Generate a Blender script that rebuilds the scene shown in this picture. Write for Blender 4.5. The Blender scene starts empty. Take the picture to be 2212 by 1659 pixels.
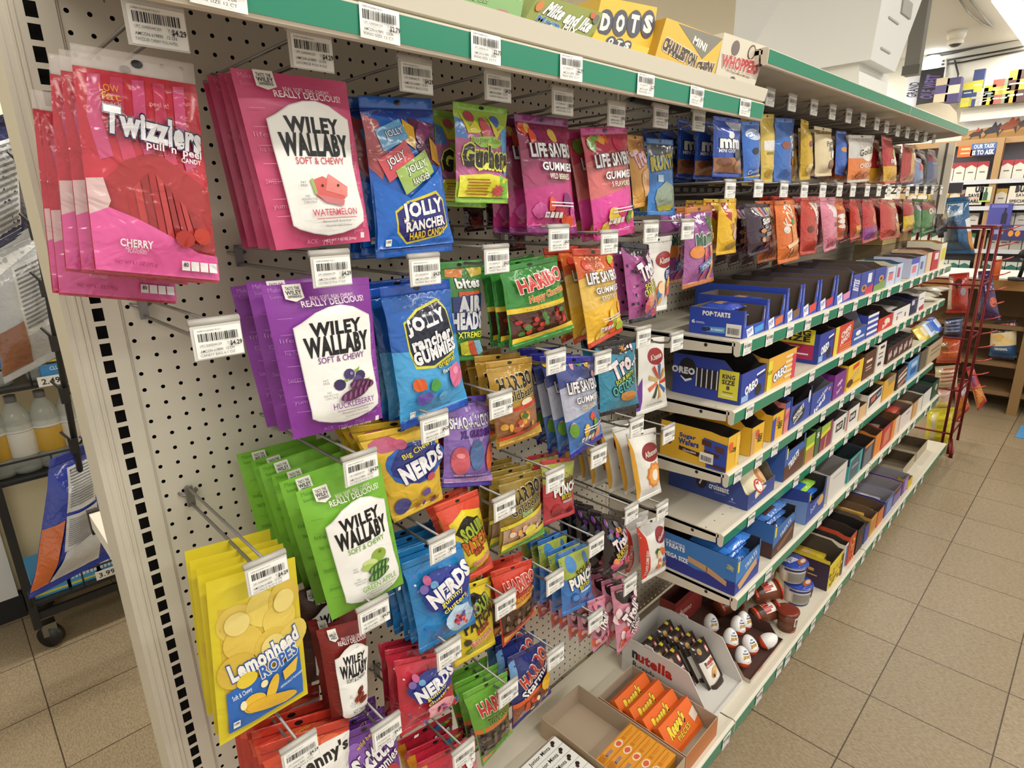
import bpy, bmesh, math, random
from mathutils import Vector, Matrix, noise
from mathutils.geometry import tessellate_polygon
random.seed(7)
S = bpy.context.scene
COL = S.collection
V = Vector
# ------------------------------------------------------------------ camera
CP = V((-0.2044815, -1.0076515, 0.0970913)); YAW, PIT, ROL, FPX = 0.7954231, -0.2856145, -0.0230406, 1274.552
FW = V((math.cos(PIT)*math.cos(YAW), math.cos(PIT)*math.sin(YAW), math.sin(PIT)))
_r0 = V((math.sin(YAW), -math.cos(YAW), 0)); _u0 = _r0.cross(FW)
RT = _r0*math.cos(ROL) + _u0*math.sin(ROL); UP = _u0*math.cos(ROL) - _r0*math.sin(ROL)
cd = bpy.data.cameras.new('camera'); cam = bpy.data.objects.new('camera', cd); COL.objects.link(cam)
cd.sensor_fit = 'HORIZONTAL'; cd.sensor_width = 36; cd.lens = FPX/2212*36; cd.clip_start = .01; cd.clip_end = 60
cam.matrix_world = Matrix(((RT.x, UP.x, -FW.x, CP.x), (RT.y, UP.y, -FW.y, CP.y), (RT.z, UP.z, -FW.z, CP.z), (0, 0, 0, 1)))
S.camera = cam
def at(px, py, ax, val):
    "point where the sight line through a photo pixel meets a plane of the shop"
    d = FW + RT*((px-1106)/FPX) - UP*((py-829.5)/FPX)
    i = 'xyz'.index(ax)
    return CP + d*((val-CP[i])/d[i])
def fx(px, y, z):
    "x of the point on the line (y, z) along the aisle that is seen at pixel column px"
    k = (px-1106)/FPX
    a = V((0, y, z))-CP; n = RT-FW*k
    return -(a.dot(n))/n.x
# ------------------------------------------------------------------ world, light, exposure
W = bpy.data.worlds.new('shop_air'); S.world = W; W.use_nodes = True
W.node_tree.nodes['Background'].inputs[0].default_value = (1, .95, .87, 1)
W.node_tree.nodes['Background'].inputs[1].default_value = 0.8
S.view_settings.view_transform = 'Standard'; S.view_settings.look = 'None'; S.view_settings.gamma = 1
S.view_settings.use_curve_mapping = False; S.view_settings.exposure = 0.0
FLOOR, CEIL = -1.43, 1.42
def area(x, y, z, sx, sy, power):
    l = bpy.data.lights.new('tube_light', 'AREA'); l.shape = 'RECTANGLE'; l.size = sx; l.size_y = sy; l.energy = power; l.color = (1, .96, .88)
    o = bpy.data.objects.new('tube_light', l); o.location = (x, y, z); COL.objects.link(o)
LAMPS = [(6.1, -.16), (3.4, -1.5), (.9, -1.5), (-1.7, -1.5), (.6, 1.35), (1.6, 2.4), (5.9, 1.3), (5.2, 2.7), (.2, -3.0), (2.6, -3.0)]  # back-wall pair and next-aisle pair are unseen lamps added as fill
for lx, ly in LAMPS: area(lx, ly, CEIL-.085, 1.8, .1, 27 if ly < 1 else 40)
# ------------------------------------------------------------------ materials
def lin(h):
    f = lambda c: c/12.92 if c <= .04045 else ((c+.055)/1.055)**2.4
    return tuple(f(int(h[i:i+2], 16)/255) for i in (0, 2, 4))+(1,)
MC = {}
KIND = {'foil': (.17, 0), 'pouch': (.42, 0), 'card': (.5, 0), 'paint': (.42, 0), 'matte': (.75, 0), 'metal': (.32, 1), 'black': (.45, 0), 'plastic': (.3, 0), 'wire': (.4, .6)}
def M(h, kind='card', **kw):
    key = (h, kind, tuple(kw.items()))
    if key in MC: return MC[key]
    m = bpy.data.materials.new(kind+'_'+h); m.use_nodes = True; nt = m.node_tree; b = nt.nodes['Principled BSDF']
    MC[key] = m
    if kind == 'emit':
        b.inputs['Base Color'].default_value = lin(h); b.inputs['Emission Color'].default_value = lin(h); b.inputs['Emission Strength'].default_value = kw.get('e', 3); return m
    if kind == 'clear':
        b.inputs['Base Color'].default_value = lin(h); b.inputs['Roughness'].default_value = .12
        b.inputs['Alpha'].default_value = kw.get('a', .22); return m
    r, me = KIND[kind]
    b.inputs['Base Color'].default_value = lin(h); b.inputs['Roughness'].default_value = kw.get('r', r); b.inputs['Metallic'].default_value = me
    if kind in ('foil', 'pouch'):
        tc = nt.nodes.new('ShaderNodeTexCoord'); n = nt.nodes.new('ShaderNodeTexNoise'); bp = nt.nodes.new('ShaderNodeBump')
        n.inputs['Scale'].default_value = 38 if kind == 'foil' else 30; n.inputs['Detail'].default_value = 1.5; n.inputs['Distortion'].default_value = 1.2
        bp.inputs['Strength'].default_value = .6 if kind == 'foil' else .25; bp.inputs['Distance'].default_value = .006
        nt.links.new(tc.outputs['Object'], n.inputs['Vector']); nt.links.new(n.outputs['Fac'], bp.inputs['Height']); nt.links.new(bp.outputs['Normal'], b.inputs['Normal'])
        b.inputs['Coat Weight'].default_value = 0.45 if kind == 'foil' else .05; b.inputs['Coat Roughness'].default_value = .1
    return m
# ------------------------------------------------------------------ object helpers
def tag(o, label, cat, group=None, kind=None):
    if label: o['label'] = label
    if cat: o['category'] = cat
    if group: o['group'] = group
    if kind: o['kind'] = kind
    return o
def empty(name, loc=(0, 0, 0)):
    o = bpy.data.objects.new(name, None); o.location = loc; o.empty_display_size = .02; COL.objects.link(o); return o
class MB:
    "collects shapes and links them as ONE mesh object"
    def __init__(s): s.v = []; s.f = []; s.m = []; s.mats = []; s.sm = []
    def mi(s, m):
        if m not in s.mats: s.mats.append(m)
        return s.mats.index(m)
    def add(s, vs, fs, m, smooth=False):
        n = len(s.v); k = s.mi(m); s.v += [tuple(p) for p in vs]
        for f in fs: s.f.append([n+i for i in f]); s.m.append(k); s.sm.append(smooth)
    def box(s, a, b, m):
        x0, y0, z0 = a; x1, y1, z1 = b
        s.add([(x0, y0, z0), (x1, y0, z0), (x1, y1, z0), (x0, y1, z0), (x0, y0, z1), (x1, y0, z1), (x1, y1, z1), (x0, y1, z1)],
              [(0, 3, 2, 1), (4, 5, 6, 7), (0, 1, 5, 4), (1, 2, 6, 5), (2, 3, 7, 6), (3, 0, 4, 7)], m)
    def prism(s, poly, n, t, m, m2=None):
        "polygon (3-D points) thickened by t along n; back and rim in m2"
        n = V(n); k = len(poly); P = [V(p) for p in poly]; Q = [p+n*t for p in P]
        tri = tessellate_polygon([P])
        nn = sum(((P[i]-P[0]).cross(P[(i+1) % k]-P[0]) for i in range(1, k-1)), V())
        fl = nn.dot(n) > 0
        s.add(P, [tuple(range(k))[::-1] if fl else tuple(range(k))], m)
        s.add(Q, [tuple(range(k)) if fl else tuple(range(k))[::-1]], m2 or m)
        s.add(P+Q, [((i, (i+1) % k, k+(i+1) % k, k+i) if fl else (i, k+i, k+(i+1) % k, (i+1) % k)) for i in range(k)], m2 or m)
    def tube(s, pts, r, m, n=8, close=False):
        pts = [V(p) for p in pts]; K = len(pts); vs = []; ref = V((0, 0, 1))
        for i, p in enumerate(pts):
            d = (pts[min(i+1, K-1)]-pts[max(i-1, 0)]).normalized()
            a = d.cross(ref)
            if a.length < .1: a = d.cross(V((0, 1, 0)))
            a.normalize(); b = d.cross(a)
            vs += [p+(a*math.cos(2*math.pi*j/n)+b*math.sin(2*math.pi*j/n))*r for j in range(n)]
        fs = [(i*n+j, i*n+(j+1) % n, (i+1)*n+(j+1) % n, (i+1)*n+j) for i in range(K-1) for j in range(n)]
        fs += [tuple(range(n))[::-1], tuple(range((K-1)*n, K*n))]
        s.add(vs, fs, m, True)
    def lathe(s, prof, m, n=24, mats=None, M4=None):
        "profile [(r,z)] turned about z"
        vs = []; K = len(prof)
        for r, z in prof: vs += [V((r*math.cos(2*math.pi*j/n), r*math.sin(2*math.pi*j/n), z)) for j in range(n)]
        if M4: vs = [M4 @ p for p in vs]
        base = len(s.v); s.v += [tuple(p) for p in vs]
        for i in range(K-1):
            k = s.mi((mats or {}).get(i, m))
            for j in range(n):
                s.f.append([base+i*n+j, base+i*n+(j+1) % n, base+(i+1)*n+(j+1) % n, base+(i+1)*n+j]); s.m.append(k); s.sm.append(True)
        for i, rev in ((0, True), (K-1, False)):
            if prof[i][0] > 1e-5:
                f = list(range(base+i*n, base+i*n+n)); s.f.append(f[::-1] if rev else f); s.m.append(s.mi((mats or {}).get(i if i == 0 else K-2, m))); s.sm.append(False)
    def build(s, name, parent=None, loc=None):
        me = bpy.data.meshes.new(name); me.from_pydata(s.v, [], s.f)
        for m in s.mats: me.materials.append(m)
        me.polygons.foreach_set('material_index', s.m); me.polygons.foreach_set('use_smooth', s.sm); me.update()
        o = bpy.data.objects.new(name, me); COL.objects.link(o)
        if loc is not None: o.location = loc
        if parent: o.parent = parent
        return o
def copy_tree(o, parent=None):
    c = o.copy(); COL.objects.link(c)
    if parent: c.parent = parent
    for ch in list(o.children): copy_tree(ch, c)
    return c
# ------------------------------------------------------------------ printing: flat artwork laid on any surface
TXT = {}
def glyphs(txt, off, sp=0):
    key = (txt, round(off, 3), round(sp, 3))
    if key not in TXT:
        cu = bpy.data.curves.new('t', 'FONT'); cu.body = txt; cu.size = 1; cu.resolution_u = 2; cu.offset = off; cu.space_character = 1+sp*1.9; cu.fill_mode = 'FRONT'
        o = bpy.data.objects.new('t', cu); me = bpy.data.meshes.new_from_object(o)
        vs = [(v.co.x, v.co.y) for v in me.vertices]; fs = [tuple(p.vertices) for p in me.polygons]
        bpy.data.objects.remove(o); bpy.data.curves.remove(cu); bpy.data.meshes.remove(me)
        TXT[key] = (vs, fs)
    return TXT[key]
def subdiv(vs, tris, L, su, sv):
    out = []; st = [tuple(t) for t in tris]; vs = list(vs); mid = {}
    def mp(a, b):
        k = (min(a, b), max(a, b))
        if k not in mid: vs.append(((vs[a][0]+vs[b][0])/2, (vs[a][1]+vs[b][1])/2)); mid[k] = len(vs)-1
        return mid[k]
    d = lambda a, b: math.hypot((vs[a][0]-vs[b][0])*su, (vs[a][1]-vs[b][1])*sv)
    while st:
        a, b, c = st.pop(); e = [(d(a, b), a, b, c), (d(b, c), b, c, a), (d(c, a), c, a, b)]; m = max(e)
        if m[0] > L and len(out) < 6000: i = mp(m[1], m[2]); st += [(m[1], i, m[3]), (i, m[2], m[3])]
        else: out.append((a, b, c))
    return vs, out
# print items: T text, E ellipse, R rectangle, P polygon (u right, v down, both 0..1)
def T(txt, u, v, w, h, c, out=None, ow=.045, rot=0, sh=0, b=.018): return ('T', txt, u, v, w, h, c, out, ow, rot, sh, b)
def E(u, v, ru, rv, c, rot=0): return ('E', u, v, ru, rv, c, rot)
def R(u0, v0, u1, v1, c): return ('P', [(u0, v0), (u1, v0), (u1, v1), (u0, v1)], c)
def P(pts, c): return ('P', pts, c)
def BAR(u0, v0, u1, v1, n=22, c='181818'):
    rr = random.Random(n); out = []; u = 0
    while u < 1:
        w = rr.choice((.012, .02, .032)); out.append(R(u0+(u1-u0)*u, v0, u0+(u1-u0)*min(1, u+w), v1, c)); u += w+rr.choice((.015, .022, .03))
    return out
def BLOB(u, v, ru, rv, c, k=9, s=1, amp=.25):
    rr = random.Random(s); return P([(u+ru*math.cos(2*math.pi*i/k)*(1-amp*rr.random()), v+rv*math.sin(2*math.pi*i/k)*(1-amp*rr.random())) for i in range(k)], c)
def BURST(u, v, ru, rv, c, k=16, amp=.3):
    return P([(u+ru*math.cos(math.pi*i/k)*(1-amp*(i % 2)), v+rv*math.sin(math.pi*i/k)*(1-amp*(i % 2))) for i in range(2*k)], c)
def lay(mb, items, f, su, sv, kind, step=.0003, L=.014, e0=.0004):
    "lays print items on the surface f(u,v,eps); su, sv = size in metres"
    e = e0
    for it in items:
        if it is None: continue
        if it[0] == 'T':
            _, txt, u, v, w, h, c, out, ow, rot, sh, b = it
            vs0, _f = glyphs(txt, 0, b)
            if not vs0: continue
            x0 = min(p[0] for p in vs0); x1 = max(p[0] for p in vs0); y0 = min(p[1] for p in vs0); y1 = max(p[1] for p in vs0)
            kx = w*su/(x1-x0); ky = h*sv/(y1-y0); cr, sr = math.cos(rot), math.sin(rot)
            for off, cc in ([(ow+b, out)] if out else [])+[(b, c)]:
                vs, fs = glyphs(txt, off, b); q = []
                for x, y in vs:
                    X = (x-(x0+x1)/2)*kx; Y = (y-(y0+y1)/2)*ky; X += sh*Y
                    q.append(f(u+(X*cr-Y*sr)/su, v-(X*sr+Y*cr)/sv, e))
                mb.add(q, fs, M(cc, kind)); e += step
        else:
            if it[0] == 'E':
                _, u, v, ru, rv, c, rot = it; cr, sr = math.cos(rot), math.sin(rot)
                n = 20 if max(ru*su, rv*sv) > .012 else 10
                pts = []
                for i in range(n):
                    X = ru*su*math.cos(2*math.pi*i/n); Y = rv*sv*math.sin(2*math.pi*i/n); pts.append((u+(X*cr-Y*sr)/su, v+(X*sr+Y*cr)/sv))
            else: _, pts, c = it
            tri = [tuple(t) for t in tessellate_polygon([[V((p[0], p[1], 0)) for p in pts]])]
            vs, tri = subdiv(pts, tri, L, su, sv)
            q = [f(p[0], p[1], e) for p in vs]
            fs = []
            for a, b_, c_ in tri:
                ar = (vs[b_][0]-vs[a][0])*(vs[c_][1]-vs[a][1])-(vs[c_][0]-vs[a][0])*(vs[b_][1]-vs[a][1])
                if abs(ar) > 1e-12: fs.append((a, b_, c_) if ar < 0 else (a, c_, b_))
            mb.add(q, fs, M(c, kind), True); e += step
def plane_f(o, du, dv, n):
    o, du, dv, n = V(o), V(du), V(dv), V(n)
    return lambda u, v, e: o+du*u+dv*v+n*e
# ------------------------------------------------------------------ bags
def bag(name, quad, thick, base, prints, kind='foil', top=.07, bot=.06, pinch=.03, seal=None, seed=0, wr=.0022, hole=True, back=None, side=None, power=.85):
    thick *= .78
    """hanging bag. quad = world corners TL,TR,BR,BL of its front outline. The pouch is the thing; the crimped seals are its parts."""
    TL, TR, BR, BL = [V(q) for q in quad]
    org = (TL+TR)/2; n = (TR-TL).cross(BL-TL).normalized()
    if n.dot(org-CP) > 0: n = -n
    su = ((TR-TL).length+(BR-BL).length)/2; sv = ((BL-TL).length+(BR-TR).length)/2
    q = [p-org for p in (TL, TR, BR, BL)]
    def sm(t): t = max(0, min(1, t)); return t*t*(3-2*t)
    def prof(u, v):
        a = max(0, 1-abs(2*u-1)**2.2)**power
        return a*sm((v-top)/.22)**.8*sm((1-bot-v)/.2)**.7
    def pos(u, v, e, sgn=1, k=1):
        pr = prof(u, v); uu = .5+(u-.5)*(1-pinch*2*sm((v-top)/.15)*sm((1-bot-v)/.15))
        p = (q[0]*(1-uu)+q[1]*uu)*(1-v)+(q[3]*(1-uu)+q[2]*uu)*v
        w = noise.noise(V((u*2.6+seed*3.1, v*3.4+seed, seed*.7)))*wr*(.4+pr)+wr*.5*noise.noise(V((u*7+seed, v*8, seed)))*min(1, pr*3)
        return p+n*(thick*k*pr*sgn+w+e*sgn)
    mb = MB(); NU, NV = 12, 18; v0, v1 = (top if top > .02 else 0), 1-(bot if bot > .02 else 0)
    bm = M(base, kind); bk = M(back or base, kind)
    for sgn, k, mm in ((1, 1, bm), (-1, .6, bk)):
        vs = [pos(i/NU, v0+(v1-v0)*j/NV, .0002, sgn, k) for j in range(NV+1) for i in range(NU+1)]
        fs = []
        for j in range(NV):
            for i in range(NU):
                a = j*(NU+1)+i; fq = (a, a+NU+1, a+NU+2, a+1); fs.append(fq if sgn > 0 else fq[::-1])
        mb.add(vs, fs, mm, True)
    # close the rim
    rim = [(i/NU, v0) for i in range(NU)]+[(1, v0+(v1-v0)*j/NV) for j in range(NV)]+[(1-i/NU, v1) for i in range(NU)]+[(0, v1-(v1-v0)*j/NV) for j in range(NV)]
    A = [pos(u, v, .0002, 1) for u, v in rim]; B = [pos(u, v, .0002, -1, .6) for u, v in rim]; K = len(rim)
    mb.add(A+B, [(i, (i+1) % K, K+(i+1) % K, K+i) for i in range(K)], M(side, kind) if side else bm)
    inside = [it for it in prints if it and not (it[0] == 'S')]
    lay(mb, inside, lambda u, v, e: pos(u, min(max(v, v0), v1), e+.0002), su, sv, kind)
    o = mb.build(name, loc=org)
    for nm, a, b_ in (('top_seal', 0, v0), ('bottom_seal', v1, 1)):
        if b_-a < .02: continue
        sb = MB(); vs = []; R_ = 7
        for sgn in (1, -1):
            for j in range(R_+1):
                for i in range(9):
                    v = a+(b_-a)*j/R_; vs.append(pos(i/8, v, (.0008 if 0 < j < R_ else .0003), sgn, 0)+n*(.0006*(j % 2)))
        N = (R_+1)*9; fs = []
        for j in range(R_):
            for i in range(8):
                c0 = j*9+i; fs.append((c0, c0+9, c0+10, c0+1)); fs.append((N+c0, N+c0+1, N+c0+10, N+c0+9))
        for i in range(8): fs += [(i, i+1, N+i+1, N+i), (R_*9+i, N+R_*9+i, N+R_*9+i+1, R_*9+i+1)]
        for j in range(R_): fs += [(j*9, N+j*9, N+j*9+9, j*9+9), (j*9+8, j*9+17, N+j*9+17, N+j*9+8)]
        sb.add(vs, fs, M(seal or base, kind), True)
        if nm == 'top_seal' and hole:
            lay(sb, [E(.5, a+(b_-a)*.5, .05, min(.018, (b_-a)*.32), '1c1a1a')], lambda u, v, e: pos(u, v, e, 1, 0), su, sv, kind, e0=.0016)
        sb.build(nm, o)
    return o
ORD = ["frontmost", "second from front", "third from front", "fourth from front", "fifth from front", "sixth from front", "seventh from front", "eighth from front", "ninth from front", "tenth from front"]
HOOKY = -.31
def stack(o, n, sp, desc, cat, group, seed=1, dx=0, jit=.004):
    rr = random.Random(seed)
    tag(o, desc+(", "+ORD[0] if n > 1 else ""), cat, group if n > 1 else None)
    for k in range(1, n):
        c = copy_tree(o); c.location = o.location+V((rr.uniform(-jit, jit)+dx*k, sp*k*rr.uniform(.9, 1.1), rr.uniform(-jit, jit)*1.4))
        c.rotation_euler = (rr.uniform(-.01, .03), rr.uniform(-.035, .035), rr.uniform(-.05, .05))
        tag(c, desc+", "+ORD[k], cat, group)
def rounded(u0, v0, u1, v1, ru, rv, n=4):
    pts = []
    for cx, cy, a in ((u1-ru, v0+rv, -90), (u1-ru, v1-rv, 0), (u0+ru, v1-rv, 90), (u0+ru, v0+rv, 180)):
        for i in range(n+1):
            t = math.radians(a+90*i/n); pts.append((cx+ru*math.cos(t), cy+rv*math.sin(t)))
    return pts
TAGW, TAGH = .05, .034
def tag_prints(price, l1, l2):
    return [P(rounded(0, 0, 1, 1, .07, .1), 'f4f3ee'), T('SUPER FOODMART PLUS 7', .32, .09, .5, .05, '333333', b=.0)]+BAR(.07, .17, .9, .44, len(l2)+9)+[
        T('UPC '+l1, .3, .56, .46, .08, '333333', b=0), T('Y', .66, .56, .04, .09, '333333', b=0), T(price, .84, .6, .26, .17, '1c1c1c', b=.03),
        T('AMCON 619890   12 CN', .42, .74, .72, .085, '333333', b=0.01), T(l2, .42, .88, .74, .08, '333333', b=0)]
TAGM = {}
def price_mesh(price, l1, l2, w=TAGW, h=TAGH):
    key = (price, l2, w)
    if key not in TAGM:
        mb = MB(); mb.box((-w/2, -.0004, -h), (w/2, 0, 0), M('e9e7e0', 'card'))
        lay(mb, tag_prints(price, l1, l2), plane_f((-w/2, -.0004, 0), (w, 0, 0), (0, 0, -h), (0, -1, 0)), w, h, 'card', L=.05, step=.0001, e0=.0001)
        o = mb.build('price_label'); TAGM[key] = o.data; bpy.data.objects.remove(o)
    return TAGM[key]
def hook(px, py, what, price='$4.29', l2='CANDY BAG 6.1 OZ', x=None, z=None, y=HOOKY, sw=0, small=False):
    "peg hook with a label holder; px,py = middle of its label in the photo"
    c = at(px, py, 'y', y)
    if x is not None: c = V((x, y, z))
    zu = c.z+.02; zl = zu-.026
    r = empty('display_hook', (c.x, 0, zu)); tag(r, 'wire display hook '+what, 'hook', 'wire display hooks')
    wm = M('8d8a86', 'wire')
    mb = MB(); mb.tube([(0, .004, 0), (0, -.02, .001), (0, y+.003, 0)], .0022, wm); mb.build('label_arm', r)
    mb = MB(); mb.tube([(0, .004, -.026), (0, -.05, -.026), (0, y+.045, -.028), (0, y+.022, -.024), (0, y+.012, -.008)], .0026, wm); mb.build('product_arm', r)
    mb = MB(); mb.box((-.006, -.014, -.03), (.006, -.009, .004), wm); mb.tube([(-.0127, .008, -.006), (-.0127, -.006, -.008), (-.006, -.011, -.01), (.006, -.011, -.01), (.0127, -.006, -.008), (.0127, .008, -.006)], .0022, wm); mb.build('peg_clip', r)
    w = TAGW+.004; mb = MB()
    cm = M('d5d2ca', 'clear', a=.55)
    mb.tube([(-w/2, y+.002, .001), (w/2, y+.002, .001)], .0045, M('b5b2ac', 'plastic'))
    mb.box((-w/2, y-.001, -.0405), (w/2, y+.0004, -.001), M('cfccc5', 'plastic')); mb.build('label_holder', r)
    p = bpy.data.objects.new('price_label', price_mesh(price, '03400%06d' % random.randint(0, 999999) if False else '034000441209', l2)); COL.objects.link(p); p.parent = r; p.location = (.001, y-.0013, -.0052)
    return r
# ------------------------------------------------------------------ room shell
def mask_mat(h, mode, px, pz, cx, cz, rx, rz):
    "painted steel with punched openings: dots or slots on a grid"
    m = bpy.data.materials.new('punched_steel_'+mode); m.use_nodes = True; nt = m.node_tree; N = nt.nodes; L = nt.links.new
    b = N['Principled BSDF']; b.inputs['Base Color'].default_value = lin(h); b.inputs['Roughness'].default_value = .45
    g = N.new('ShaderNodeNewGeometry'); sp = N.new('ShaderNodeSeparateXYZ'); L(g.outputs['Position'], sp.inputs[0])
    def ma(op, a, b_=None):
        n = N.new('ShaderNodeMath'); n.operation = op
        for i, q in enumerate((a, b_)):
            if q is None: continue
            if isinstance(q, (int, float)): n.inputs[i].default_value = q
            else: L(q, n.inputs[i])
        return n.outputs[0]
    def cell(o, c, p): return ma('MULTIPLY', ma('SUBTRACT', ma('FRACT', ma('ADD', ma('DIVIDE', ma('SUBTRACT', o, c), p), .5)), .5), p)
    dx, dz = cell(sp.outputs[0], cx, px), cell(sp.outputs[2] if mode != 'shelf' else sp.outputs[1], cz, pz)
    if mode == 'slot': inside = ma('MULTIPLY', ma('LESS_THAN', ma('ABSOLUTE', ma('SUBTRACT', sp.outputs[0], cx)), rx), ma('LESS_THAN', ma('ABSOLUTE', dz), rz))
    else: inside = ma('LESS_THAN', ma('ADD', ma('MULTIPLY', dx, dx), ma('MULTIPLY', dz, dz)), rx*rx)
    if mode == 'shelf': inside = ma('MULTIPLY', inside, ma('LESS_THAN', ma('ABSOLUTE', ma('SUBTRACT', sp.outputs[1], cz)), pz*.9))
    t = N.new('ShaderNodeBsdfTransparent'); mx = N.new('ShaderNodeMixShader'); L(inside, mx.inputs[0]); L(b.outputs[0], mx.inputs[1]); L(t.outputs[0], mx.inputs[2])
    L(mx.outputs[0], N['Material Output'].inputs['Surface'])
    return m
def floor_mat():
    m = bpy.data.materials.new('vinyl_floor_tiles'); m.use_nodes = True; nt = m.node_tree; N = nt.nodes; L = nt.links.new; b = N['Principled BSDF']
    g = N.new('ShaderNodeNewGeometry'); mp = N.new('ShaderNodeMapping'); mp.inputs['Location'].default_value = (-1.365+.315*20, .702+.315*20, 0); L(g.outputs['Position'], mp.inputs[0])
    br = N.new('ShaderNodeTexBrick'); br.offset = 0; br.inputs['Scale'].default_value = 1; br.inputs['Mortar Size'].default_value = .0022; br.inputs['Mortar Smooth'].default_value = .3
    br.inputs['Brick Width'].default_value = .315; br.inputs['Row Height'].default_value = .315
    for k, c in (('Color1', 'a09076'), ('Color2', '98886e'), ('Mortar', '4a3b2b')): br.inputs[k].default_value = lin(c)
    L(mp.outputs[0], br.inputs['Vector'])
    n1 = N.new('ShaderNodeTexNoise'); n1.inputs['Scale'].default_value = 260; n1.inputs['Detail'].default_value = 6
    mp2 = N.new('ShaderNodeMapping'); mp2.inputs['Scale'].default_value = (1, .35, 1); L(g.outputs['Position'], mp2.inputs[0]); L(mp2.outputs[0], n1.inputs['Vector'])
    cr = N.new('ShaderNodeValToRGB'); cr.color_ramp.elements[0].position = .36; cr.color_ramp.elements[0].color = (.62, .58, .52, 1); cr.color_ramp.elements[1].position = .62; cr.color_ramp.elements[1].color = (1, 1, 1, 1)
    L(n1.outputs['Fac'], cr.inputs[0])
    mx = N.new('ShaderNodeMix'); mx.data_type = 'RGBA'; mx.blend_type = 'MULTIPLY'; mx.inputs[0].default_value = .8; L(br.outputs['Color'], mx.inputs[6]); L(cr.outputs[0], mx.inputs[7])
    L(mx.outputs[2], b.inputs['Base Color']); b.inputs['Roughness'].default_value = .42
    return m
def struct(name, mb):
    o = mb.build(name); o['kind'] = 'structure'; return o
mb = MB(); mb.box((-4, -3.6, FLOOR-.1), (8, 5, FLOOR), floor_mat()); struct('floor', mb)
mb = MB(); mb.box((-4, -3.6, CEIL), (8, 5, CEIL+.1), M('c9c7bf', 'matte')); struct('ceiling', mb)
XW = 7.0
mb = MB(); mb.box((XW, -3.6, FLOOR), (XW+.1, 5, CEIL), M('d8d6cc', 'matte')); struct('wall_far', mb)
mb = MB(); mb.box((-4, 1.88, FLOOR), (1.4, 1.95, CEIL), M('e6d9b4', 'matte')); mb.box((1.4, 3.2, FLOOR), (XW, 3.3, CEIL), M('f6ecd0', 'matte')); struct('wall_back', mb)
mb = MB(); mb.box((-3, 1.865, FLOOR), (-.1, 1.88, FLOOR+.1), M('1d1c1c', 'black')); struct('baseboard_back', mb)
# ceiling lamps
for i, (lx, ly) in enumerate(LAMPS):
    r = empty('ceiling_lamp', (lx, ly, CEIL)); tag(r, ['fluorescent ceiling lamp glowing above the far end of the candy shelving', 'fluorescent ceiling lamp over the far half of the aisle', 'fluorescent ceiling lamp over the near half of the aisle', 'fluorescent ceiling lamp behind the photographer', 'fluorescent ceiling lamp over the black wheeled rack', 'added fill lamp by the back wall behind the shelving', 'fluorescent ceiling lamp in the far back corner', 'added fill lamp brightening the far back wall', 'added fill lamp over the next aisle, left', 'added fill lamp over the next aisle, right'][i], 'lamp', 'fluorescent ceiling lamps')
    mb = MB(); mb.box((-.95, -.07, -.035), (.95, .07, 0), M('e8e6df', 'paint')); mb.build('lamp_housing', r)
    mb = MB(); mb.box((-.93, -.055, -.075), (.93, .055, -.035), M('fffaf0', 'emit', e=5)); mb.build('lamp_diffuser', r)
# ------------------------------------------------------------------ candy shelving (gondola)
CREAM = 'd6cfbe'
paint = M(CREAM, 'paint'); SLZ = at(244.8, 828.2, 'y', -.002).z % .0254
XS = [-.038, 1.2, 2.428, 3.71]
gon = empty('shelving_unit', (1.8, .05, FLOOR)); tag(gon, 'long cream steel shelving unit with pegboard back, standing in the aisle', 'shelving')
def gpart(mb, name):
    o = mb.build(name); o.parent = gon; o.matrix_parent_inverse = Matrix.Translation((-1.8, -.05, -FLOOR)); return o
ZT, ZB = .46, -1.335
def ztop(k): return .46 if k < 1 else .415
for k, x in enumerate(XS):
    ZU = .66 if k == 0 else .41; mb = MB(); x0 = x-(.037 if k == 0 else .012); x1 = x+(.0268 if k == 0 else .012)
    fm = mask_mat(CREAM, 'slot', 1, .0254, x, SLZ, .0066 if k == 0 else .004, .0092)
    mb.add([(x0, -.004, FLOOR), (x1, -.004, FLOOR), (x1, -.004, ZU), (x0, -.004, ZU)], [(0, 1, 2, 3)], fm)
    mb.box((x0, -.0035, FLOOR), (x0+.012, .1, ZU), paint); mb.box((x1-.004, -.0035, FLOOR), (x1, .1, ZU), paint)
    mb.box((x0+.012, .022, FLOOR), (x1-.004, .1, ZU), M('141312', 'matte'))  # near-black fill behind the slots paints in the hollow post's shade
    if k == 0:
        mb.box((x0-.003, -.0045, FLOOR), (x0+.004, .1, ZU), paint)
        for xx in (x0+.012, x0+.018): mb.box((xx, -.0055, FLOOR), (xx+.0025, -.0038, ZU), paint)
    gpart(mb, 'upright_post')
mb = MB(); mb.box((3.73, -.305, .03), (3.745, -.235, .385), paint); mb.box((3.728, -.275, .03), (3.731, -.265, .385), M('55504a', 'matte')); gpart(mb, 'end_post')
pm = mask_mat(CREAM, 'dots', .0254, .0254, 0, 0, .003, 0)
for k in range(3):
    a, b = XS[k]+(.028 if k == 0 else .013), XS[k+1]-.013; ZT = ztop(k)
    mb = MB(); mb.add([(a, 0, ZB), (b, 0, ZB), (b, 0, ZT), (a, 0, ZT)], [(0, 1, 2, 3)], pm)
    mb.box((a, .012, ZB), (b, .016, ZT), M('1a1816', 'matte')); mb.box((a-.001, -.002, ZB), (a+.0015, .012, ZT), paint); mb.box((b-.0015, -.002, ZB), (b+.001, .012, ZT), paint)  # near-black sheet behind the holes stands in for the shade inside
    gpart(mb, 'pegboard_panel')
    mb = MB(); mb.box((a, .1, ZB), (b, .104, ZT), paint); gpart(mb, 'rear_panel')
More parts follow.
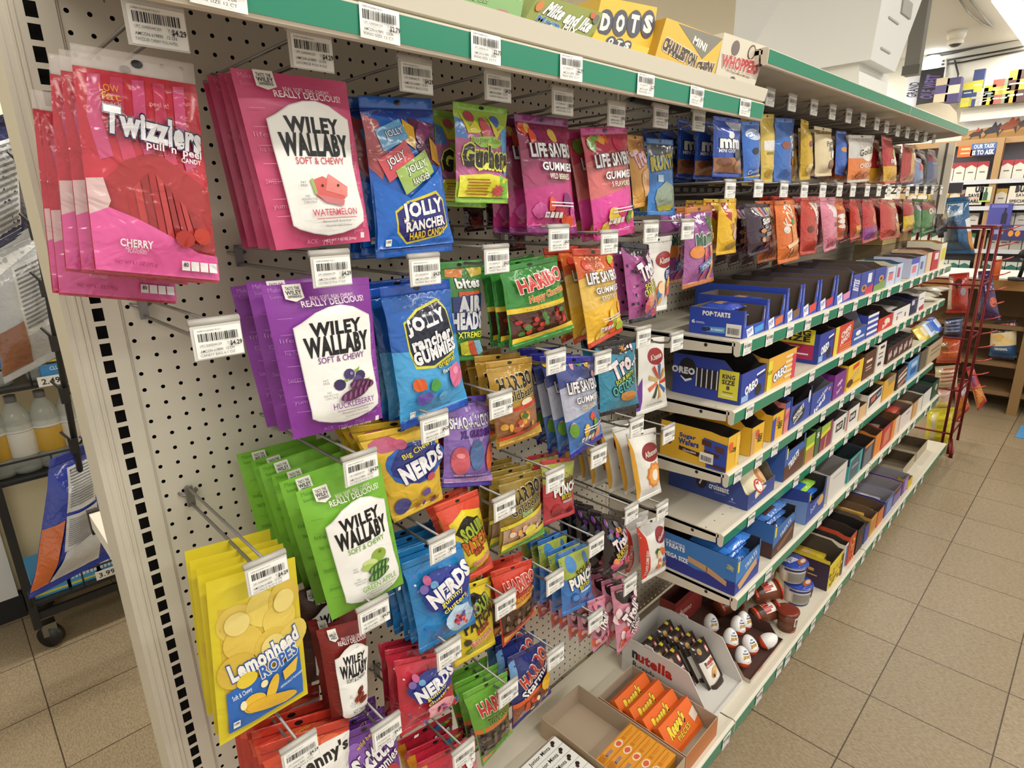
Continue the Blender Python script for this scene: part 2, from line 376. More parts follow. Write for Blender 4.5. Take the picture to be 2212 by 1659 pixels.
# ------------------------------------------------------------------ shelves
GREEN = '2c8468'
SHN = {}
def shelf(name, label, x0, x1, yf, zt, labels=(), lip=.037, back=-.006, ends=True, price='$1.99', dots=True, lw=.046, rise=0.0, kick=False):
    r = empty('shelf', ((x0+x1)/2, 0, zt)); tag(r, label, 'shelf', 'cream steel shelves'); cx = (x0+x1)/2; a, b = x0-cx, x1-cx
    top = mask_mat(CREAM, 'shelf', .05, .018, .01, yf+.055, .0022, 0) if dots else paint
    mb = MB(); mb.add([(a, yf+.012, 0), (b, yf+.012, 0), (b, back, rise), (a, back, rise)], [(0, 1, 2, 3)], top)
    mb.prism([(a, yf+.012, -.003), (a, back, rise-.003), (a, back, rise-.012), (a, yf+.012, -.012)], (1, 0, 0), b-a, paint); mb.build('shelf_pan', r)
    for x in ((a, a+.003), (b-.003, b)):
        mb = MB(); mb.prism([(x[0], yf+.02, -.001), (x[0], back, rise-.001), (x[0], back, rise-.052), (x[0], back-.06, rise*.85-.05), (x[0], yf+.055, rise*.14-.034), (x[0], yf+.02, -.03)], (1, 0, 0), x[1]-x[0], paint)
        if ends and x[0] == a: lay(mb, [E(.5, .5, .5, .5, '201c18')], plane_f((a, yf+.095, -.013), (0, -.01, 0), (0, 0, -.01), (-1, 0, 0)), .01, .01, 'matte')
        mb.build('side_bracket', r)
    if kick: mb = MB(); mb.box((a, -.40, FLOOR-zt), (b, -.385, -.012), M('b9b2a0', 'paint')); mb.build('kick_plate', r)
    # rounded front nose with the price channel
    pf = [(yf+.016, .001), (yf+.006, .0015), (yf+.001, -.0005), (yf-.002, -.003), (yf, -lip+.003), (yf+.002, -lip), (yf+.008, -lip-.001), (yf+.014, -lip+.004), (yf+.016, -.008)]
    mb = MB(); mb.prism([(a, y, z) for y, z in pf], (1, 0, 0), b-a, paint); mb.build('front_lip', r)
    mb = MB(); mb.prism([(a+.003, yf-.0028, -.0042), (a+.003, yf-.0012, -lip+.0035), (a+.003, yf+.0005, -lip+.0045), (a+.003, yf, -.004)], (1, 0, 0), b-a-.006, M(GREEN, 'plastic', r=.22)); mb.build('price_channel', r)
    for px in labels:
        x = fx(px, yf, zt-lip/2)-cx
        if not (a+.02 < x < b-.02): continue
        p = bpy.data.objects.new('price_label', price_mesh(price, '034000441209', 'KING SIZE 12 CT', lw, lip*.92)); COL.objects.link(p); p.parent = r
        p.location = (x, yf-.0045+random.uniform(-.0004, .0004), -.0022); p.rotation_euler = (.03, random.uniform(-.03, .03), 0)
    return r
BAY = {2: (1.2, 2.425, 'in the middle bay'), 3: (2.431, 3.7, 'in the far bay')}
LV = [(-.229, -.385, 'top', (1611, 1659, 1704, 1742, 1781, 1813, 1845, 1876, 1894, 1918, 1944, 1967, 1987, 2001, 2013, 2025, 2037)),
      (-.411, -.385, 'second', (1616, 1699, 1751, 1814, 1843, 1872, 1899, 1936, 1952, 1968, 1983, 1995, 2010, 2023)),
      (-.588, -.385, 'third', (1591, 1636, 1671, 1725, 1775, 1815, 1839, 1881, 1903, 1930, 1950, 1968, 1985)),
      (-.768, -.385, 'fourth', (1620, 1717, 1754, 1794, 1825, 1848, 1918, 1939, 1953, 1980)),
      (-.945, -.440, 'fifth', (1620, 1657, 1768, 1793, 1829, 1846, 1870, 1900, 1920, 1941, 1960, 1972, 1997, 2008))]
for zt, yf, nm, lab in LV:
    for k, (a, b, w) in BAY.items(): shelf('shelf', 'cream shelf with green price channel, %s snack shelf from above %s' % (nm, w), a, b, yf, zt, lab)
ZD = -1.34
DL = (1477, 1566, 1637, 1681, 1699, 1724, 1753, 1784, 1810, 1840, 1862, 1886, 1899, 1920, 1939, 1950, 1975, 1990)
for a, b, w in ((-.03, 1.195, 'under the hanging candy bags'), (1.2, 2.425, 'of the middle bay by the floor'), (2.431, 4.06, 'of the far bay by the floor')):
    shelf('shelf', 'cream base deck with green price channel %s' % w, a, b, -.47, ZD, DL, lip=.046, price='$2.49', kick=True)
# canopy shelf over the pegboard hooks
TS = at(1652, 231, 'x', 1.19)
r = shelf('shelf', 'cream canopy shelf with a tall front riser over the hanging candy bags', -.03, 1.19, -.395, .312, (467, 817, 1045, 1229, 1390, 1501, 1606), lip=.036, price='$2.79', dots=False, lw=.05, rise=.13)
mb = MB(); mb.prism([(-.61, -.383, .0), (-.61, -.396, .003), (-.61, -.402, .026), (-.61, -.398, .028), (-.61, -.39, .01)], (1, 0, 0), 1.22, paint); mb.build('front_riser', r)
for a, b, w in ((1.2, 2.41, 'middle bay'), (2.414, 3.47, 'far bay')):
    shelf('shelf', 'high brown-bottomed canopy shelf over the %s bags' % w, a, b, -.39, .424, (), lip=.034, dots=False)
# shelves on the hidden rear side, their ends showing at the left
for zt, w in ((-.50, 'upper'), (-1.34, 'lower')):
    r = empty('shelf', (.55, .1, zt)); tag(r, 'end of the %s cream shelf on the rear side, left of the upright post' % w, 'shelf')
    mb = MB(); mb.box((-.61, .006, -.035), (.6, .33, 0), M('e4dfd2', 'paint')); mb.build('shelf_pan', r)
    mb = MB(); mb.box((-.612, .33, -.05), (.6, .345, .004), M('1b1b1b', 'black')); mb.build('front_lip', r)

for i, (pz, w) in enumerate(((at(1700, 262, 'y', -.03).z, 'upper'), (at(1700, 413, 'y', -.03).z, 'lower'))):
    r = empty('hook_bar', (2.45, -.02, pz)); tag(r, 'dark slotted bar carrying the %s row of hooks in the far bays' % w, 'bar', 'dark hook bars')
    mb = MB(); mb.box((-1.22, -.012, -.03), (1.22, .004, .03), M('3a3633', 'wire')); mb.build('bar_rail', r)
    mb = MB()
    for k in range(48): mb.box((-1.2+.05*k, -.0135, -.006), (-1.17+.05*k, -.0118, .006), M('8a8580', 'wire'))
    o = mb.build('bar_slots', r); o['kind'] = 'stuff'
# ------------------------------------------------------------------ hanging candy bags
def Q(y, *p): return [at(a, b, 'y', y) for a, b in p]
def TL_(n, u0, v0, u1, dv, c, h=.012, seed=1):
    rr = random.Random(seed); return [R(u0+rr.uniform(0, .03), v0+i*dv, u1-rr.uniform(0, .06), v0+i*dv+h, c) for i in range(n)]
def logo(t, u, v, w, h, c, o, ow=.06, **k):
    k['b'] = k.get('b', .035)+.01; return T(t, u, v, w, h, c, o, ow*.8, **k)
KCAL = lambda u, v, s=1: [R(u-.035*s, v-.022*s, u+.035*s, v+.022*s, 'f2f0ea'), T('100', u, v-.006*s, .05*s, .018*s, '222222')]
WP = [(.145, .26), (.22, .235), (.35, .18), (.48, .152), (.6, .145), (.72, .165), (.82, .205), (.9, .235), (.9, .3), (.885, .4), (.875, .5), (.885, .65), (.91, .8), (.9, .86), (.8, .9), (.65, .925), (.5, .935), (.35, .915), (.22, .885), (.165, .86), (.16, .75), (.15, .5), (.145, .4)]
def doodles(c, seed=3):
    rr = random.Random(seed); o = []
    for i, t in enumerate(('Make', 'Sunny', 'life', 'ha ha', 'SWEET', 'yum', 'LOL', 'OMG', 'LIFE', 'EXPLORE', 'more', 'ACK', 'TMI', 'SMILE', 'joy', 'OH yes')):
        u = (.1, .1, .1, .12, .1, .11, .93, .93, .93, .93, .94, .35, .5, .7, .85, .7)[i]; v = (.03, .075, .34, .42, .6, .75, .4, .52, .64, .75, .86, .965, .98, .965, .92, .1)[i]
        o.append(T(t, u, v, .11, .028, c, rot=(1.4 if u > .9 else 0), b=.0))
    for k in range(7): o.append(R(.05+.0*k, .2+.1*k, .17, .203+.1*k, c))
    return o
def wiley(c, c2, flavor, fc, art):
    return [P([(0, 0), (1, 0), (1, .045), (0, .045)], c)]+doodles(c2)+[P([(.15, 0), (.31, 0), (.31, .085), (.23, .105), (.15, .085)], 'e9e6dd'), T('TASTE THE', .23, .025, .12, .018, '222222'), T('WILEY', .23, .05, .13, .024, '222222'), T('DIFFERENCE', .23, .073, .11, .014, '222222'),
        T('REAL SOFT. REAL CHEWY.', .56, .092, .42, .022, 'f2dfe2', b=.0), T('REALLY DELICIOUS!', .56, .122, .6, .036, 'f5ecec', b=.01), P(WP, 'd9d8d4'), P([(u*.98+.01, v*.985+.009) for u, v in WP], 'f1f0ec'),
        T('WILEY', .53, .285, .48, .08, '17161a', b=.045), T('WALLABY', .525, .395, .62, .115, '17161a', b=.05), T('SOFT & CHEWY', .54, .485, .47, .04, fc, b=.005)]+art+[
        T(flavor, .58, .79, .46, .04, fc, b=.01), R(.38, .825, .8, .829, fc), T('flavored licorice', .58, .845, .3, .015, '777777', b=0), T('The perfect taste of summer', .6, .875, .28, .014, '444444', b=0),
        T('FAT', .32, .61, .05, .014, '555555', b=0), T('FREE', .32, .628, .06, .014, '555555', b=0), T('NO', .33, .69, .04, .014, '555555', b=0), T('HIGH FRUCTOSE', .34, .708, .14, .014, '555555', b=0), T('CORN SYRUP', .34, .726, .12, .014, '555555', b=0),
        T('NET WT 7.05 OZ (200g)', .6, .965, .34, .018, 'f2e6ea', b=.0), R(.82, .93, .86, .965, 'f0eee8')]
twist = lambda u, v, w, h, c, c2, rot=0: [E(u, v, w, h, c, rot)]+[E(u+w*(k-2)*.36*math.cos(rot), v+w*(k-2)*.36*math.sin(rot)*.7, w*.09, h*.75, c2, rot+.5) for k in range(5)]
A_MEL = [P([(.4, .6), (.52, .575), (.66, .63), (.72, .71), (.52, .735), (.42, .69)], 'd5635f'), P([(.58, .56), (.76, .64), (.74, .7), (.52, .66)], 'e0877f'), P([(.39, .595), (.42, .585), (.44, .68), (.41, .68)], '9db56a'), E(.5, .63, .012, .008, '2a1a18'), E(.66, .63, .012, .008, '2a1a18'), P([(.42, .68), (.56, .7), (.7, .72), (.68, .755), (.5, .73)], 'cc7a80')]
A_HUC = [E(.47, .66, .06, .038, '3a2a58'), E(.58, .6, .06, .038, '46366a'), E(.7, .62, .055, .034, '3a2a58'), E(.66, .645, .05, .03, '5a4a80'), E(.6, .595, .018, .012, '8a80b0'), P([(.62, .585), (.7, .56), (.68, .59)], '86a93a'), P([(.5, .63), (.57, .625), (.54, .645)], '7aa038'), P([(.72, .65), (.8, .65), (.76, .67)], '7aa038')]+twist(.7, .68, .14, .035, '4e2444', '7c4a70', .12)+twist(.6, .73, .16, .038, '55284c', '85507a', -.2)
A_APP = [E(.66, .6, .1, .05, '8fae46'), E(.53, .63, .1, .03, 'c9d990', .3), E(.5, .655, .1, .025, 'a9c060', .3), E(.68, .575, .02, .012, '6a7a28')]+twist(.63, .68, .15, .032, '3f6a35', '83a860', -.1)+twist(.6, .73, .15, .035, '365f30', '7aa058', -.15)
A_CIN = twist(.62, .62, .1, .03, '6e2018', 'a04a34', -.8)+twist(.57, .68, .15, .035, '7a281c', 'a85840', -.5)+twist(.66, .71, .12, .03, '6a1e16', '9a4430', -.4)
def rays(u, v, R1, c, n=12, k=.5): return [P([(u, v), (u+R1*math.cos(6.283*i/n), v+R1*math.sin(6.283*i/n)), (u+R1*math.cos(6.283*(i+k)/n), v+R1*math.sin(6.283*(i+k)/n))], c) for i in range(n)]
def gummies(seed, cols, u0, v0, u1, v1, n=14, r=.05):
    rr = random.Random(seed); return [BLOB(rr.uniform(u0, u1), rr.uniform(v0, v1), r*rr.uniform(.7, 1.3), r*.7*rr.uniform(.7, 1.3), rr.choice(cols), 8, i) for i in range(n)]
RED5 = ('c8302a', 'd96a28', 'd9b030', '4c8a3a', 'c0405a', 'e08a60')
def jolly_hard():
    return [P([(0, 0), (1, 0), (1, .1), (.6, .14), (0, .1)], '27408f'), P([(0, .1), (.18, .14), (.22, .35), (.12, .5), (0, .42)], 'b0555a'), P([(.6, .12), (1, .16), (1, .42), (.7, .4), (.58, .25)], '5a2848'), E(.8, .2, .1, .06, '7a3a68'), E(.88, .28, .09, .05, '33203a'), P([(.5, .13), (.64, .18), (.6, .32), (.46, .27)], 'd9a83a'), P([(.86, .24), (1, .3), (1, .42), (.84, .38)], 'c9962e'), E(.7, .24, .07, .05, '8a4a70'),
        P([(.1, .2), (.46, .13), (.52, .25), (.16, .33)], '6ba4cf'), T('JOLLY', .33, .22, .24, .05, 'e8eef5', '1d3468', .06, rot=.22), P([(.08, .38), (.45, .26), (.56, .38), (.18, .52)], 'c8505a'), T('JOLLY', .3, .38, .25, .06, 'f0ece8', '1f1c30', .06, rot=.45), P([(.26, .45), (.72, .32), (.82, .46), (.36, .6)], '9ab55f'), T('JOLLY', .56, .43, .3, .06, 'eef0e0', '274a30', .06, rot=.3), T('RANCHER', .6, .5, .26, .04, 'eef0e0', '274a30', .05, rot=.3),
        P([(0, .5), (.2, .56), (.4, .62), (.75, .5), (1, .42), (1, 1), (0, 1)], '1f66c4'), P([(.2, .7), (.35, .64), (.8, .58), (.92, .64), (.95, .82), (.8, .88), (.35, .92), (.22, .84)], 'd8c83a'), P([(.22, .71), (.36, .655), (.79, .6), (.9, .65), (.93, .81), (.79, .87), (.35, .905), (.24, .83)], '2a2a7a'),
        logo('JOLLY', .58, .7, .58, .115, 'f2f2f0', '2a2a7a', .03, rot=.1), logo('RANCHER', .6, .79, .56, .06, 'f2f2f0', '2a2a7a', .03, rot=.1), T('HARD CANDY', .62, .855, .5, .045, 'e8c832', rot=.1, b=.03), T('ORIGINAL FLAVORS', .82, .91, .28, .022, '1a3070', b=.0)]+KCAL(.12, .9)
def jolly_gum():
    return [P([(0, 0), (1, 0), (1, .42), (.6, .46), (0, .44)], '2560b4'), P([(0, .44), (.5, .47), (1, .4), (1, 1), (0, 1)], '48a0d8'), P([(.18, .25), (.4, .17), (.75, .12), (.86, .2), (.92, .4), (.88, .54), (.5, .6), (.25, .58), (.2, .45)], 'd2cf48'), P([(.2, .26), (.41, .185), (.74, .14), (.84, .21), (.9, .4), (.86, .52), (.5, .58), (.27, .56), (.22, .45)], '1b2036'),
        logo('JOLLY', .5, .27, .56, .11, 'e9eaee', '1b2036', .02, rot=.16, b=.05), logo('rancher', .55, .39, .6, .085, 'e9eaee', '1b2036', .02, rot=.14, b=.04), logo('GUMMIES', .57, .485, .66, .085, 'e9eaee', '1b2036', .02, rot=.14, b=.05), T('original', .7, .58, .3, .05, 'e8d83c', '1b2036', .05, rot=.2), T('flavors', .72, .63, .24, .03, 'eeeae0', '1b2036', .04, rot=.2),
        BLOB(.25, .69, .11, .06, 'd8602c', 9, 2), BLOB(.46, .72, .09, .055, '4a9a48', 9, 3), BLOB(.3, .8, .13, .06, '6a58b0', 10, 4), BLOB(.82, .7, .15, .11, 'd86f98', 10, 5), E(.82, .66, .05, .03, 'e898b8'), BLOB(.57, .82, .08, .045, '62aede', 9, 6), T('NET WT 7 OZ (198g)', .5, .9, .4, .02, '1a4f90', b=0)]+KCAL(.14, .9)
def haribo(base, name, nc, nout, lc='c83a34', lo='f3efe6', band='e8c53a', win='6a4a38', cols=RED5, low=None, extra=()):
    return [P([(.0, .5), (1, .52), (1, .58), (0, .56)], band), P([(.02, .565), (.98, .585), (.98, .86), (.02, .86)], win)]+gummies(hash(name) % 97, cols, .08, .6, .9, .83, 22, .055)+[P([(0, .85), (1, .83), (1, .89), (0, .91)], band), P([(0, .91), (1, .89), (1, 1), (0, 1)], low or base),
        logo('HARIBO', .55, .22, .78, .15, lc, lo, .05, rot=.08, b=.03), T(name, .58, .4, .64, .1, nc, nout, .05, rot=.08), T('Kids and grown-ups love it so', .5, .535, .6, .02, '3a2a18', b=0, rot=-.02)]+list(extra)
def lifesv(c0, c1, c2, sub, cols, seed, lc='2a2438'):
    return [P([(0, 0), (1, 0), (1, .5), (0, .6)], c0), P([(0, .3), (.5, .2), (1, .34), (1, .55), (0, .62)], c1), P([(0, .62), (1, .52), (1, 1), (0, 1)], c2)]+gummies(seed, cols, .08, .03, .9, .2, 6, .08)+gummies(seed+1, cols, .05, .62, .95, .93, 9, .1)+[
        logo('LIFE SAVERS', .5, .285, .78, .105, 'e9e7ea', lc, .055, rot=.03, b=.03), logo('GUMMIES', .56, .42, .62, .065, 'e9e7ea', lc, .05, b=.02), T(sub, .56, .5, .42, .045, 'f0e6d0', lc, .04)]+TL_(2, .3, .72, .9, .028, 'e8dfe8', .01, seed)+[R(.24+.09*i, .81, .31+.09*i, .86, 'eceaea') for i in range(4)]+[T('90', .275, .835, .04, .02, '222222')]
def trolli(base, c2, sub1, sub2, sc, cols, seed):
    return [BLOB(.5, .08, .5, .1, '22202a', 12, seed)]+gummies(seed, ('22202a', c2), .05, .2, .95, .95, 34, .03)+[logo('Trolli', .57, .3, .66, .2, 'f2e6ec', '2a1420', .06, rot=.42, b=.05), T(sub1, .6, .5, .46, .06, sc, '1e1a1a', .06, rot=.3), T(sub2, .6, .58, .56, .08, sc, '1e1a1a', .06, rot=.3)]+gummies(seed+5, cols, .3, .68, .8, .88, 7, .12)
def nerds(base, b2, seed, art):
    rr = random.Random(seed)
    return [BLOB(rr.uniform(.05, .95), rr.uniform(.14, .9), .02, .013, rr.choice(('d04a78', 'e0b040', '3a58b8', '8a5ac0', 'e8e8f0')), 7, i) for i in range(34)]+[BLOB(.52, .34, .46, .22, '22328a', 18, seed, .16), BLOB(.5, .42, .42, .18, '22328a', 16, seed+1, .2)]+[
        E(.22, .2, .06, .05, 'b85a86'), E(.15, .28, .06, .05, '7a6ab0'), E(.3, .26, .06, .04, '6aa0c8'), logo('NERDS', .56, .33, .76, .17, 'f1f0f2', '22328a', .05, rot=.4, b=.05), T('gummy', .55, .47, .4, .055, 'e8dc3c', '22328a', .05, rot=.34), T('clusters', .58, .53, .44, .055, 'e8dc3c', '22328a', .05, rot=.34), BLOB(.62, .72, .3, .17, b2, 14, seed)]+art+KCAL(.13, .92)
CLUS = lambda c, s: gummies(s, (c, 'd04a78', '5a4a9a', 'e0708a', '3a3a6a'), .52, .66, .72, .78, 26, .03)+gummies(s+3, ('5a4a9a', 'c04a70', '3a6ab0'), .15, .72, .3, .78, 8, .025)+gummies(s+4, ('5a4a9a', 'c04a70', '3a6ab0'), .82, .6, .92, .72, 8, .03)
BAGS = [
 # name, category, kind, quad px, y, n, spacing, tag px, desc, base, prints, options
 ('licorice_pouch', 'candy bag', 'pouch', [(496, 146), (746, 177), (800, 521), (597, 541)], -.27, 5, .022, (672, 110), 'pink licorice pouch with watermelon on its white panel', 'd0527c', wiley('d0527c', 'e58cb0', 'WATERMELON', 'c8485a', A_MEL), dict(top=.0, bot=.0, thick=.02, pinch=.0)),
 ('candy_bag', 'candy bag', 'foil', [(773, 206), (930, 213), (977, 542), (813, 560)], -.27, 3, .03, (898, 165), 'blue hard candy bag with wrapped candies printed above', '2860b8', jolly_hard(), dict(thick=.026)),
 ('candy_bag', 'candy bag', 'foil', [(977, 218), (1095, 234), (1096, 440), (983, 438)], -.27, 3, .05, (1075, 187), 'green and pink splashed candy bag with a yellow base', 'a8c452', [P([(0, .3), (.2, .22), (.4, .34), (.6, .2), (1, .3), (1, .78), (0, .78)], 'c06a9a'), P([(0, .14), (.12, .18), (.16, .36), (0, .34)], '5a8ad0'), P([(.8, .25), (1, .2), (1, .7), (.86, .7)], '5aa0d8'), E(.24, .13, .09, .055, 'b85060'), E(.7, .16, .1, .06, '4a68b8'), P([(.08, .08), (.2, .24), (.32, .16), (.38, .28), (.3, .3), (.16, .3)], 'd8d04a'), P([(.55, .1), (.62, .3), (.72, .26), (.9, .2), (.8, .26), (.66, .36)], 'd8d04a'), E(.45, .25, .08, .12, 'c85a68'), BLOB(.5, .38, .34, .07, '9ccf52', 12, 3), T('Super Sour', .5, .37, .6, .08, '6a9a3a', 'c8e070', .05), logo('Gushers', .5, .53, .84, .2, '2c2622', 'dfe25a', .08, rot=-.03, b=.05), P([(.02, .72), (.5, .7), (.98, .74), (.98, .95), (.02, .95)], 'dedb3e'), P([(.72, .7), (.95, .76), (.95, .94), (.8, .95)], '7cc048')]+TL_(6, .12, .755, .55, .03, 'b06a30', .012)+[BURST(.72, .87, .15, .075, 'c8545c', 9, .45)], dict(thick=.018, seal='8fbf4c')),
 ('gummy_bag', 'candy bag', 'foil', [(1109, 244), (1225, 257), (1246, 505), (1139, 503)], -.27, 3, .035, (1215, 220), 'maroon and magenta gummy bag with white block lettering', '8a2a50', lifesv('8a2a50', 'a0446a', 'b83a7c', 'WILD BERRIES', ('b02a4a', 'd8583a', 'c85a9a', '7a2a6a', 'd8b05a'), 5), dict(thick=.02, seal='8a3a78')),
 ('gummy_bag', 'candy bag', 'foil', [(1252, 275), (1353, 272), (1371, 503), (1283, 522)], -.27, 3, .035, (1331, 248), 'pink fruit gummy bag with white block lettering', 'c8506a', lifesv('c0485a', 'd07070', 'd8489a', '5 FLAVORS', ('d86a3a', 'e0c04a', '7aa048', 'c83a5a', 'e8a050'), 9), dict(thick=.02, seal='d04a90')),
 ('gummy_bag', 'candy bag', 'foil', [(1352, 290), (1388, 294), (1414, 441), (1368, 451)], -.24, 2, .05, None, 'orange gummy bag with a pink slanted logo', 'd8a050', trolli('d8a050', 'e8c080', '', '', 'e8c040', ('e8a060', 'f0c890', 'd87a40'), 12)[:0]+[E(.55, .12, .3, .1, 'c8905a'), logo('Trolli', .5, .28, .8, .22, 'e8c8d8', 'a83a6a', .06, rot=.4, b=.05), BLOB(.6, .66, .34, .24, 'e0b080', 12, 3), E(.62, .66, .06, .05, 'd87838'), E(.5, .56, .06, .03, 'f0d8b0')], dict(thick=.016)),
 ('candy_bag', 'candy bag', 'foil', [(1396, 297), (1453, 302), (1458, 465), (1398, 465)], -.25, 2, .05, (1427, 253), 'blue candy bag with yellow-green lettering and a grey window', '3a78c0', [R(0, 0, 1, .22, '6a7078'), logo('RUNTS', .5, .3, .86, .16, 'b8b04a', '3a3420', .06, rot=.12, b=.06), R(.22, .47, .4, .56, 'b8d0e0'), P([(.2, .66), (.5, .54), (.85, .62), (.95, .72), (.9, .9), (.3, .92), (.15, .78)], '8a9a88'), P([(.3, .88), (.85, .85), (.8, .93), (.35, .94)], 'b8b03a')], dict(thick=.016)),
 ('licorice_pouch', 'candy bag', 'pouch', [(563, 618), (796, 598), (826, 903), (635, 950)], -.27, 3, .045, (716, 583), 'purple licorice pouch with dark berries on its white panel', '8a3a9e', wiley('8a3a9e', 'b878c8', 'HUCKLEBERRY', '7a3a8a', A_HUC), dict(top=0, bot=0, thick=.02, pinch=0)),
 ('gummy_bag', 'candy bag', 'foil', [(818, 620), (969, 602), (1011, 875), (867, 931)], -.27, 3, .03, (918, 585), 'light blue gummy bag with fruit shapes under dark lettering', '2f70c0', jolly_gum(), dict(thick=.024, seal='2456b8')),
 ('candy_bag', 'candy bag', 'foil', [(938, 568), (1040, 560), (1041, 777), (955, 782)], -.23, 2, .05, (1073, 562), 'green bag of rainbow candy bites with white lettering', '4a8a4a', [P([(.2, .02), (.6, .02), (.5, .16), (.16, .14)], 'd88a50'), P([(.62, .04), (.96, .03), (1, .14), (.7, .16)], 'c8b050'), T('bites', .62, .21, .56, .09, 'eeeeea', '20382a', .05, b=.04), R(.35, .29, .9, .345, 'd8603a'), P([(.2, .34), (1, .32), (1, .66), (.2, .7)], '2a3a78'), logo('AIR', .62, .42, .56, .15, 'd6d9dd', '2a2a5a', .05, b=.05), logo('HEADS', .55, .58, .78, .15, 'd6d9dd', '2a2a5a', .05, b=.05), T('XTREMES', .6, .72, .66, .06, 'dfe24a', '223820', .05), P([(.3, .8), (.5, .78), (.7, .96), (.5, .98)], 'd8d84a'), P([(.5, .78), (.66, .78), (.85, .94), (.72, .97)], 'd8604a'), P([(.66, .78), (.85, .78), (.98, .9), (.86, .95)], '8ac0d8')], dict(thick=.018)),
 ('gummy_bag', 'candy bag', 'foil', [(1077, 578), (1201, 552), (1236, 716), (1101, 759)], -.27, 3, .03, (1207, 516), 'green gummy bag with a window of red cherries', '3c8a3c', haribo('3c8a3c', 'Happy Cherries', 'c8562a', 'f2d890', cols=('b02a28', 'c83a34', '8a2420', '4a7a34'), win='4e2c22', low='3f9a44'), dict(thick=.022)),
 ('gummy_bag', 'candy bag', 'foil', [(1234, 537), (1321, 537), (1345, 714), (1271, 755)], -.27, 3, .035, (1316, 525), 'yellow and orange gummy bag with sliced fruit', 'e8b848', lifesv('d86a3a', 'e8c060', 'e8b83a', 'EXOTICS', ('e05a2a', 'f0b040', 'a8c040', 'd84a3a', 'f0d050'), 21), dict(thick=.018, seal='d0503a')),
 ('gummy_bag', 'candy bag', 'foil', [(1339, 521), (1400, 528), (1416, 686), (1360, 700)], -.26, 2, .03, (1406, 502), 'purple and black speckled gummy bag with a slanted white logo', 'b0589a', trolli('b0589a', 'c87ab0', 'SOUR', 'CRAWLERS', 'd8d84a', ('c85a6a', '6a5a8a', 'd0906a'), 31), dict(thick=.02, seal='2a2630')),
 ('gummy_bag', 'candy bag', 'pouch', [(1388, 516), (1452, 508), (1440, 668), (1398, 676)], -.24, 1, .03, (1485, 497), 'white gummy bag with a red oval and a blue round badge', 'e6e4de', [R(0, 0, 1, .14, 'd4d2cc'), E(.62, .3, .36, .11, '9a2c30'), T('Albanese', .62, .3, .5, .08, 'eee2d8', rot=.08), E(.78, .5, .2, .09, '2a3f8c'), T('SOUR', .78, .47, .26, .05, 'eef0f4'), T('SOUR', .78, .53, .26, .05, 'eef0f4')]+gummies(4, ('d8783a', '4a7aa8', 'e0b060', 'd86a5a', 'e8c8a0'), .3, .6, .85, .85, 9, .12), dict(thick=.016)),
 ('licorice_pouch', 'candy bag', 'pouch', [(638, 1063), (821, 998), (872, 1260), (717, 1341)], -.27, 6, .042, (780, 1012), 'green licorice pouch with apple slices on its white panel', '7cba3c', wiley('7cba3c', '5a9430', 'GREEN APPLE', '74a83a', A_APP), dict(top=0, bot=0, thick=.02, pinch=0)),
 ('candy_bag', 'candy bag', 'foil', [(770, 941), (949, 905), (956, 1078), (851, 1130)], -.26, 4, .028, (939, 923), 'yellow chewy candy bag with a navy splash', 'd8b23a', [BLOB(.6, .4, .5, .26, '2a62b8', 20, 8, .18), BLOB(.6, .4, .44, .24, '26327f', 18, 5, .2), BLOB(.24, .14, .2, .09, 'b85a78', 12, 4, .2), E(.42, .17, .09, .05, 'c0607e'), T('Big Chewy', .62, .26, .5, .07, 'e8d83c', '26327f', .05, rot=.25), logo('NERDS', .66, .44, .74, .18, 'f0eff2', '26327f', .04, rot=.22, b=.05), E(.2, .84, .14, .1, '4c4a8a'), BLOB(.62, .76, .1, .06, '6a4a98', 10, 2), E(.75, .6, .08, .045, 'b84a5a')]+gummies(6, ('c04a50', '6a4a98', 'b87a30', '5a3a2a'), .4, .88, .9, .93, 7, .05), dict(thick=.022)),
 ('gummy_bag', 'candy bag', 'foil', [(955, 862), (1065, 850), (1061, 1048), (955, 1054)], -.245, 2, .06, (1082, 875), 'purple bag of large oval gummies in three colours', '8a6ab8', [P([(0, .1), (.5, .5), (1, .12), (1, .45), (0, .45)], '9a7ac8'), P([(.3, .3), (.5, .6), (.45, .2)], 'b09ad8'), P([(.7, .25), (.55, .6), (.9, .25)], 'b09ad8'), logo('SHAQ-A-LICIOUS', .52, .26, .9, .13, 'eceaf0', '2a1a58', .05, rot=.06, b=.03), T('XL GUMMIES', .56, .38, .62, .075, '6a3aa0', '2a1a58', .05, rot=.06), E(.25, .68, .17, .16, 'c85a68'), E(.57, .62, .15, .17, '4c6a9a'), E(.9, .65, .12, .16, 'd8603a'), E(.24, .62, .08, .03, 'e08a90'), T('PEACH, BERRY & ORANGE', .5, .85, .7, .022, 'e8e0f0'), P([(0, .89), (1, .87), (1, .94), (0, .95)], 'c09ad0')], dict(thick=.02, seal='5a48a8')),
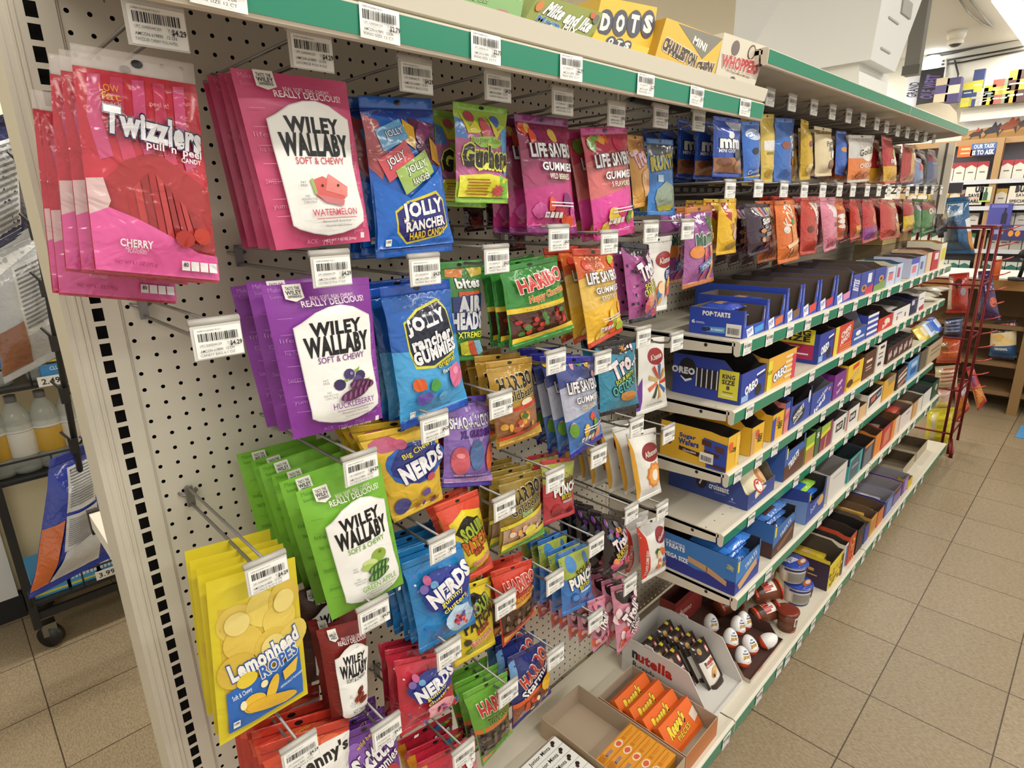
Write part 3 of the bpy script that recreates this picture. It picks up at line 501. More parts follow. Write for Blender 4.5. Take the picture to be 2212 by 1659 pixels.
 ('gummy_bag', 'candy bag', 'foil', [(1047, 783), (1147, 770), (1164, 939), (1073, 973)], -.27, 5, .028, (1201, 783), 'gold gummy bag with black lettering and a red-edged window', 'b08a3a', [R(0, 0, 1, .12, 'a07c30'), logo('HARIBO', .52, .25, .78, .15, '1c1a18', 'e8dcc0', .05, rot=.1, b=.04), T('Goldbears', .55, .39, .78, .11, '1c1a18', 'd8c898', .05, rot=.1), E(.7, .5, .16, .05, 'e8dcc0'), P([(0, .56), (1, .5), (1, .54), (0, .6)], 'c83a2c'), P([(0, .6), (1, .54), (1, .8), (0, .86)], '9a6a48')]+gummies(11, ('d8a040', 'c8502a', '3a6a34', 'e0c090', 'b85a3a'), .1, .62, .8, .8, 20, .07)+[P([(0, .85), (1, .79), (1, .83), (0, .89)], 'c83a2c'), P([(0, .89), (1, .83), (1, 1), (0, 1)], 'c0983c')], dict(thick=.024)),
 ('gummy_bag', 'candy bag', 'foil', [(1192, 772), (1280, 768), (1301, 944), (1233, 994)], -.27, 4, .03, (1302, 784), 'navy and white gummy bag with tumbling fruit gummies', '4a5aa0', lifesv('4a5490', 'b8bcd0', '4a78b8', 'COLLISIONS', ('d8503a', 'e8c03a', '6a9a3a', 'e88a6a', 'd8a0b0'), 41, '20203a'), dict(thick=.018, seal='3a3aa0')),
 ('gummy_bag', 'candy bag', 'foil', [(1284, 740), (1372, 728), (1380, 880), (1296, 900)], -.25, 2, .04, (1390, 729), 'turquoise and black gummy bag with a slanted white logo', '3a8aa8', [BLOB(.5, .08, .5, .12, '2a2424', 12, 2), BURST(.62, .12, .1, .06, 'c88a3a', 8, .6), logo('Trolli', .58, .3, .7, .22, 'f2e6ec', '2a1420', .06, rot=.42, b=.05), T('SOUR BRITE', .55, .5, .5, .06, 'd8e048', '1e1a1a', .06, rot=.3), T('OCTOPUS', .55, .6, .66, .12, '5ab8a8', '1e1a1a', .07, rot=.3), BLOB(.62, .76, .26, .09, 'c0803a', 10, 4)], dict(thick=.02, seal='24202a')),
 ('gummy_bag', 'candy bag', 'pouch', [(1378, 732), (1434, 727), (1441, 877), (1374, 900)], -.23, 1, .03, (1462, 739), 'white gummy bag with a pinwheel of coloured worms', 'e8e6e0', [P([(0, .6), (.08, .5), (.12, 1), (0, 1)], '6a3a9a'), E(.56, .24, .32, .11, '9a2c30'), T('Albanese', .56, .24, .46, .07, 'eee2d8', rot=.1)]+[P([(.58+.05*math.cos(a), .58+.04*math.sin(a)), (.58+.34*math.cos(a-.15), .58+.24*math.sin(a-.15)), (.58+.36*math.cos(a+.12), .58+.25*math.sin(a+.12)), (.58+.06*math.cos(a+.6), .58+.05*math.sin(a+.6))], ('c8402c', '3a6aa8', 'd8a03a', '3a4a34', 'd86a4a', 'c8b060')[i % 6]) for i, a in enumerate([k*.698 for k in range(9)])]+[T('12 FLAVOR GUMMI', .5, .88, .5, .02, '333333')], dict(thick=.016)),
 ('licorice_rope_pouch', 'candy bag', 'pouch', [(444, 1258), (637, 1203), (665, 1498), (475, 1612)], -.27, 5, .022, (578, 1240), 'yellow lemon rope pouch with a blue base panel', 'd6c42c', [P([(.08, .17), (.94, .17), (.93, .94), (.09, .94)], 'cfae3c')]+[E(u, v, .2, .11, c, r_) for u, v, c, r_ in ((.25, .27, 'd9bd55', .4), (.55, .24, 'e0c860', -.3), (.8, .22, 'd4b648', .5), (.72, .34, 'dcc25c', 0), (.3, .4, 'd9bb50', -.6), (.6, .48, 'd6b84c', .1), (.85, .5, 'dcc25c', .4), (.22, .56, 'd2b244', .3))]+[E(u, v, .13, .07, 'e3cf7c', .3) for u, v in ((.25, .27), (.78, .23), (.6, .48))]+[P([(.09, .68), (.3, .64), (.6, .66), (.92, .6), (.93, .94), (.09, .94)], '2f68b8'), logo('Lemonhead', .52, .52, .78, .105, 'efeee6', '2a4fa0', .06, rot=.22, b=.04), T('ROPES', .66, .6, .44, .085, '2f62b8', 'eceadd', .06, rot=.2, b=.03), E(.3, .63, .11, .045, 'e2c63a', -.4), T('Soft & Chewy', .24, .71, .2, .04, 'd8e4f2', rot=.2), E(.36, .8, .13, .06, 'e2b83a', .5), E(.24, .78, .035, .03, 'f0e2b0'), E(.56, .76, .06, .09, 'e2b83a', .3), E(.47, .7, .04, .025, 'f0e2b0'), E(.55, .85, .3, .045, 'dcae34', .3), P([(.68, .68), (.88, .64), (.84, .73), (.7, .75)], 'e0ba42'), T('ARTIFICIALLY FLAVORED', .78, .77, .28, .016, 'd8e4f2', rot=.18)]+KCAL(.16, .88), dict(top=0, bot=0, thick=.016, pinch=0)),
 ('licorice_pouch', 'candy bag', 'pouch', [(682, 1362), (795, 1332), (790, 1530), (717, 1567)], -.26, 2, .04, (808, 1330), 'dark red licorice pouch with cinnamon twists on its white panel', '7e2420', wiley('7e2420', '9a4038', 'HOT CINNAMON', '2a2020', A_CIN), dict(top=0, bot=0, thick=.024, pinch=.03)),
 ('gummy_bag', 'candy bag', 'foil', [(866, 1218), (1005, 1165), (1027, 1345), (907, 1413)], -.27, 5, .026, (956, 1184), 'blue gummy cluster bag with a navy splash', '2f86c8', nerds('2f86c8', 'b8d4ea', 3, CLUS('d8402a', 4)), dict(thick=.024)),
 ('sour_candy_bag', 'candy bag', 'foil', [(936, 1095), (1031, 1056), (1066, 1226), (1000, 1262)], -.26, 2, .03, (1090, 1096), 'red-topped yellow sour candy bag', 'd8503a', [P([(.1, .24), (.5, .14), (.95, .2), (1, .8), (.5, .86), (.12, .9)], 'e2cc2e'), BLOB(.55, .36, .4, .16, '1e1a16', 16, 5, .3), logo('SOUR', .58, .38, .6, .16, 'a8bf3c', '1e1a16', .06, rot=.2, b=.05), logo('PATCH', .6, .53, .7, .14, 'd8702c', '1e1a16', .06, rot=.2, b=.05), T('KIDS', .6, .63, .3, .07, 'c83a2c', '1e1a16', .05, rot=.2), T('Watermelon', .6, .74, .6, .06, 'd85a6a', 'f0e2c0', .04, rot=.25), BLOB(.3, .84, .14, .05, '8aaa3c', 8, 3), BLOB(.75, .84, .12, .05, 'd86a5a', 8, 4)], dict(thick=.02, seal='d8503a')),
 ('gummy_bag', 'candy bag', 'foil', [(1077, 1036), (1169, 1012), (1170, 1157), (1076, 1203)], -.27, 4, .026, (1199, 1037), 'dull gold sour gummy bag with yellow and green base', '8a7330', [R(0, 0, 1, .1, '9a8038'), logo('HARIBO', .55, .24, .74, .16, '1a1814', 'd8ccb0', .05, rot=.2, b=.04), T('Goldbears', .56, .4, .76, .11, '1a1814', 'c8bc90', .05, rot=.2), T('Sour', .56, .5, .26, .06, '4a9a48', 'e0e8d0', .05, rot=.2), P([(0, .62), (1, .48), (1, .54), (0, .67)], 'dcc83a'), P([(.04, .67), (.97, .54), (.97, .76), (.04, .86)], 'b0927a')]+gummies(14, ('d8b0a0', 'c8a080', 'd89a50', 'e0c8b8', 'c07a3a'), .12, .66, .8, .8, 16, .06)+[E(.58, .74, .14, .07, 'd8cc50'), P([(0, .84), (1, .74), (1, .82), (0, .92)], 'dcc83a'), P([(0, .92), (1, .82), (1, 1), (0, 1)], '4f9c3c')], dict(thick=.022)),
 ('sour_candy_bag', 'candy bag', 'foil', [(1167, 996), (1240, 985), (1241, 1109), (1173, 1136)], -.25, 2, .05, (1293, 987), 'red sour candy bites bag with a lime top', 'b83a44', [P([(0, 0), (1, 0), (1, .3), (0, .36)], 'a0a84a'), E(.25, .22, .14, .1, 'a83a40'), T('SOUR', .64, .33, .5, .09, '1c1a16', 'c8c048', .04, b=.04), logo('PUNCH', .6, .46, .76, .15, 'efeee8', '1c1a16', .06, rot=.08, b=.05), T('BITES', .6, .58, .36, .07, 'e0d23a', '1c1a16', .05), R(.45, .64, .8, .68, 'a09a90'), E(.3, .78, .16, .1, '9a2c36'), E(.75, .86, .1, .06, '9a2c36')], dict(thick=.018)),
 ('gummy_bag', 'candy bag', 'pouch', [(1352, 937), (1416, 923), (1428, 1063), (1377, 1088)], -.27, 6, .042, (1444, 939), 'white gummy bag with an orange ring and a yellow edge', 'e6e4dd', [P([(0, .0), (.06, .12), (.1, .5), (.1, 1), (0, 1)], 'e0a83a'), E(.6, .3, .34, .13, '8a2c30'), T('Albanese', .6, .3, .5, .08, 'eee2d8', rot=.15), BURST(.62, .63, .32, .2, 'd87a3a', 10, .14), BURST(.62, .63, .26, .165, 'e8a44c', 10, .14), E(.62, .63, .13, .085, 'f4ead8')], dict(thick=.02, side='d89a30', back='cfccc4')),
 ('sour_candy_bag', 'candy bag', 'foil', [(985, 1270), (1060, 1244), (1070, 1391), (981, 1443)], -.255, 2, .03, (1092, 1308), 'plain yellow sour candy bag with black and red lettering', 'dcc42e', [BLOB(.5, .3, .4, .2, '1e1a16', 15, 2, .35), logo('SOUR', .55, .28, .6, .14, '9ab23c', '1e1a16', .06, rot=.3, b=.05), logo('PATCH', .52, .46, .8, .15, '201c18', 'dcc42e', .04, rot=.3, b=.05), T('KIDS', .6, .58, .34, .08, 'c8382c', '1e1a16', .05, rot=.3), T('Extreme', .56, .7, .56, .09, 'd8604a', 'f0e2c0', .05, rot=.3), BLOB(.3, .84, .1, .06, '8aa84a', 8, 3), BLOB(.2, .7, .1, .05, '3a3a30', 7, 8)], dict(thick=.02)),
 ('gummy_bag', 'candy bag', 'foil', [(1059, 1236), (1149, 1206), (1153, 1325), (1086, 1399)], -.265, 2, .03, (1199, 1259), 'red gummy bag with a window of brown cola bottles', 'c8402e', haribo('c8402e', 'Happy-Cola', 'e0a83a', 'a02a20', lc='b8342a', lo='f0e0d0', band='d8a83a', win='4a3428', cols=('3c2a20', '5a4030', '7a5a40', '8a7060'), low='d8562e'), dict(thick=.022)),
 ('sour_candy_bag', 'candy bag', 'foil', [(1204, 1198), (1271, 1168), (1282, 1300), (1214, 1333)], -.27, 5, .03, (1288, 1179), 'blue sour candy bites bag with a lime top', '3f78c0', [P([(0, 0), (1, 0), (1, .34), (0, .42)], 'a3b24a'), E(.28, .2, .15, .12, '4a8ac8'), E(.78, .2, .08, .1, '4a7ab8'), T('SOUR', .62, .32, .5, .09, '1c1a16', 'c8c448', .04, rot=.2, b=.04), logo('PUNCH', .58, .45, .8, .16, 'efeee8', '1c1a16', .06, rot=.2, b=.05), T('BITES', .62, .57, .36, .07, 'e0d23a', '1c1a16', .05, rot=.2), R(.45, .63, .85, .66, 'b8d0e8'), E(.3, .72, .12, .08, '2a5aa0'), E(.3, .71, .09, .05, '4a86cc'), E(.78, .8, .1, .07, '2a5aa0')], dict(thick=.018)),
 ('gummy_bag', 'candy bag', 'foil', [(1297, 1108), (1352, 1122), (1356, 1226), (1303, 1248)], -.27, 5, .035, (1364, 1110), 'black gummy bag with bright worms and a slanted logo', '2a2428', gummies(8, ('4a88c8', 'd8702c', 'c04a8a', 'e0a050', '6a3a8a', '8a8a90'), .05, .05, .95, .4, 14, .08)+[logo('Trolli', .56, .38, .66, .2, 'f0dfe8', '2a1420', .06, rot=.6, b=.05), T('BURSTIN', .6, .56, .6, .11, 'd8b83a', '1a1614', .06, rot=.5), T('CRAWLERS', .6, .66, .5, .06, 'e0d8d0', '1a1614', .05, rot=.5)]+gummies(9, ('d85a8a', '8a5ab0', 'e0904a', 'c84a6a'), .1, .7, .9, .88, 10, .1), dict(thick=.02)),
 ('gummy_bag', 'candy bag', 'pouch', [(1374, 1130), (1435, 1112), (1438, 1230), (1386, 1261)], -.26, 2, .05, (1430, 1104), 'white gummy bear bag with a red edge', 'e6e3dd', [P([(0, .0), (.16, .25), (.22, .6), (.2, 1), (0, 1)], 'c83a2c'), P([(.0, 0), (1, 0), (1, .1), (.2, .22)], 'c4c2be'), E(.7, .27, .26, .13, '8a2830'), T('Albanese', .7, .27, .4, .07, 'eee2d8', rot=.5), T('12 FLAVOR GUMMI BEARS', .13, .66, .62, .05, 'f0dcd0', rot=1.45)]+gummies(3, ('c83a2c', '3a6a34', '3a5aa0', 'e0c890', 'd8703a'), .45, .5, .92, .85, 10, .09), dict(thick=.022, side='c83a2c')),
 ('gummy_bag', 'candy bag', 'foil', [(850, 1427), (973, 1403), (984, 1518), (864, 1593)], -.265, 3, .03, (970, 1413), 'red gummy cluster bag with a navy splash', 'c03244', nerds('c03244', 'e0a0a8', 13, CLUS('a83a34', 7)), dict(thick=.024)),
 ('gummy_bag', 'candy bag', 'foil', [(1096, 1421), (1178, 1380), (1190, 1496), (1106, 1576)], -.265, 3, .036, (1200, 1421), 'navy gummy bag with an orange-edged window', '27306e', [P([(0, .1), (.16, .02), (.1, .5), (0, .6)], '6a9ac8'), logo('HARIBO', .56, .28, .8, .18, 'c8402e', 'f0e4dc', .06, rot=.5, b=.04), T('Starmix', .56, .46, .8, .12, 'eef0f2', '1c2450', .04, rot=.5, b=.03), P([(0, .66), (1, .48), (1, .53), (0, .72)], 'd8602c'), P([(0, .72), (1, .53), (1, .8), (0, .93)], '8a4a34')]+gummies(23, ('d8a030', 'c84a2c', '5a3a30', 'e0d0b8', '3a3a3a'), .12, .68, .9, .82, 18, .06)+[E(.78, .56, .16, .11, 'dcae2c')], dict(thick=.022)),
 ('gummy_bag', 'candy bag', 'foil', [(1318, 1268), (1371, 1254), (1380, 1360), (1333, 1416)], -.275, 8, .03, (1361, 1264), 'pale pink and black gummy bag with a slanted logo', 'd08aa0', [BLOB(.5, .1, .5, .2, '241c20', 14, 2, .3)]+gummies(5, ('e8c0cc', 'f0d8dc', 'd8708a', 'd8604a', 'c05a7a'), .05, .1, .95, .9, 20, .12)+[logo('Trolli', .56, .42, .7, .22, 'f4e8ec', '2a1420', .08, rot=.7, b=.05), T('EVIL', .66, .6, .4, .12, 'f4e8ec', '2a1420', .08, rot=.6), T('TWINS', .66, .7, .5, .12, 'f4e8ec', '2a1420', .08, rot=.6)], dict(thick=.02, seal='c87a92')),
 ('gummy_bag', 'candy bag', 'foil', [(1268, 1300), (1306, 1284), (1312, 1380), (1281, 1410)], -.275, 7, .034, (1286, 1343), 'pale pink gummy bag half hidden by its price label', 'c8849a', gummies(15, ('e8c0cc', 'd8708a', 'd8604a', '4a3038'), .05, .1, .95, .9, 18, .12)+[logo('Trolli', .5, .4, .7, .2, 'f4e8ec', '2a1420', .08, rot=.7, b=.05)], dict(thick=.02)),
 ('gummy_bag', 'candy bag', 'foil', [(998, 1499), (1095, 1449), (1103, 1585), (1042, 1656)], -.265, 3, .032, (1098, 1499), 'light green gummy bag with a dark snake window', '6aa63c', haribo('6aa63c', 'TWIN SNAKES', '2a2418', '9ac85a', band='d8703a', win='4a3c3a', cols=('3a3038', '6a5a50', '8a4a3a', '5a6a40'), low='5a9a3a'), dict(thick=.022)),
 ('candy_bag', 'candy bag', 'foil', [(560, 1612), (752, 1548), (775, 1800), (600, 1880)], -.27, 5, .03, (649, 1628), 'red chewy candy bag with black lettering on white', 'b8382e', [P([(0, .12), (.5, .06), (1, .1), (1, .2), (0, .26)], 'd8543a'), E(.3, .16, .14, .05, 'e06a48'), E(.75, .12, .12, .04, 'e06a48'), P([(.2, .16), (1, .1), (1, .5), (.2, .5)], 'eceae4'), T("Kenny's", .62, .22, .72, .11, '1c1a1a', rot=.15, b=.04), T('Original flavor', .6, .08, .5, .03, 'd8b03a', rot=.3)]+gummies(2, ('c83a2c', 'd8603a'), .1, .55, .9, .9, 10, .1), dict(thick=.02, seal='c03a2a')),
 ('gummy_bag', 'candy bag', 'foil', [(711, 1598), (852, 1540), (880, 1740), (740, 1790)], -.265, 3, .03, (836, 1582), 'purple gummy bag with a rainbow edge', '6a3a8e', [P([(0, .1), (.16, 0), (.1, .3), (.03, .9), (0, .9)], 'd8902c'), P([(.16, .02), (.24, .02), (.16, .3), (.1, .6)], 'c83a2c'), E(.3, .3, .2, .18, '8a5ab0'), logo('Skittles', .6, .25, .8, .17, 'f2f0f2', '3a1a58', .05, rot=.42, b=.04), T('Gummies', .66, .4, .6, .12, 'f2f0f2', '3a1a58', .05, rot=.42), T('wild berry', .5, .12, .4, .04, 'e0b83a', rot=.42), E(.8, .56, .16, .13, 'b03038'), E(.78, .53, .06, .04, 'd8707a')], dict(thick=.024)),
 ('gummy_bag', 'candy bag', 'foil', [(900, 1650), (1026, 1586), (1045, 1750), (930, 1810)], -.265, 3, .036, (1002, 1632), 'bright red gummy bag with a rainbow edge', 'c02c40', [P([(0, .1), (.16, 0), (.1, .3), (.03, .9), (0, .9)], 'd8902c'), P([(.6, .02), (.7, 0), (.78, .12), (.66, .12)], '3a6ab0'), P([(.7, 0), (.8, 0), (.88, .1), (.78, .12)], '4a9a48'), P([(.8, 0), (.9, 0), (.96, .08), (.88, .1)], 'dcb83a'), logo('Skittles', .55, .28, .8, .17, 'f2f0f2', '6a1020', .05, rot=.42, b=.04), T('Gummies', .6, .42, .6, .12, 'f2f0f2', '6a1020', .05, rot=.42), E(.78, .45, .16, .13, 'd04050')], dict(thick=.024)),
 # second bay, upper row
 ('snack_bag', 'snack bag', 'foil', [(1540, 250), (1600, 258), (1600, 384), (1537, 382)], -.25, 5, .05, (1509, 262), 'navy snack bag with white lowercase lettering', '2c4ea8', [P([(.35, 0), (1, 0), (1, .2), (.5, .22)], 'b8bcc8'), E(.45, .3, .1, .06, 'e8eaf0'), T('mm', .45, .44, .62, .13, 'eceef0', '24282e', .04, b=.05), T('MINI COOKIES', .4, .56, .6, .06, 'e8eaf2'), P([(0, .68), (1, .66), (1, .92), (0, .92)], '9a6a48'), E(.25, .75, .2, .08, '7a4a34'), E(.7, .62, .16, .1, '2a2826'), E(.75, .8, .18, .09, 'b08058')], dict(thick=.02)),
 ('snack_bag', 'snack bag', 'foil', [(1600, 262), (1640, 262), (1640, 388), (1606, 392)], -.25, 4, .05, (1663, 211), 'bright blue snack bag with a white swirl', '3a6ec4', [E(.5, .22, .4, .1, 'c8d8ee'), T('Chips', .5, .22, .7, .09, '3a6ec4', rot=.2), E(.45, .5, .16, .06, '1c2430'), T('Cookies', .5, .84, .7, .07, 'e8eef4', rot=.1), P([(.0, .93), (1, .9), (1, 1), (0, 1)], 'd8c04a')], dict(thick=.02)),
 ('snack_bag', 'snack bag', 'foil', [(1641, 246), (1672, 246), (1668, 396), (1643, 396)], -.25, 4, .05, (1711, 223), 'pale yellow snack bag with a white band', 'd2b656', [R(.1, .38, 1, .52, 'e0dede'), R(.2, .54, .9, .58, '8a8040'), E(.4, .85, .25, .06, 'c0a03c')], dict(thick=.02)),
 ('snack_bag', 'snack bag', 'foil', [(1674, 254), (1716, 256), (1710, 398), (1670, 392)], -.25, 4, .05, (1758, 233), 'royal blue snack bag with white lettering and orange cookies', '3266b4', [T('TATE', .75, .3, .5, .1, 'f0f0f0', rot=.2, b=.04), T('MINI', .8, .42, .4, .08, 'f0f0f0'), E(.35, .42, .16, .06, '8a4a30'), R(.7, .5, 1, .58, 'e6e6e6'), E(.8, .66, .14, .06, 'b85a30')], dict(thick=.02)),
 ('snack_bag', 'snack bag', 'foil', [(1730, 256), (1746, 262), (1750, 388), (1727, 390)], -.26, 4, .05, (1798, 243), 'gold snack bag seen almost edge on', 'c8a434', [E(.5, .4, .2, .06, '7a3a5a'), T('MINIS', .8, .5, .2, .3, 'e8d8a0', rot=1.5), E(.5, .8, .3, .08, 'e0cc90')], dict(thick=.026)),
 ('snack_bag', 'snack bag', 'pouch', [(1758, 272), (1796, 278), (1796, 380), (1760, 382)], -.26, 4, .05, (1833, 251), 'cream cookie bag with black script', 'd8c8a4', [P([(0, 0), (1, 0), (1, .12), (0, .16)], '7a6038'), T('Famous', .66, .3, .6, .1, '2a2420', 'eceade', .06, rot=.15), T('Amos', .68, .42, .5, .1, '2a2420', 'eceade', .06, rot=.1), E(.75, .55, .16, .08, 'eeeae0'), E(.7, .75, .25, .1, '8a6a5a')], dict(thick=.026)),
 ('snack_bag', 'snack bag', 'foil', [(1806, 282), (1828, 284), (1830, 382), (1803, 376)], -.26, 4, .05, (1864, 260), 'blue snack bag with an orange cookie, narrow', '3a62b4', [E(.35, .42, .2, .06, 'c88a40'), T('mini', .8, .3, .3, .1, 'f0f0f0'), R(.6, .55, 1, .7, 'e0d0c0'), E(.75, .66, .14, .06, 'a85a30')], dict(thick=.022)),
 ('snack_bag', 'snack bag', 'foil', [(1832, 291), (1889, 292), (1877, 392), (1829, 396)], -.28, 3, .04, (1894, 268), 'silver and orange fish cracker bag with black script', 'd8762c', [P([(0, 0), (1, 0), (1, .46), (.6, .5), (0, .48)], 'c4c2be'), E(.62, .4, .28, .16, 'e8e4da'), T('Goldfish', .6, .34, .7, .13, '1e1c1c', 'e8e4da', .05, rot=.08, b=.03), T('CHEDDAR', .6, .64, .62, .09, 'ece6dc', rot=.02, b=.03), BLOB(.4, .84, .2, .1, 'c8601e', 10, 3), BLOB(.7, .85, .15, .08, 'e08a40', 10, 4)], dict(thick=.03, seal='c8c4be')),
 ('snack_bag', 'snack bag', 'foil', [(1903, 292), (1926, 298), (1937, 396), (1908, 398)], -.27, 4, .05, (1915, 275), 'red and yellow snack bag in the upper row', 'b8383c', [P([(0, .62), (1, .62), (1, 1), (0, 1)], 'd8a830'), E(.6, .35, .2, .1, '8aa03a'), T('mini', .6, .5, .6, .1, 'f0e8e0', b=.04), BURST(.6, .5, .2, .12, 'eee0d4', 6)], dict(thick=.026)),
 ('snack_bag', 'snack bag', 'foil', [(1950, 311), (1976, 314), (1974, 392), (1943, 396)], -.27, 4, .05, (1939, 283), 'red snack bag with a tan panel', 'a83432', [P([(.4, 0), (1, 0), (.9, 1), (.3, 1)], 'c89a5a'), R(.55, .15, .8, .4, 'e8dcc8')], dict(thick=.026)),
 ('snack_bag', 'snack bag', 'foil', [(1974, 340), (1990, 344), (1994, 396), (1974, 402)], -.27, 3, .05, (1960, 287), 'small blue and red snack bag near the bay end', '7a8cb0', [R(.3, .2, .8, .45, 'c83a40'), R(0, 0, 1, .1, 'd0c8c0')], dict(thick=.02)),
 ('snack_bag', 'snack bag', 'foil', [(2003, 322), (2020, 326), (2025, 398), (2000, 402)], -.27, 4, .05, (1980, 293), 'slate blue snack bag with a crimson top, last in the upper row', '4c5878', [P([(0, 0), (1, 0), (1, .32), (0, .32)], '7a2a3c'), R(.2, .36, .8, .4, '7a86a0')], dict(thick=.024)),
 # second bay, lower row
 ('candy_bag', 'candy bag', 'foil', [(1479, 449), (1538, 442), (1541, 607), (1473, 626)], -.27, 2, .06, None, 'violet fruit stick bag with green lettering', '9a5a92', [P([(0, 0), (1, 0), (1, .08), (0, .1)], 'c8743a'), P([(.2, .05), (1, .1), (1, .3), (.3, .3)], '7a3a80'), E(.8, .22, .2, .08, '3a5a3c'), BURST(.72, .17, .14, .06, '3f6a40', 7, .5), logo('Mamba', .62, .38, .78, .17, '2e5a44', 'dfe4dc', .06, rot=.16, b=.04), E(.28, .55, .2, .08, 'd8863a'), P([(.5, .5), (.58, .5), (.56, .95), (.48, .95)], 'd86a7a'), P([(.7, .5), (.78, .5), (.82, .95), (.72, .95)], 'e0a060'), P([(.3, .73), (.75, .62), (.72, .74), (.38, .83)], '5a7ab8'), T('STICKS', .55, .73, .36, .06, 'e4ecf4', '2a3a6a', .05, rot=.3), T('SOUR', .6, .62, .3, .05, 'c8343c', rot=.4)], dict(thick=.022, seal='b8703a')),
 ('candy_bag', 'candy bag', 'foil', [(1552, 430), (1590, 428), (1589, 546), (1546, 552)], -.27, 3, .045, (1577, 410), 'yellow taffy bag with a dark red stripe', 'dcae20', [P([(.1, 0), (.4, 0), (.44, .4), (.2, .3)], 'a83038'), T('Slo Poke', .66, .4, .6, .1, 'a85a20', 'e8cc60', .05, rot=.5, b=.03), E(.7, .62, .22, .12, 'd8b0a0'), E(.55, .85, .25, .06, 'b8a060')], dict(thick=.022)),
 ('candy_bag', 'candy bag', 'foil', [(1606, 440), (1662, 440), (1664, 540), (1616, 556)], -.27, 3, .055, (1638, 409), 'black fruit candy bag with rainbow stripes', '3a2838', [P([(.3, .02), (1, .0), (1, .25), (.35, .25)], 'b8b4b4'), R(.45, .02, .55, .24, 'c84a3a'), R(.62, .02, .72, .22, '5a4a9a'), R(.8, .02, .88, .2, 'c8c83a'), T('Skittles', .66, .32, .56, .11, 'f0f0f0', '201820', .05, rot=.1, b=.04), T('Gummies', .68, .45, .46, .07, 'f0f0f0', '201820', .05), T('SOURS', .7, .6, .36, .07, 'e8e8f0', '201820', .05)]+gummies(3, ('c88a5a', 'a83a5a', '5a3a78', 'd86a3a'), .2, .45, .95, .9, 12, .08), dict(thick=.026)),
 ('freeze_dried_pouch', 'candy bag', 'foil', [(1672, 434), (1715, 431), (1726, 560), (1680, 572)], -.28, 2, .06, (1693, 410), 'orange pouch shaped like a popsicle with white lettering', 'd8702c', [T('KOZED', .5, .16, .8, .2, 'f0dccc', 'd87a3c', .05, rot=.9), E(.25, .45, .1, .06, 'dcd8cc'), BURST(.5, .33, .1, .07, '4a8a3c', 7), P([(.4, .4), (.6, .36), (.7, .9), (.5, .95)], 'e0904c'), P([(.2, .7), (.8, .6), (.8, .66), (.25, .76)], 'ecc8a4'), T('SOURS', .35, .85, .4, .06, 'f0dccc', rot=1.3), R(.8, .2, .95, .35, 'e8e0d8')], dict(thick=.026)),
 ('candy_bag', 'candy bag', 'foil', [(1729, 425), (1766, 423), (1763, 548), (1727, 552)], -.27, 4, .045, (1737, 412), 'red candy bag with a white torn patch', 'b83a2c', [P([(.4, .1), (.9, .12), (.95, .5), (.6, .45), (.5, .25)], 'ece4de'), T('DOT', .7, .28, .4, .14, 'b83a2c', rot=1.2), R(.6, .56, 1, .65, 'ece4de'), E(.3, .55, .12, .06, '6a2a1c')], dict(thick=.026)),
 ('candy_bag', 'candy bag', 'foil', [(1770, 427), (1804, 425), (1806, 536), (1779, 546)], -.27, 4, .045, (1777, 412), 'pale pink candy bag with a silver patch', 'd8849a', [P([(.3, .1), (.9, .2), (.8, .4), (.4, .35)], 'e8dce0'), T('SOUR', .7, .5, .5, .08, '4a3a48'), P([(.1, .75), (.9, .6), (.9, .95), (.3, 1)], 'cf6a80')], dict(thick=.026)),
 ('candy_bag', 'candy bag', 'foil', [(1800, 428), (1820, 428), (1822, 516), (1804, 520)], -.26, 4, .045, (1813, 411), 'vermilion candy bag with a white coil', 'c0522c', [E(.4, .42, .3, .06, 'e8e0d8'), E(.4, .54, .3, .06, 'e8e0d8'), E(.4, .66, .3, .05, 'e0d0c0'), E(.3, .2, .3, .08, 'd8783a')], dict(thick=.022)),
 ('candy_bag', 'candy bag', 'foil', [(1835, 430), (1848, 432), (1858, 512), (1836, 520)], -.26, 4, .045, (1842, 412), 'red and amber candy bag', 'c03a2c', [E(.7, .5, .2, .1, 'd88a3c'), P([(.2, .65), (1, .6), (1, .9), (.3, 1)], 'd8a040')], dict(thick=.024)),
 ('candy_bag', 'candy bag', 'foil', [(1862, 430), (1886, 432), (1895, 516), (1862, 528)], -.26, 4, .045, (1873, 412), 'red candy bag with a purple base', 'b82e30', [E(.6, .45, .2, .12, 'd8703a'), P([(0, .65), (.8, .58), (.9, .95), (0, 1)], '8a3a86')], dict(thick=.026)),
 ('chocolate_bag', 'candy bag', 'foil', [(1900, 430), (1932, 432), (1946, 512), (1900, 520)], -.26, 4, .045, (1898, 412), 'large red chocolate bag with a cream bar picture', 'b8302c', [P([(.5, .05), (.95, .05), (1, .25), (.6, .22)], 'd8c8a8'), BURST(.75, .45, .16, .14, 'e4dcd8', 6), P([(.5, .6), (1, .55), (1, .9), (.6, .95)], 'd8905a')], dict(thick=.03)),
 ('candy_bag', 'candy bag', 'foil', [(1950, 430), (1970, 432), (1974, 494), (1950, 504)], -.26, 4, .045, (1920, 413), 'maroon candy bag with a yellow base', 'a82c30', [P([(0, .5), (1, .46), (1, 1), (0, 1)], 'd8b430'), P([(.6, .1), (1, .1), (.9, .3), (.7, .3)], 'e0d4b8')], dict(thick=.026)),
 ('candy_bag', 'candy bag', 'foil', [(1974, 436), (1986, 436), (1988, 500), (1972, 505)], -.26, 4, .045, (1941, 413), 'narrow dark green candy bag', '3a7440', [R(0, 0, 1, .25, '6a3a4a'), E(.5, .2, .3, .1, 'a8a8c0')], dict(thick=.022)),
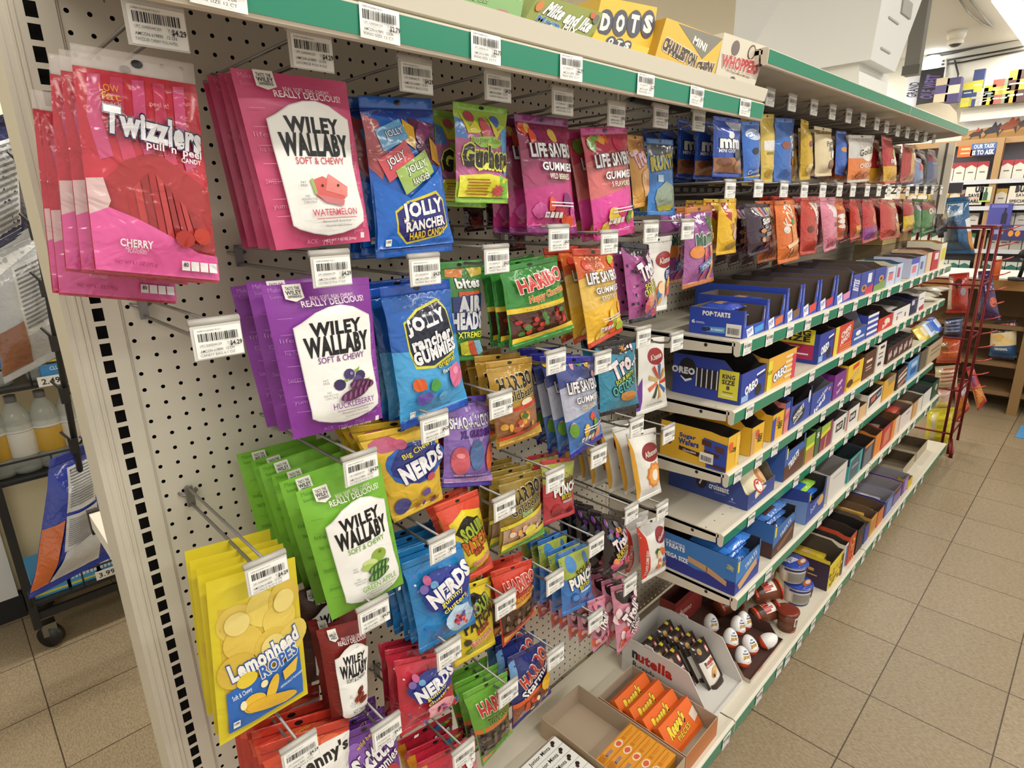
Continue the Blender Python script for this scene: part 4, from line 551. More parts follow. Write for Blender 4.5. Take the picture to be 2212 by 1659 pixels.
 ('candy_bag', 'candy bag', 'foil', [(1992, 430), (2020, 432), (2018, 498), (1990, 507)], -.26, 4, .045, (1960, 413), 'green and crimson candy bag with a white word', '3a7a3c', [P([(0, 0), (1, 0), (1, .3), (0, .3)], '8a2a3a'), T('OVIES', .6, .34, .7, .16, 'ecdcdc', '8a2a3a', .05, b=.05), BLOB(.7, .66, .22, .2, 'a89070', 8, 3)], dict(thick=.026)),
 ('candy_bag', 'candy bag', 'foil', [(2024, 436), (2044, 430), (2046, 500), (2022, 506)], -.26, 3, .045, (1980, 412), 'black and tan candy bag, last in the lower row', '2a2424', gummies(7, ('a08a5a', '6a5a3a'), .2, .4, .9, .9, 6, .14), dict(thick=.024)),
]
def hookname(d): return 'holding the '+' '.join(d.split(',')[0].split()[:10])
for i, (name, cat, kind, q, y, n, sp, tp, desc, base, pr, op) in enumerate(BAGS):
    t_ = op.pop('thick'); t_ = min(t_, sp*.62) if n > 1 else t_
    o = bag(name, Q(y, *q), t_, base, pr, kind, seed=i*1.37+.3, **op)
    stack(o, n, sp, desc, cat, desc+' stack', seed=i)
    if tp: hook(tp[0], tp[1], hookname(desc), l2=name.replace('_', ' ').upper()[:12]+' %d OZ' % (4+i % 4), y=HOOKY if q[0][0] < 1500 else -.30)
# empty hooks
hook(470, 733, 'with nothing on it, at the left edge of the pegboard')
hook(1375, 923, 'with a label and nothing on it, left of the ring gummies')
for i, px in enumerate((1999, 2017)): hook(px, 296+5*i, 'with nothing on it, %s from the right in the upper row' % ('second', 'first')[i], y=-.3)
for i, px in enumerate((1998, 2014, 2033)): hook(px, 411, 'with nothing on it, %s from the right in the lower row' % ('third', 'second', 'first')[i], y=-.3)
# twisted licorice bag in clear film, at the top left
q = Q(-.27, (150, 92), (417, 137), (472, 612), (205, 588))
strands = [P([(.28+.06*k, .5+.12*abs(k-3.5)/3.5), (.33+.06*k, .5+.12*abs(k-2.7)/3.5), (.36+.065*k, .8), (.31+.065*k, .82)], ('a83034', 'b84040', '983030')[k % 3]) for k in range(9)]
tp = [P([(0, .115), (1, .1), (1, .985), (0, .985)], 'c43a48')]+[P([(.1+.17*k, .115), (.2+.17*k, .11), (.16+.17*k, .3), (.22+.17*k, .46), (.12+.17*k, .48), (.06+.17*k, .3)], ('d45a86', 'cc4a68')[k % 2]) for k in range(5)]+[
    P([(.0, .62), (.16, .56), (.3, .47), (.55, .42), (.8, .5), (1, .56), (1, .86), (0, .8)], 'a83438')]+strands+[P([(0, .57), (.12, .56), (.16, .66), (.13, .7), (0, .74)], 'd8b8b8'), P([(0, .73), (.14, .69), (.34, .73), (.6, .8), (.82, .86), (1, .87), (1, .985), (0, .985)], 'dc5c9c'),
    T('LOW', .24, .17, .15, .032, 'dca43a', b=0), T('fat', .24, .205, .15, .035, 'dca43a', b=0), T('snack', .24, .235, .15, .02, 'd8a8a0', b=0), T('peel it!', .62, .215, .16, .03, 'e8b0b0', b=0), logo('Twizzlers', .56, .325, .78, .105, 'e4e2e6', '262a52', .06, rot=-.1, b=.04), T("pull 'n' peel", .7, .405, .48, .045, 'eee6ea', '9a3058', .03, rot=-.06), T('CANDY', .84, .44, .18, .02, 'eee6ea'),
    T('CHERRY', .31, .845, .24, .034, 'eee8ec', b=.03), T('ARTIFICIALLY', .31, .87, .18, .014, 'e8c8d8', b=0), T('FLAVORED', .31, .884, .14, .014, 'e8c8d8', b=0), T('NET WT 6.1 OZ (172 g)', .3, .94, .32, .022, '8a2a50', b=0), E(.7, .8, .09, .04, 'a8281c'), E(.86, .78, .08, .04, 'b8341c')]+[R(.66+.08*k, .905, .73+.08*k, .95, 'eceaea') for k in range(4)]+[T('80', .695, .922, .04, .02, '222222')]
o = bag('licorice_bag', q, .014, 'c43a48', tp, 'foil', top=.09, bot=.02, pinch=0, seal='d8ccc6', seed=4.2, wr=.003)
for ch in o.children:
    if ch.name.startswith('top_seal'): ch.data.materials[0] = M('f4ece6', 'clear', a=.28); ch['label'] = 'clear film header'
stack(o, 6, .024, 'red and pink licorice bag with a clear header', 'candy bag', 'clear-topped licorice bags', seed=3, dx=-.003)
for c in list(COL.objects):
    if c.name.startswith('licorice_bag') and c.get('label', '').split(', ')[-1].startswith(('fifth', 'sixth')): c.location.z -= .032; c.location.x -= .006
hook(338, 55, 'holding the red and pink licorice bags under the canopy shelf', l2='TWIZZLER CHERRY PULL-N-PEEL', price='$4.29')
# dark licorice pouch behind the cinnamon one
o = bag('licorice_pouch', Q(-.2, (640, 1278), (745, 1240), (765, 1440), (655, 1480)), .02, '4a3028', wiley('4a3028', '6a4a40', 'HOLIDAY MIX', '2a2020', []), 'pouch', top=0, bot=0, pinch=0, seed=8.1)
tag(o, 'dark brown licorice pouch half hidden behind the yellow lemon rope pouches', 'candy bag')
# brown lumpy bags low behind the lower row
for i, px in enumerate((1556, 1586, 1616, 1648, 1680)):
    o = bag('chocolate_bag', Q(-.12, (px-13, 452), (px+12, 450), (px+12, 566+i*1.5), (px-13, 576+i*1.5)), .012, '4a3028', [E(.5, .5, .3, .2, '5a3a2e')], 'foil', seed=i+.5)
    tag(o, 'dark brown chocolate bag hanging low behind the lower row, '+('first', 'second', 'third', 'fourth', 'fifth')[i]+' from the left', 'candy bag', 'dark brown chocolate bags')

for i, (a, b_) in enumerate((((1000, 446), (1046, 498)), ((1048, 440), (1094, 492)), ((1096, 500), (1136, 540)))):
    o = bag('candy_bag', Q(-.1, a, (b_[0], a[1]-3), b_, (a[0]+3, b_[1]+4)), .012, '3c2024', [E(.5, .65, .3, .22, '8a3a30'), R(.2, .12, .8, .3, '5a2a34')], 'foil', seed=40+i)
    tag(o, 'dark maroon candy bag deep at the back of the pegboard, %s from the left' % ('first', 'second', 'third')[i], 'candy bag', 'dark maroon bags at the back')
# ------------------------------------------------------------------ cartons on the shelves
def carton(desc, x0, x1, yf, z, depth, hb, hf, outc, inc, side=(), front=(), post=0, c1=.02, c2=.05, name='display_carton', group=None, frontc=None, lid=None, cat='display box', back=True):
    r = empty(name, ((x0+x1)/2, yf+depth/2, z)); tag(r, desc, cat, group)
    a, b, f, k = x0-(x0+x1)/2, x1-(x0+x1)/2, -depth/2, depth/2; t = .0022
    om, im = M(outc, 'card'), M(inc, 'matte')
    prof = [(f, 0), (f, hf if not post else hb), (f+c1, hf if not post else hb), (f+c2, hb), (k, hb), (k, 0)]
    for nm, x, n in (('left_panel', a, 1), ('right_panel', b, -1)):
        mb = MB(); mb.prism([(x, y, zz) for y, zz in prof], (n, 0, 0), t, om, im)
        if nm == 'left_panel' and side: lay(mb, side, plane_f((x, k, hb), (0, -depth, 0), (0, 0, -hb), (-1, 0, 0)), depth, hb, 'card', L=.08, step=.00015, e0=.0003)
        mb.build(nm, r)
    mb = MB(); a_, b_ = a+t, b-t
    if post: pts = [(a_, 0), (b_, 0), (b_, hb), (b_-post, hb), (b_-post*1.15, hb*.72), (b_-post*1.8, hf), (a_+post*1.8, hf), (a_+post*1.15, hb*.72), (a_+post, hb), (a_, hb)]
    else: pts = [(a_, 0), (b_, 0), (b_, hf), (a_, hf)]
    mb.prism([(x, f, zz) for x, zz in pts], (0, 1, 0), t, M(frontc or outc, 'card'), im)
    if front: H = hb if post else hf; lay(mb, front, plane_f((a_, f, H), (b_-a_, 0, 0), (0, 0, -H), (0, -1, 0)), b_-a_, H, 'card', L=.08, step=.00015, e0=.0003)
    mb.build('front_panel', r)
    if back: mb = MB(); mb.box((a_, k-t, 0), (b_, k, hb), im); mb.build('back_panel', r)
    mb = MB(); mb.box((a_, f+t, .0004), (b_, k-t, .0024), im); mb.build('base_panel', r)
    if lid: mb = MB(); mb.prism([(a, k, hb), (b, k, hb), (b, k-lid*.2, hb+lid), (a, k-lid*.2, hb+lid)], (0, 1, 0), t, im, im); mb.build('open_lid', r)
    return r
PILL = {}
def pack(desc, cat, loc, w, d, h, base, prints=(), rot=(0, 0, 0), kind='foil', group=None, name='wrapped_bar', tips=None):
    "flow-wrapped pack: pillow body with flat crimped ends (parts)"
    key = (round(w, 4), round(d, 4), round(h, 4), base, str(prints), kind, tips)
    if key not in PILL:
        def f(u, v, e, s=1):
            g = max(0, 1-abs(2*u-1)**3)**.5*max(0, 1-abs(2*v-1)**5)**.5
            return V(((u-.5)*w, (.5-v)*d, h/2+s*(h/2*g+e)+.0006*noise.noise(V((u*5, v*9, h*90)))))
        mb = MB(); N = 8; bm = M(base, kind)
        for s in (1, -1):
            fs = []
            for j in range(N):
                for i in range(N): c0 = j*(N+1)+i; q = (c0, c0+N+1, c0+N+2, c0+1); fs.append(q if s > 0 else q[::-1])
            mb.add([f(i/N, j/N, .0002, s) for j in range(N+1) for i in range(N+1)], fs, bm, True)
        if prints: lay(mb, prints, f, w, d, kind, e0=.0006)
        bo = mb.build('t'); e = MB()
        e.box((-w*.5-.012, -d*.47, h/2-.0006), (-w*.5+.002, d*.47, h/2+.0006), M(tips or base, kind)); eo = e.build('t'); e = MB()
        e.box((w*.5-.002, -d*.47, h/2-.0006), (w*.5+.012, d*.47, h/2+.0006), M(tips or base, kind)); e2 = e.build('t')
        PILL[key] = (bo.data, eo.data, e2.data)
        for o in (bo, eo, e2): bpy.data.objects.remove(o)
    ms = PILL[key]
    o = bpy.data.objects.new(name, ms[0]); COL.objects.link(o); o.location = loc; o.rotation_euler = rot; tag(o, desc, cat, group)
    for m in ms[1:]: c = bpy.data.objects.new('end_seal', m); COL.objects.link(c); c.parent = o
    return o
def BC(u0, v0, u1, v1): return [R(u0, v0, u1, v1, 'ecebe6')]+BAR(u0+.1*(u1-u0), v0+.3*(v1-v0), u1-.1*(u1-u0), v1-.2*(v1-v0), 5)
LZ = {'1': (-.229, -.374), '2': (-.411, -.374), '3': (-.588, -.374), '4': (-.768, -.374), '5': (-.945, -.428), 'D': (ZD, -.45)}
LNM = {'1': 'top', '2': 'second', '3': 'third', '4': 'fourth', '5': 'fifth', 'D': 'bottom'}
BLUE = '2c49b4'; BRN = '5e5248'
POPF = lambda c: [P([(.12, .7), (.42, .62), (.5, .95), (.2, 1)], 'e8e8ee'), T('POP', .3, .8, .2, .14, BLUE, rot=.3), P([(.5, .72), (.95, .64), (.95, .88), (.55, .95)], c), R(.04, .12, .06, .6, 'a8b4e0'), R(.93, .12, .96, .5, 'a8b4e0')]
def popside(): return [logo('POP·TARTS', .5, .2, .5, .16, 'f2f2f4', '1a2a78', .04, b=.05), T('6', .08, .55, .06, .13, 'f0f0f4', b=.03), R(.13, .54, .28, .56, 'c8d0f0'), R(.13, .58, .3, .6, 'c8d0f0'), P([(.28, .7), (.68, .66), (.68, .88), (.28, .9)], '5aa0d8'), E(.31, .8, .06, .09, '20285a'), E(.37, .78, .05, .08, '2a3466'), T('BLUEBERRY', .54, .78, .24, .07, 'eaf2fa', b=.03)]+BC(.7, .5, .97, .97)
OREOF = lambda c, c2='f0f0f4': [logo('OREO', .42, .55, .5, .26, 'f2f2f4', c, .06, rot=.18, b=.05), E(.72, .75, .14, .2, '241e1c'), P([(.6, .2), (.95, .14), (.95, .2), (.6, .26)], c2), P([(.6, .32), (.95, .26), (.95, .3), (.6, .37)], '2a2420'), R(.02, .75, .3, .95, '8ab0e0')]
stripes = lambda n, c, u0=0, v0=0, u1=1, v1=1: [R(u0, v0+(v1-v0)*k/n, u1, v0+(v1-v0)*(k+.45)/n, c) for k in range(n)]
WAF = [logo('Sugar', .42, .3, .24, .14, '2a3a8a', 'e8c040', .03, b=.04), logo('Wafers', .44, .46, .3, .15, '2a3a8a', 'e8c040', .03, b=.04), P([(.3, .6), (.62, .66), (.6, .78), (.3, .71)], '3a2018'), T('Chocolate', .46, .69, .2, .06, 'f0e8e0'), E(.14, .5, .05, .14, '7a2a2a'), E(.14, .3, .035, .06, 'c89a78'), P([(.66, .2), (1, .26), (1, 1), (.72, 1)], '3048a8'), P([(.64, .25), (.78, .27), (.78, .42), (.64, .4)], '4a2a20'), P([(.82, .34), (.96, .36), (.96, .52), (.84, .5)], '5a3426'), P([(.68, .52), (.9, .58), (.88, .68), (.68, .62)], '4a2a20'), P([(.74, .84), (1, .88), (1, .96), (.76, .93)], '4a2a20')]+BC(.62, .6, .82, .88)
RKS = lambda c: [P([(0, .55), (.5, .72), (1, .62), (1, 1), (0, 1)], c), T('KRISPIES', .22, .22, .26, .07, 'dfe8f4'), T('TREATS', .22, .33, .26, .11, 'eef2fa', b=.05), T('MEGA SIZE', .24, .6, .32, .12, 'eef2fa', b=.04), P([(.4, .42), (.66, .5), (.9, .68), (.9, .82), (.64, .66), (.4, .58)], 'c09a70'), P([(.64, .5), (.66, .5), (.66, .66), (.64, .66)], '8a6a4a'), R(.9, .12, .97, .42, '3a78c0'), T('SNAP', .93, .27, .06, .18, 'd8c84a', rot=1.4)]
CROI = [E(.43, .42, .07, .3, '3a2030'), E(.43, .42, .06, .26, '2c2028'), T('7', .425, .42, .05, .26, 'e4dce0', b=.04), T('soft', .575, .32, .07, .12, 'c8d0e8'), T('croissant', .65, .5, .24, .2, 'e6eaf4', b=.04), R(.6, .68, .74, .7, '9aa8d0'), T('6', .82, .74, .02, .1, 'd0d8ec'), R(.78, .84, .86, .86, '9aa8d0')]
B_ = [
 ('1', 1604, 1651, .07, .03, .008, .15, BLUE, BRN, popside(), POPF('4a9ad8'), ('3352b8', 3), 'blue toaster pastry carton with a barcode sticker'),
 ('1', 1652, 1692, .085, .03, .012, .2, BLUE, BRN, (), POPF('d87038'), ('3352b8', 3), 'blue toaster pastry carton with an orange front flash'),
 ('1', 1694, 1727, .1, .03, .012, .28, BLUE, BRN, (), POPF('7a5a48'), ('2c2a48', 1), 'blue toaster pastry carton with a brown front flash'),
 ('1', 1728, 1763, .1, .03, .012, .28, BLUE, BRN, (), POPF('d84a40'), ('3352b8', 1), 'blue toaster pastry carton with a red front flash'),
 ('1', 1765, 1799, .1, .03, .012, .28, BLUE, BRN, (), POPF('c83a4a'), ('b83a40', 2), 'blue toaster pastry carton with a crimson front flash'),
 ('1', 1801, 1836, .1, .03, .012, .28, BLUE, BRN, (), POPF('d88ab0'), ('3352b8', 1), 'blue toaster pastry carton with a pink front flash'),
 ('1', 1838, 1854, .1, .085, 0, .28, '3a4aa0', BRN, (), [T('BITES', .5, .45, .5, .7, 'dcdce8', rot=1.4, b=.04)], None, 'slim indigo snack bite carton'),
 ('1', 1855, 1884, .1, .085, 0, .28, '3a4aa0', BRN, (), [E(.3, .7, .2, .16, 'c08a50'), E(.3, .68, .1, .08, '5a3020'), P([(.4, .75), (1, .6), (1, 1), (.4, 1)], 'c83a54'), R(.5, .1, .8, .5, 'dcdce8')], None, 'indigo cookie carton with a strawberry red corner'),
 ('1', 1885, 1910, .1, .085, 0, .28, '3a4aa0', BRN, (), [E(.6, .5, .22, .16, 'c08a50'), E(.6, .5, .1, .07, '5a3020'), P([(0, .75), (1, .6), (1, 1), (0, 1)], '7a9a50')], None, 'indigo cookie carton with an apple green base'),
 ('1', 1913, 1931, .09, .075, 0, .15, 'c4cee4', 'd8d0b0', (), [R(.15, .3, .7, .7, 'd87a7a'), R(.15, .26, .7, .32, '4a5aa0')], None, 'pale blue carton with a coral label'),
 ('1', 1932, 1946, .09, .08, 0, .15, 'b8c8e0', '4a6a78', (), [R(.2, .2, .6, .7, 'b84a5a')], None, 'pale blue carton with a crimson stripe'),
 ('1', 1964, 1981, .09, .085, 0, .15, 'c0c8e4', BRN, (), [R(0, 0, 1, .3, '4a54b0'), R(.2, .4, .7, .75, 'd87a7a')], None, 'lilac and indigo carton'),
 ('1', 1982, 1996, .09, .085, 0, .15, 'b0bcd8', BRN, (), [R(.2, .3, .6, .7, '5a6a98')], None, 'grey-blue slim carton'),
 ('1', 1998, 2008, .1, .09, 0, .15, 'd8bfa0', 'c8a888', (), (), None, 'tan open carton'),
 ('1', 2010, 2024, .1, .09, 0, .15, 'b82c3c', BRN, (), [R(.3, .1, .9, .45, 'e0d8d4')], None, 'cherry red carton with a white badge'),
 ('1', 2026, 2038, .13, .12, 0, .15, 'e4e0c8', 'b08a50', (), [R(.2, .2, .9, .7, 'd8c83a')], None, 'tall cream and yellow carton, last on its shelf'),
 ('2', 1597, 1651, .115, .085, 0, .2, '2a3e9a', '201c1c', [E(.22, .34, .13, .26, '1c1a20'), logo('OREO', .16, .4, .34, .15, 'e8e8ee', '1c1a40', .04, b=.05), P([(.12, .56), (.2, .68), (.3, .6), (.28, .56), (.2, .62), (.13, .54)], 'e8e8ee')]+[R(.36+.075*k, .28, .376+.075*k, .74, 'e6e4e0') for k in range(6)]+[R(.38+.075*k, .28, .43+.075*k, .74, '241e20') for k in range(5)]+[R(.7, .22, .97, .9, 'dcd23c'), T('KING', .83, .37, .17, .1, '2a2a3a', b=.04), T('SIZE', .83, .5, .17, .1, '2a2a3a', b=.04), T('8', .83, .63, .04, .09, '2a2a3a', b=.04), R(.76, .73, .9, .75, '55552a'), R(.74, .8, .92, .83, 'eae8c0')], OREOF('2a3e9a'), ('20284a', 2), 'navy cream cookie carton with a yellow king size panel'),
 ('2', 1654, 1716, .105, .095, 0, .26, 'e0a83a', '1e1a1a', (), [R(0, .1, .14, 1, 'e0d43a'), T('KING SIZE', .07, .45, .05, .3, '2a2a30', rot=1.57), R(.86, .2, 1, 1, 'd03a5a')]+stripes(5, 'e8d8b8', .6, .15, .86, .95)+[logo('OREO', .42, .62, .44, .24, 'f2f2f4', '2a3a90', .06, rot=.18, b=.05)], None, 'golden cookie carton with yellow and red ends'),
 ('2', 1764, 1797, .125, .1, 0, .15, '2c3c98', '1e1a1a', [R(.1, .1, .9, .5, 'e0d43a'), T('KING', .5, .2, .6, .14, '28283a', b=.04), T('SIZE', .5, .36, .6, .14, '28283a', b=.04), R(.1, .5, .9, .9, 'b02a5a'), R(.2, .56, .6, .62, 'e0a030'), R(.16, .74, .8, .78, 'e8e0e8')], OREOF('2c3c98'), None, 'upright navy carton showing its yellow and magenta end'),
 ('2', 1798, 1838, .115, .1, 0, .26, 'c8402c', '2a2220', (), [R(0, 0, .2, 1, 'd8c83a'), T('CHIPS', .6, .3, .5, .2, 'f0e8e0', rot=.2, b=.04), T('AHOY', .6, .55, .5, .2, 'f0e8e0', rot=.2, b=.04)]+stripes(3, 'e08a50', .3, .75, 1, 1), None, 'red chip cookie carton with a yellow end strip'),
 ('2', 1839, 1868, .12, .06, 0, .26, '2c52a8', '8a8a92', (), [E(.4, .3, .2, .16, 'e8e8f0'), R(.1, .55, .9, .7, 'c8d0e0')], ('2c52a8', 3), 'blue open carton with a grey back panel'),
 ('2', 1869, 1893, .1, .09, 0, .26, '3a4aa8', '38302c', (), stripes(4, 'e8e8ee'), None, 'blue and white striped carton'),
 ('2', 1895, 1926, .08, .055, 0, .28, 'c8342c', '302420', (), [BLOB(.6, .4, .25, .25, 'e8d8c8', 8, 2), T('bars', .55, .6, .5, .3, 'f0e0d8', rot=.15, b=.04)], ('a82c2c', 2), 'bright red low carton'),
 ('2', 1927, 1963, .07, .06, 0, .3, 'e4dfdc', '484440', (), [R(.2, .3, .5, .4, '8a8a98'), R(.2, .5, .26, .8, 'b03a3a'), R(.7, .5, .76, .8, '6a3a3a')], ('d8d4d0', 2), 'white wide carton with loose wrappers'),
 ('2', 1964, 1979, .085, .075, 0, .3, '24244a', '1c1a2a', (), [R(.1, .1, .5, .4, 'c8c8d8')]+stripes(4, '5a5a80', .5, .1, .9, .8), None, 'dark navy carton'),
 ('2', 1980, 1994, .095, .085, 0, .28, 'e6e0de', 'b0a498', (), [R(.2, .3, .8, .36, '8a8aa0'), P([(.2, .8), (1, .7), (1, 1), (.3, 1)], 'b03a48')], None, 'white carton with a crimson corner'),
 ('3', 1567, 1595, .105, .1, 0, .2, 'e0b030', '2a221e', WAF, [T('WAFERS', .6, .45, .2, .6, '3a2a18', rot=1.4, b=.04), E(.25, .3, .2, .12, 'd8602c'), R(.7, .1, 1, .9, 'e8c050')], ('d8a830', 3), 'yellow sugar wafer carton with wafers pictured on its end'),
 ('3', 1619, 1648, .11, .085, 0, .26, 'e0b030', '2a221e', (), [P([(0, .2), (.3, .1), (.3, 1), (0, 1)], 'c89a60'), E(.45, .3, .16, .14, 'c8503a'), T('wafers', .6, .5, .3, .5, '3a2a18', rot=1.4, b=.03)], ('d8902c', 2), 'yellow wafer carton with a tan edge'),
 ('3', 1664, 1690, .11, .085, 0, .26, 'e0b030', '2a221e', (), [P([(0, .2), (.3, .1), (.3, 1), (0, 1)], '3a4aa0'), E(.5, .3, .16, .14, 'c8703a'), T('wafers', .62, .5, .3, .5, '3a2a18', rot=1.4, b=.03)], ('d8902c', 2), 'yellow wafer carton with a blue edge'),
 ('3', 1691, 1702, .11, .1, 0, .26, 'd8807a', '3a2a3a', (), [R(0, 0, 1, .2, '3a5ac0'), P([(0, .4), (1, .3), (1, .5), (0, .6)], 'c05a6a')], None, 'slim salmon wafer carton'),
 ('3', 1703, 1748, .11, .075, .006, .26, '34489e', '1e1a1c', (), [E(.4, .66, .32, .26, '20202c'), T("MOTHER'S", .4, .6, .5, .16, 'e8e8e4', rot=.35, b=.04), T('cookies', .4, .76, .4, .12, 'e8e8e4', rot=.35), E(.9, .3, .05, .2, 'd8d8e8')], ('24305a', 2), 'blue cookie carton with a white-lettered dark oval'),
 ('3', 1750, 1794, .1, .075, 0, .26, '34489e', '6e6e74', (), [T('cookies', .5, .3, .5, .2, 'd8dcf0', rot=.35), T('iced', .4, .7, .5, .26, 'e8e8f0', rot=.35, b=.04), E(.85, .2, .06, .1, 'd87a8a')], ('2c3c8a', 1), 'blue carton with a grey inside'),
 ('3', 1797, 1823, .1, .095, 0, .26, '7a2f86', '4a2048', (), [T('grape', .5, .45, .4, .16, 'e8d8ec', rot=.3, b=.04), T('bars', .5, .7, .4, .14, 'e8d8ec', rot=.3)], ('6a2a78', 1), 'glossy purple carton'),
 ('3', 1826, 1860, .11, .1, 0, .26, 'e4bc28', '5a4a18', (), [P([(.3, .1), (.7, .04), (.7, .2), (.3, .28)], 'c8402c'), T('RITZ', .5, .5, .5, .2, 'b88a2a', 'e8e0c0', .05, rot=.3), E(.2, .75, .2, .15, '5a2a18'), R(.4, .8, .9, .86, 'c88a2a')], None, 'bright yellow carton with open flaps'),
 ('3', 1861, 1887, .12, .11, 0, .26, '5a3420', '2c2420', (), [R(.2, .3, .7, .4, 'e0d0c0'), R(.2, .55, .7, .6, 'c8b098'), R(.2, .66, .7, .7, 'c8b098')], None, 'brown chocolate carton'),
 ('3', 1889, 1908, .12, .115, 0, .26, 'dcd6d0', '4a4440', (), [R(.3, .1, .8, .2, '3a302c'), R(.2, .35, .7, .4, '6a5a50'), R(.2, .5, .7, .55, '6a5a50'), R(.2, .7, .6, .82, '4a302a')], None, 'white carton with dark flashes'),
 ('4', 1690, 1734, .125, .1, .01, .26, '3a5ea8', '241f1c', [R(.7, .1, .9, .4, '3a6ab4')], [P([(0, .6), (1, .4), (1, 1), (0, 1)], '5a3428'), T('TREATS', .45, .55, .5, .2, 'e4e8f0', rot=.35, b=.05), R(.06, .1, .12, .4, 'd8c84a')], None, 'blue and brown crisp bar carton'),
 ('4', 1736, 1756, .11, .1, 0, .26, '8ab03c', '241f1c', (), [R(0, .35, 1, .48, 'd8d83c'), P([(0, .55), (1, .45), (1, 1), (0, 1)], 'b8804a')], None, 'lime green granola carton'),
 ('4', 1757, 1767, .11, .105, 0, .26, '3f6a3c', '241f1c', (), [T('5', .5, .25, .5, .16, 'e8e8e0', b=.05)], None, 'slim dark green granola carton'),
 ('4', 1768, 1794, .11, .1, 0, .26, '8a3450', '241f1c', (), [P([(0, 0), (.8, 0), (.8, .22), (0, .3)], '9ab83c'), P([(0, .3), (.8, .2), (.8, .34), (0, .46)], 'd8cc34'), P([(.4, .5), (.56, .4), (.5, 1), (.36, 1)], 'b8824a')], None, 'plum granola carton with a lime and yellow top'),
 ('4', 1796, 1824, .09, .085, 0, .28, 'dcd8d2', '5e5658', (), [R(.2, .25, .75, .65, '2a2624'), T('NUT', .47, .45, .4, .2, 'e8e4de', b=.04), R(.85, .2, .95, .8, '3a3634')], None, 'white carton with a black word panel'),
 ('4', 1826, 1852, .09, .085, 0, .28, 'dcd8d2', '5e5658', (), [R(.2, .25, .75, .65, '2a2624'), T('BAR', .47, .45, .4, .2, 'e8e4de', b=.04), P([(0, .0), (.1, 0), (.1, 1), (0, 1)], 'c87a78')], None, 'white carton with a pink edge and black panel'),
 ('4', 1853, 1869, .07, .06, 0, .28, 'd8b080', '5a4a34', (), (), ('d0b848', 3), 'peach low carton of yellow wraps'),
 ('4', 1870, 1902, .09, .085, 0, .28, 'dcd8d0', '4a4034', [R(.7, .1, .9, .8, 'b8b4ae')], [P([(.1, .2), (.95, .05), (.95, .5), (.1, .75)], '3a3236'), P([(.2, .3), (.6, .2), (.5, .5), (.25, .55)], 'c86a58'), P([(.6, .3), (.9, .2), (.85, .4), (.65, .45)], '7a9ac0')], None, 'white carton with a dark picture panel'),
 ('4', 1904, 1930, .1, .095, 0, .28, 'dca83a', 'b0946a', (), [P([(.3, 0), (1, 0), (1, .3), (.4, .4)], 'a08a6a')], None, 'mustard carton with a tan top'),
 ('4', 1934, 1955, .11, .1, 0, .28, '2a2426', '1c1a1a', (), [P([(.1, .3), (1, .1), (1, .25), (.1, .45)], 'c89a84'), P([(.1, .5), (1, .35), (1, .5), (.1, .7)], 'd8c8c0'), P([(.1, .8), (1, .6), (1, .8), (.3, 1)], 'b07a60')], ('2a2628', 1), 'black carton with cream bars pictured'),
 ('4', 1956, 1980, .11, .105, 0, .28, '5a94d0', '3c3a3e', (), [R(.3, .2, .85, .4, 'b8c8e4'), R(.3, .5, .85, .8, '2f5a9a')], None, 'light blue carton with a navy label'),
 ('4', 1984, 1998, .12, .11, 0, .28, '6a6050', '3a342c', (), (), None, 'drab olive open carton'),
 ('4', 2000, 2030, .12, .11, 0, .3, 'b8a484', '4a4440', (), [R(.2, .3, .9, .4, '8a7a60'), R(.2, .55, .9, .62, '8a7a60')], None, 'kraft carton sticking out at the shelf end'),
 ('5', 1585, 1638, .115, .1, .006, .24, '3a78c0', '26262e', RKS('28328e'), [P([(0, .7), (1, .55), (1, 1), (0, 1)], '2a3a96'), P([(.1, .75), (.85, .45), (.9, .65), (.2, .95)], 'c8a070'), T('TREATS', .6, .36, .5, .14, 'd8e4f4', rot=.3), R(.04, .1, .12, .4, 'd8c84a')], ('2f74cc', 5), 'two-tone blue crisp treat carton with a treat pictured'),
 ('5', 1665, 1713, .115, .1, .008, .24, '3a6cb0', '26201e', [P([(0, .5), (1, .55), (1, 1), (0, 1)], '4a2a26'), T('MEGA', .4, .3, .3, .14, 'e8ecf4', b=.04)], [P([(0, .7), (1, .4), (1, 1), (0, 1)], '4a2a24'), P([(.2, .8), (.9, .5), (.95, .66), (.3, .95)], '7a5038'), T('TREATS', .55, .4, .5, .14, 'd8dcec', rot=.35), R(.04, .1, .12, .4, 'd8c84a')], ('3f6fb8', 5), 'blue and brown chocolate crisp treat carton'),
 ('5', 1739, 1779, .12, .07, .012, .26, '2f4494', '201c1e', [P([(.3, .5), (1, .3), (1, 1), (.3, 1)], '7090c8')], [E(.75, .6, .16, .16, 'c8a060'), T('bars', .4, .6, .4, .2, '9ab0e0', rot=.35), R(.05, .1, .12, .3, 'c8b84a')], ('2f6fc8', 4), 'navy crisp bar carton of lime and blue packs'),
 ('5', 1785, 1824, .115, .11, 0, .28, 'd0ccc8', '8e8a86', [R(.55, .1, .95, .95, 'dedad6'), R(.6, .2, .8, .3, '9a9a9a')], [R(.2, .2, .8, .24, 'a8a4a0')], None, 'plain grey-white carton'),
 ('5', 1829, 1858, .1, .1, 0, .28, '3f9a9a', '1c2a30', [R(.0, .0, 1, .3, '1c2c3c'), E(.5, .6, .3, .2, '4a2a20')], [P([(.1, .2), (.8, .05), (.8, .95), (.1, 1)], '4a5a66'), R(.2, .4, .7, .5, '8a98a0')], None, 'teal and slate bar carton'),
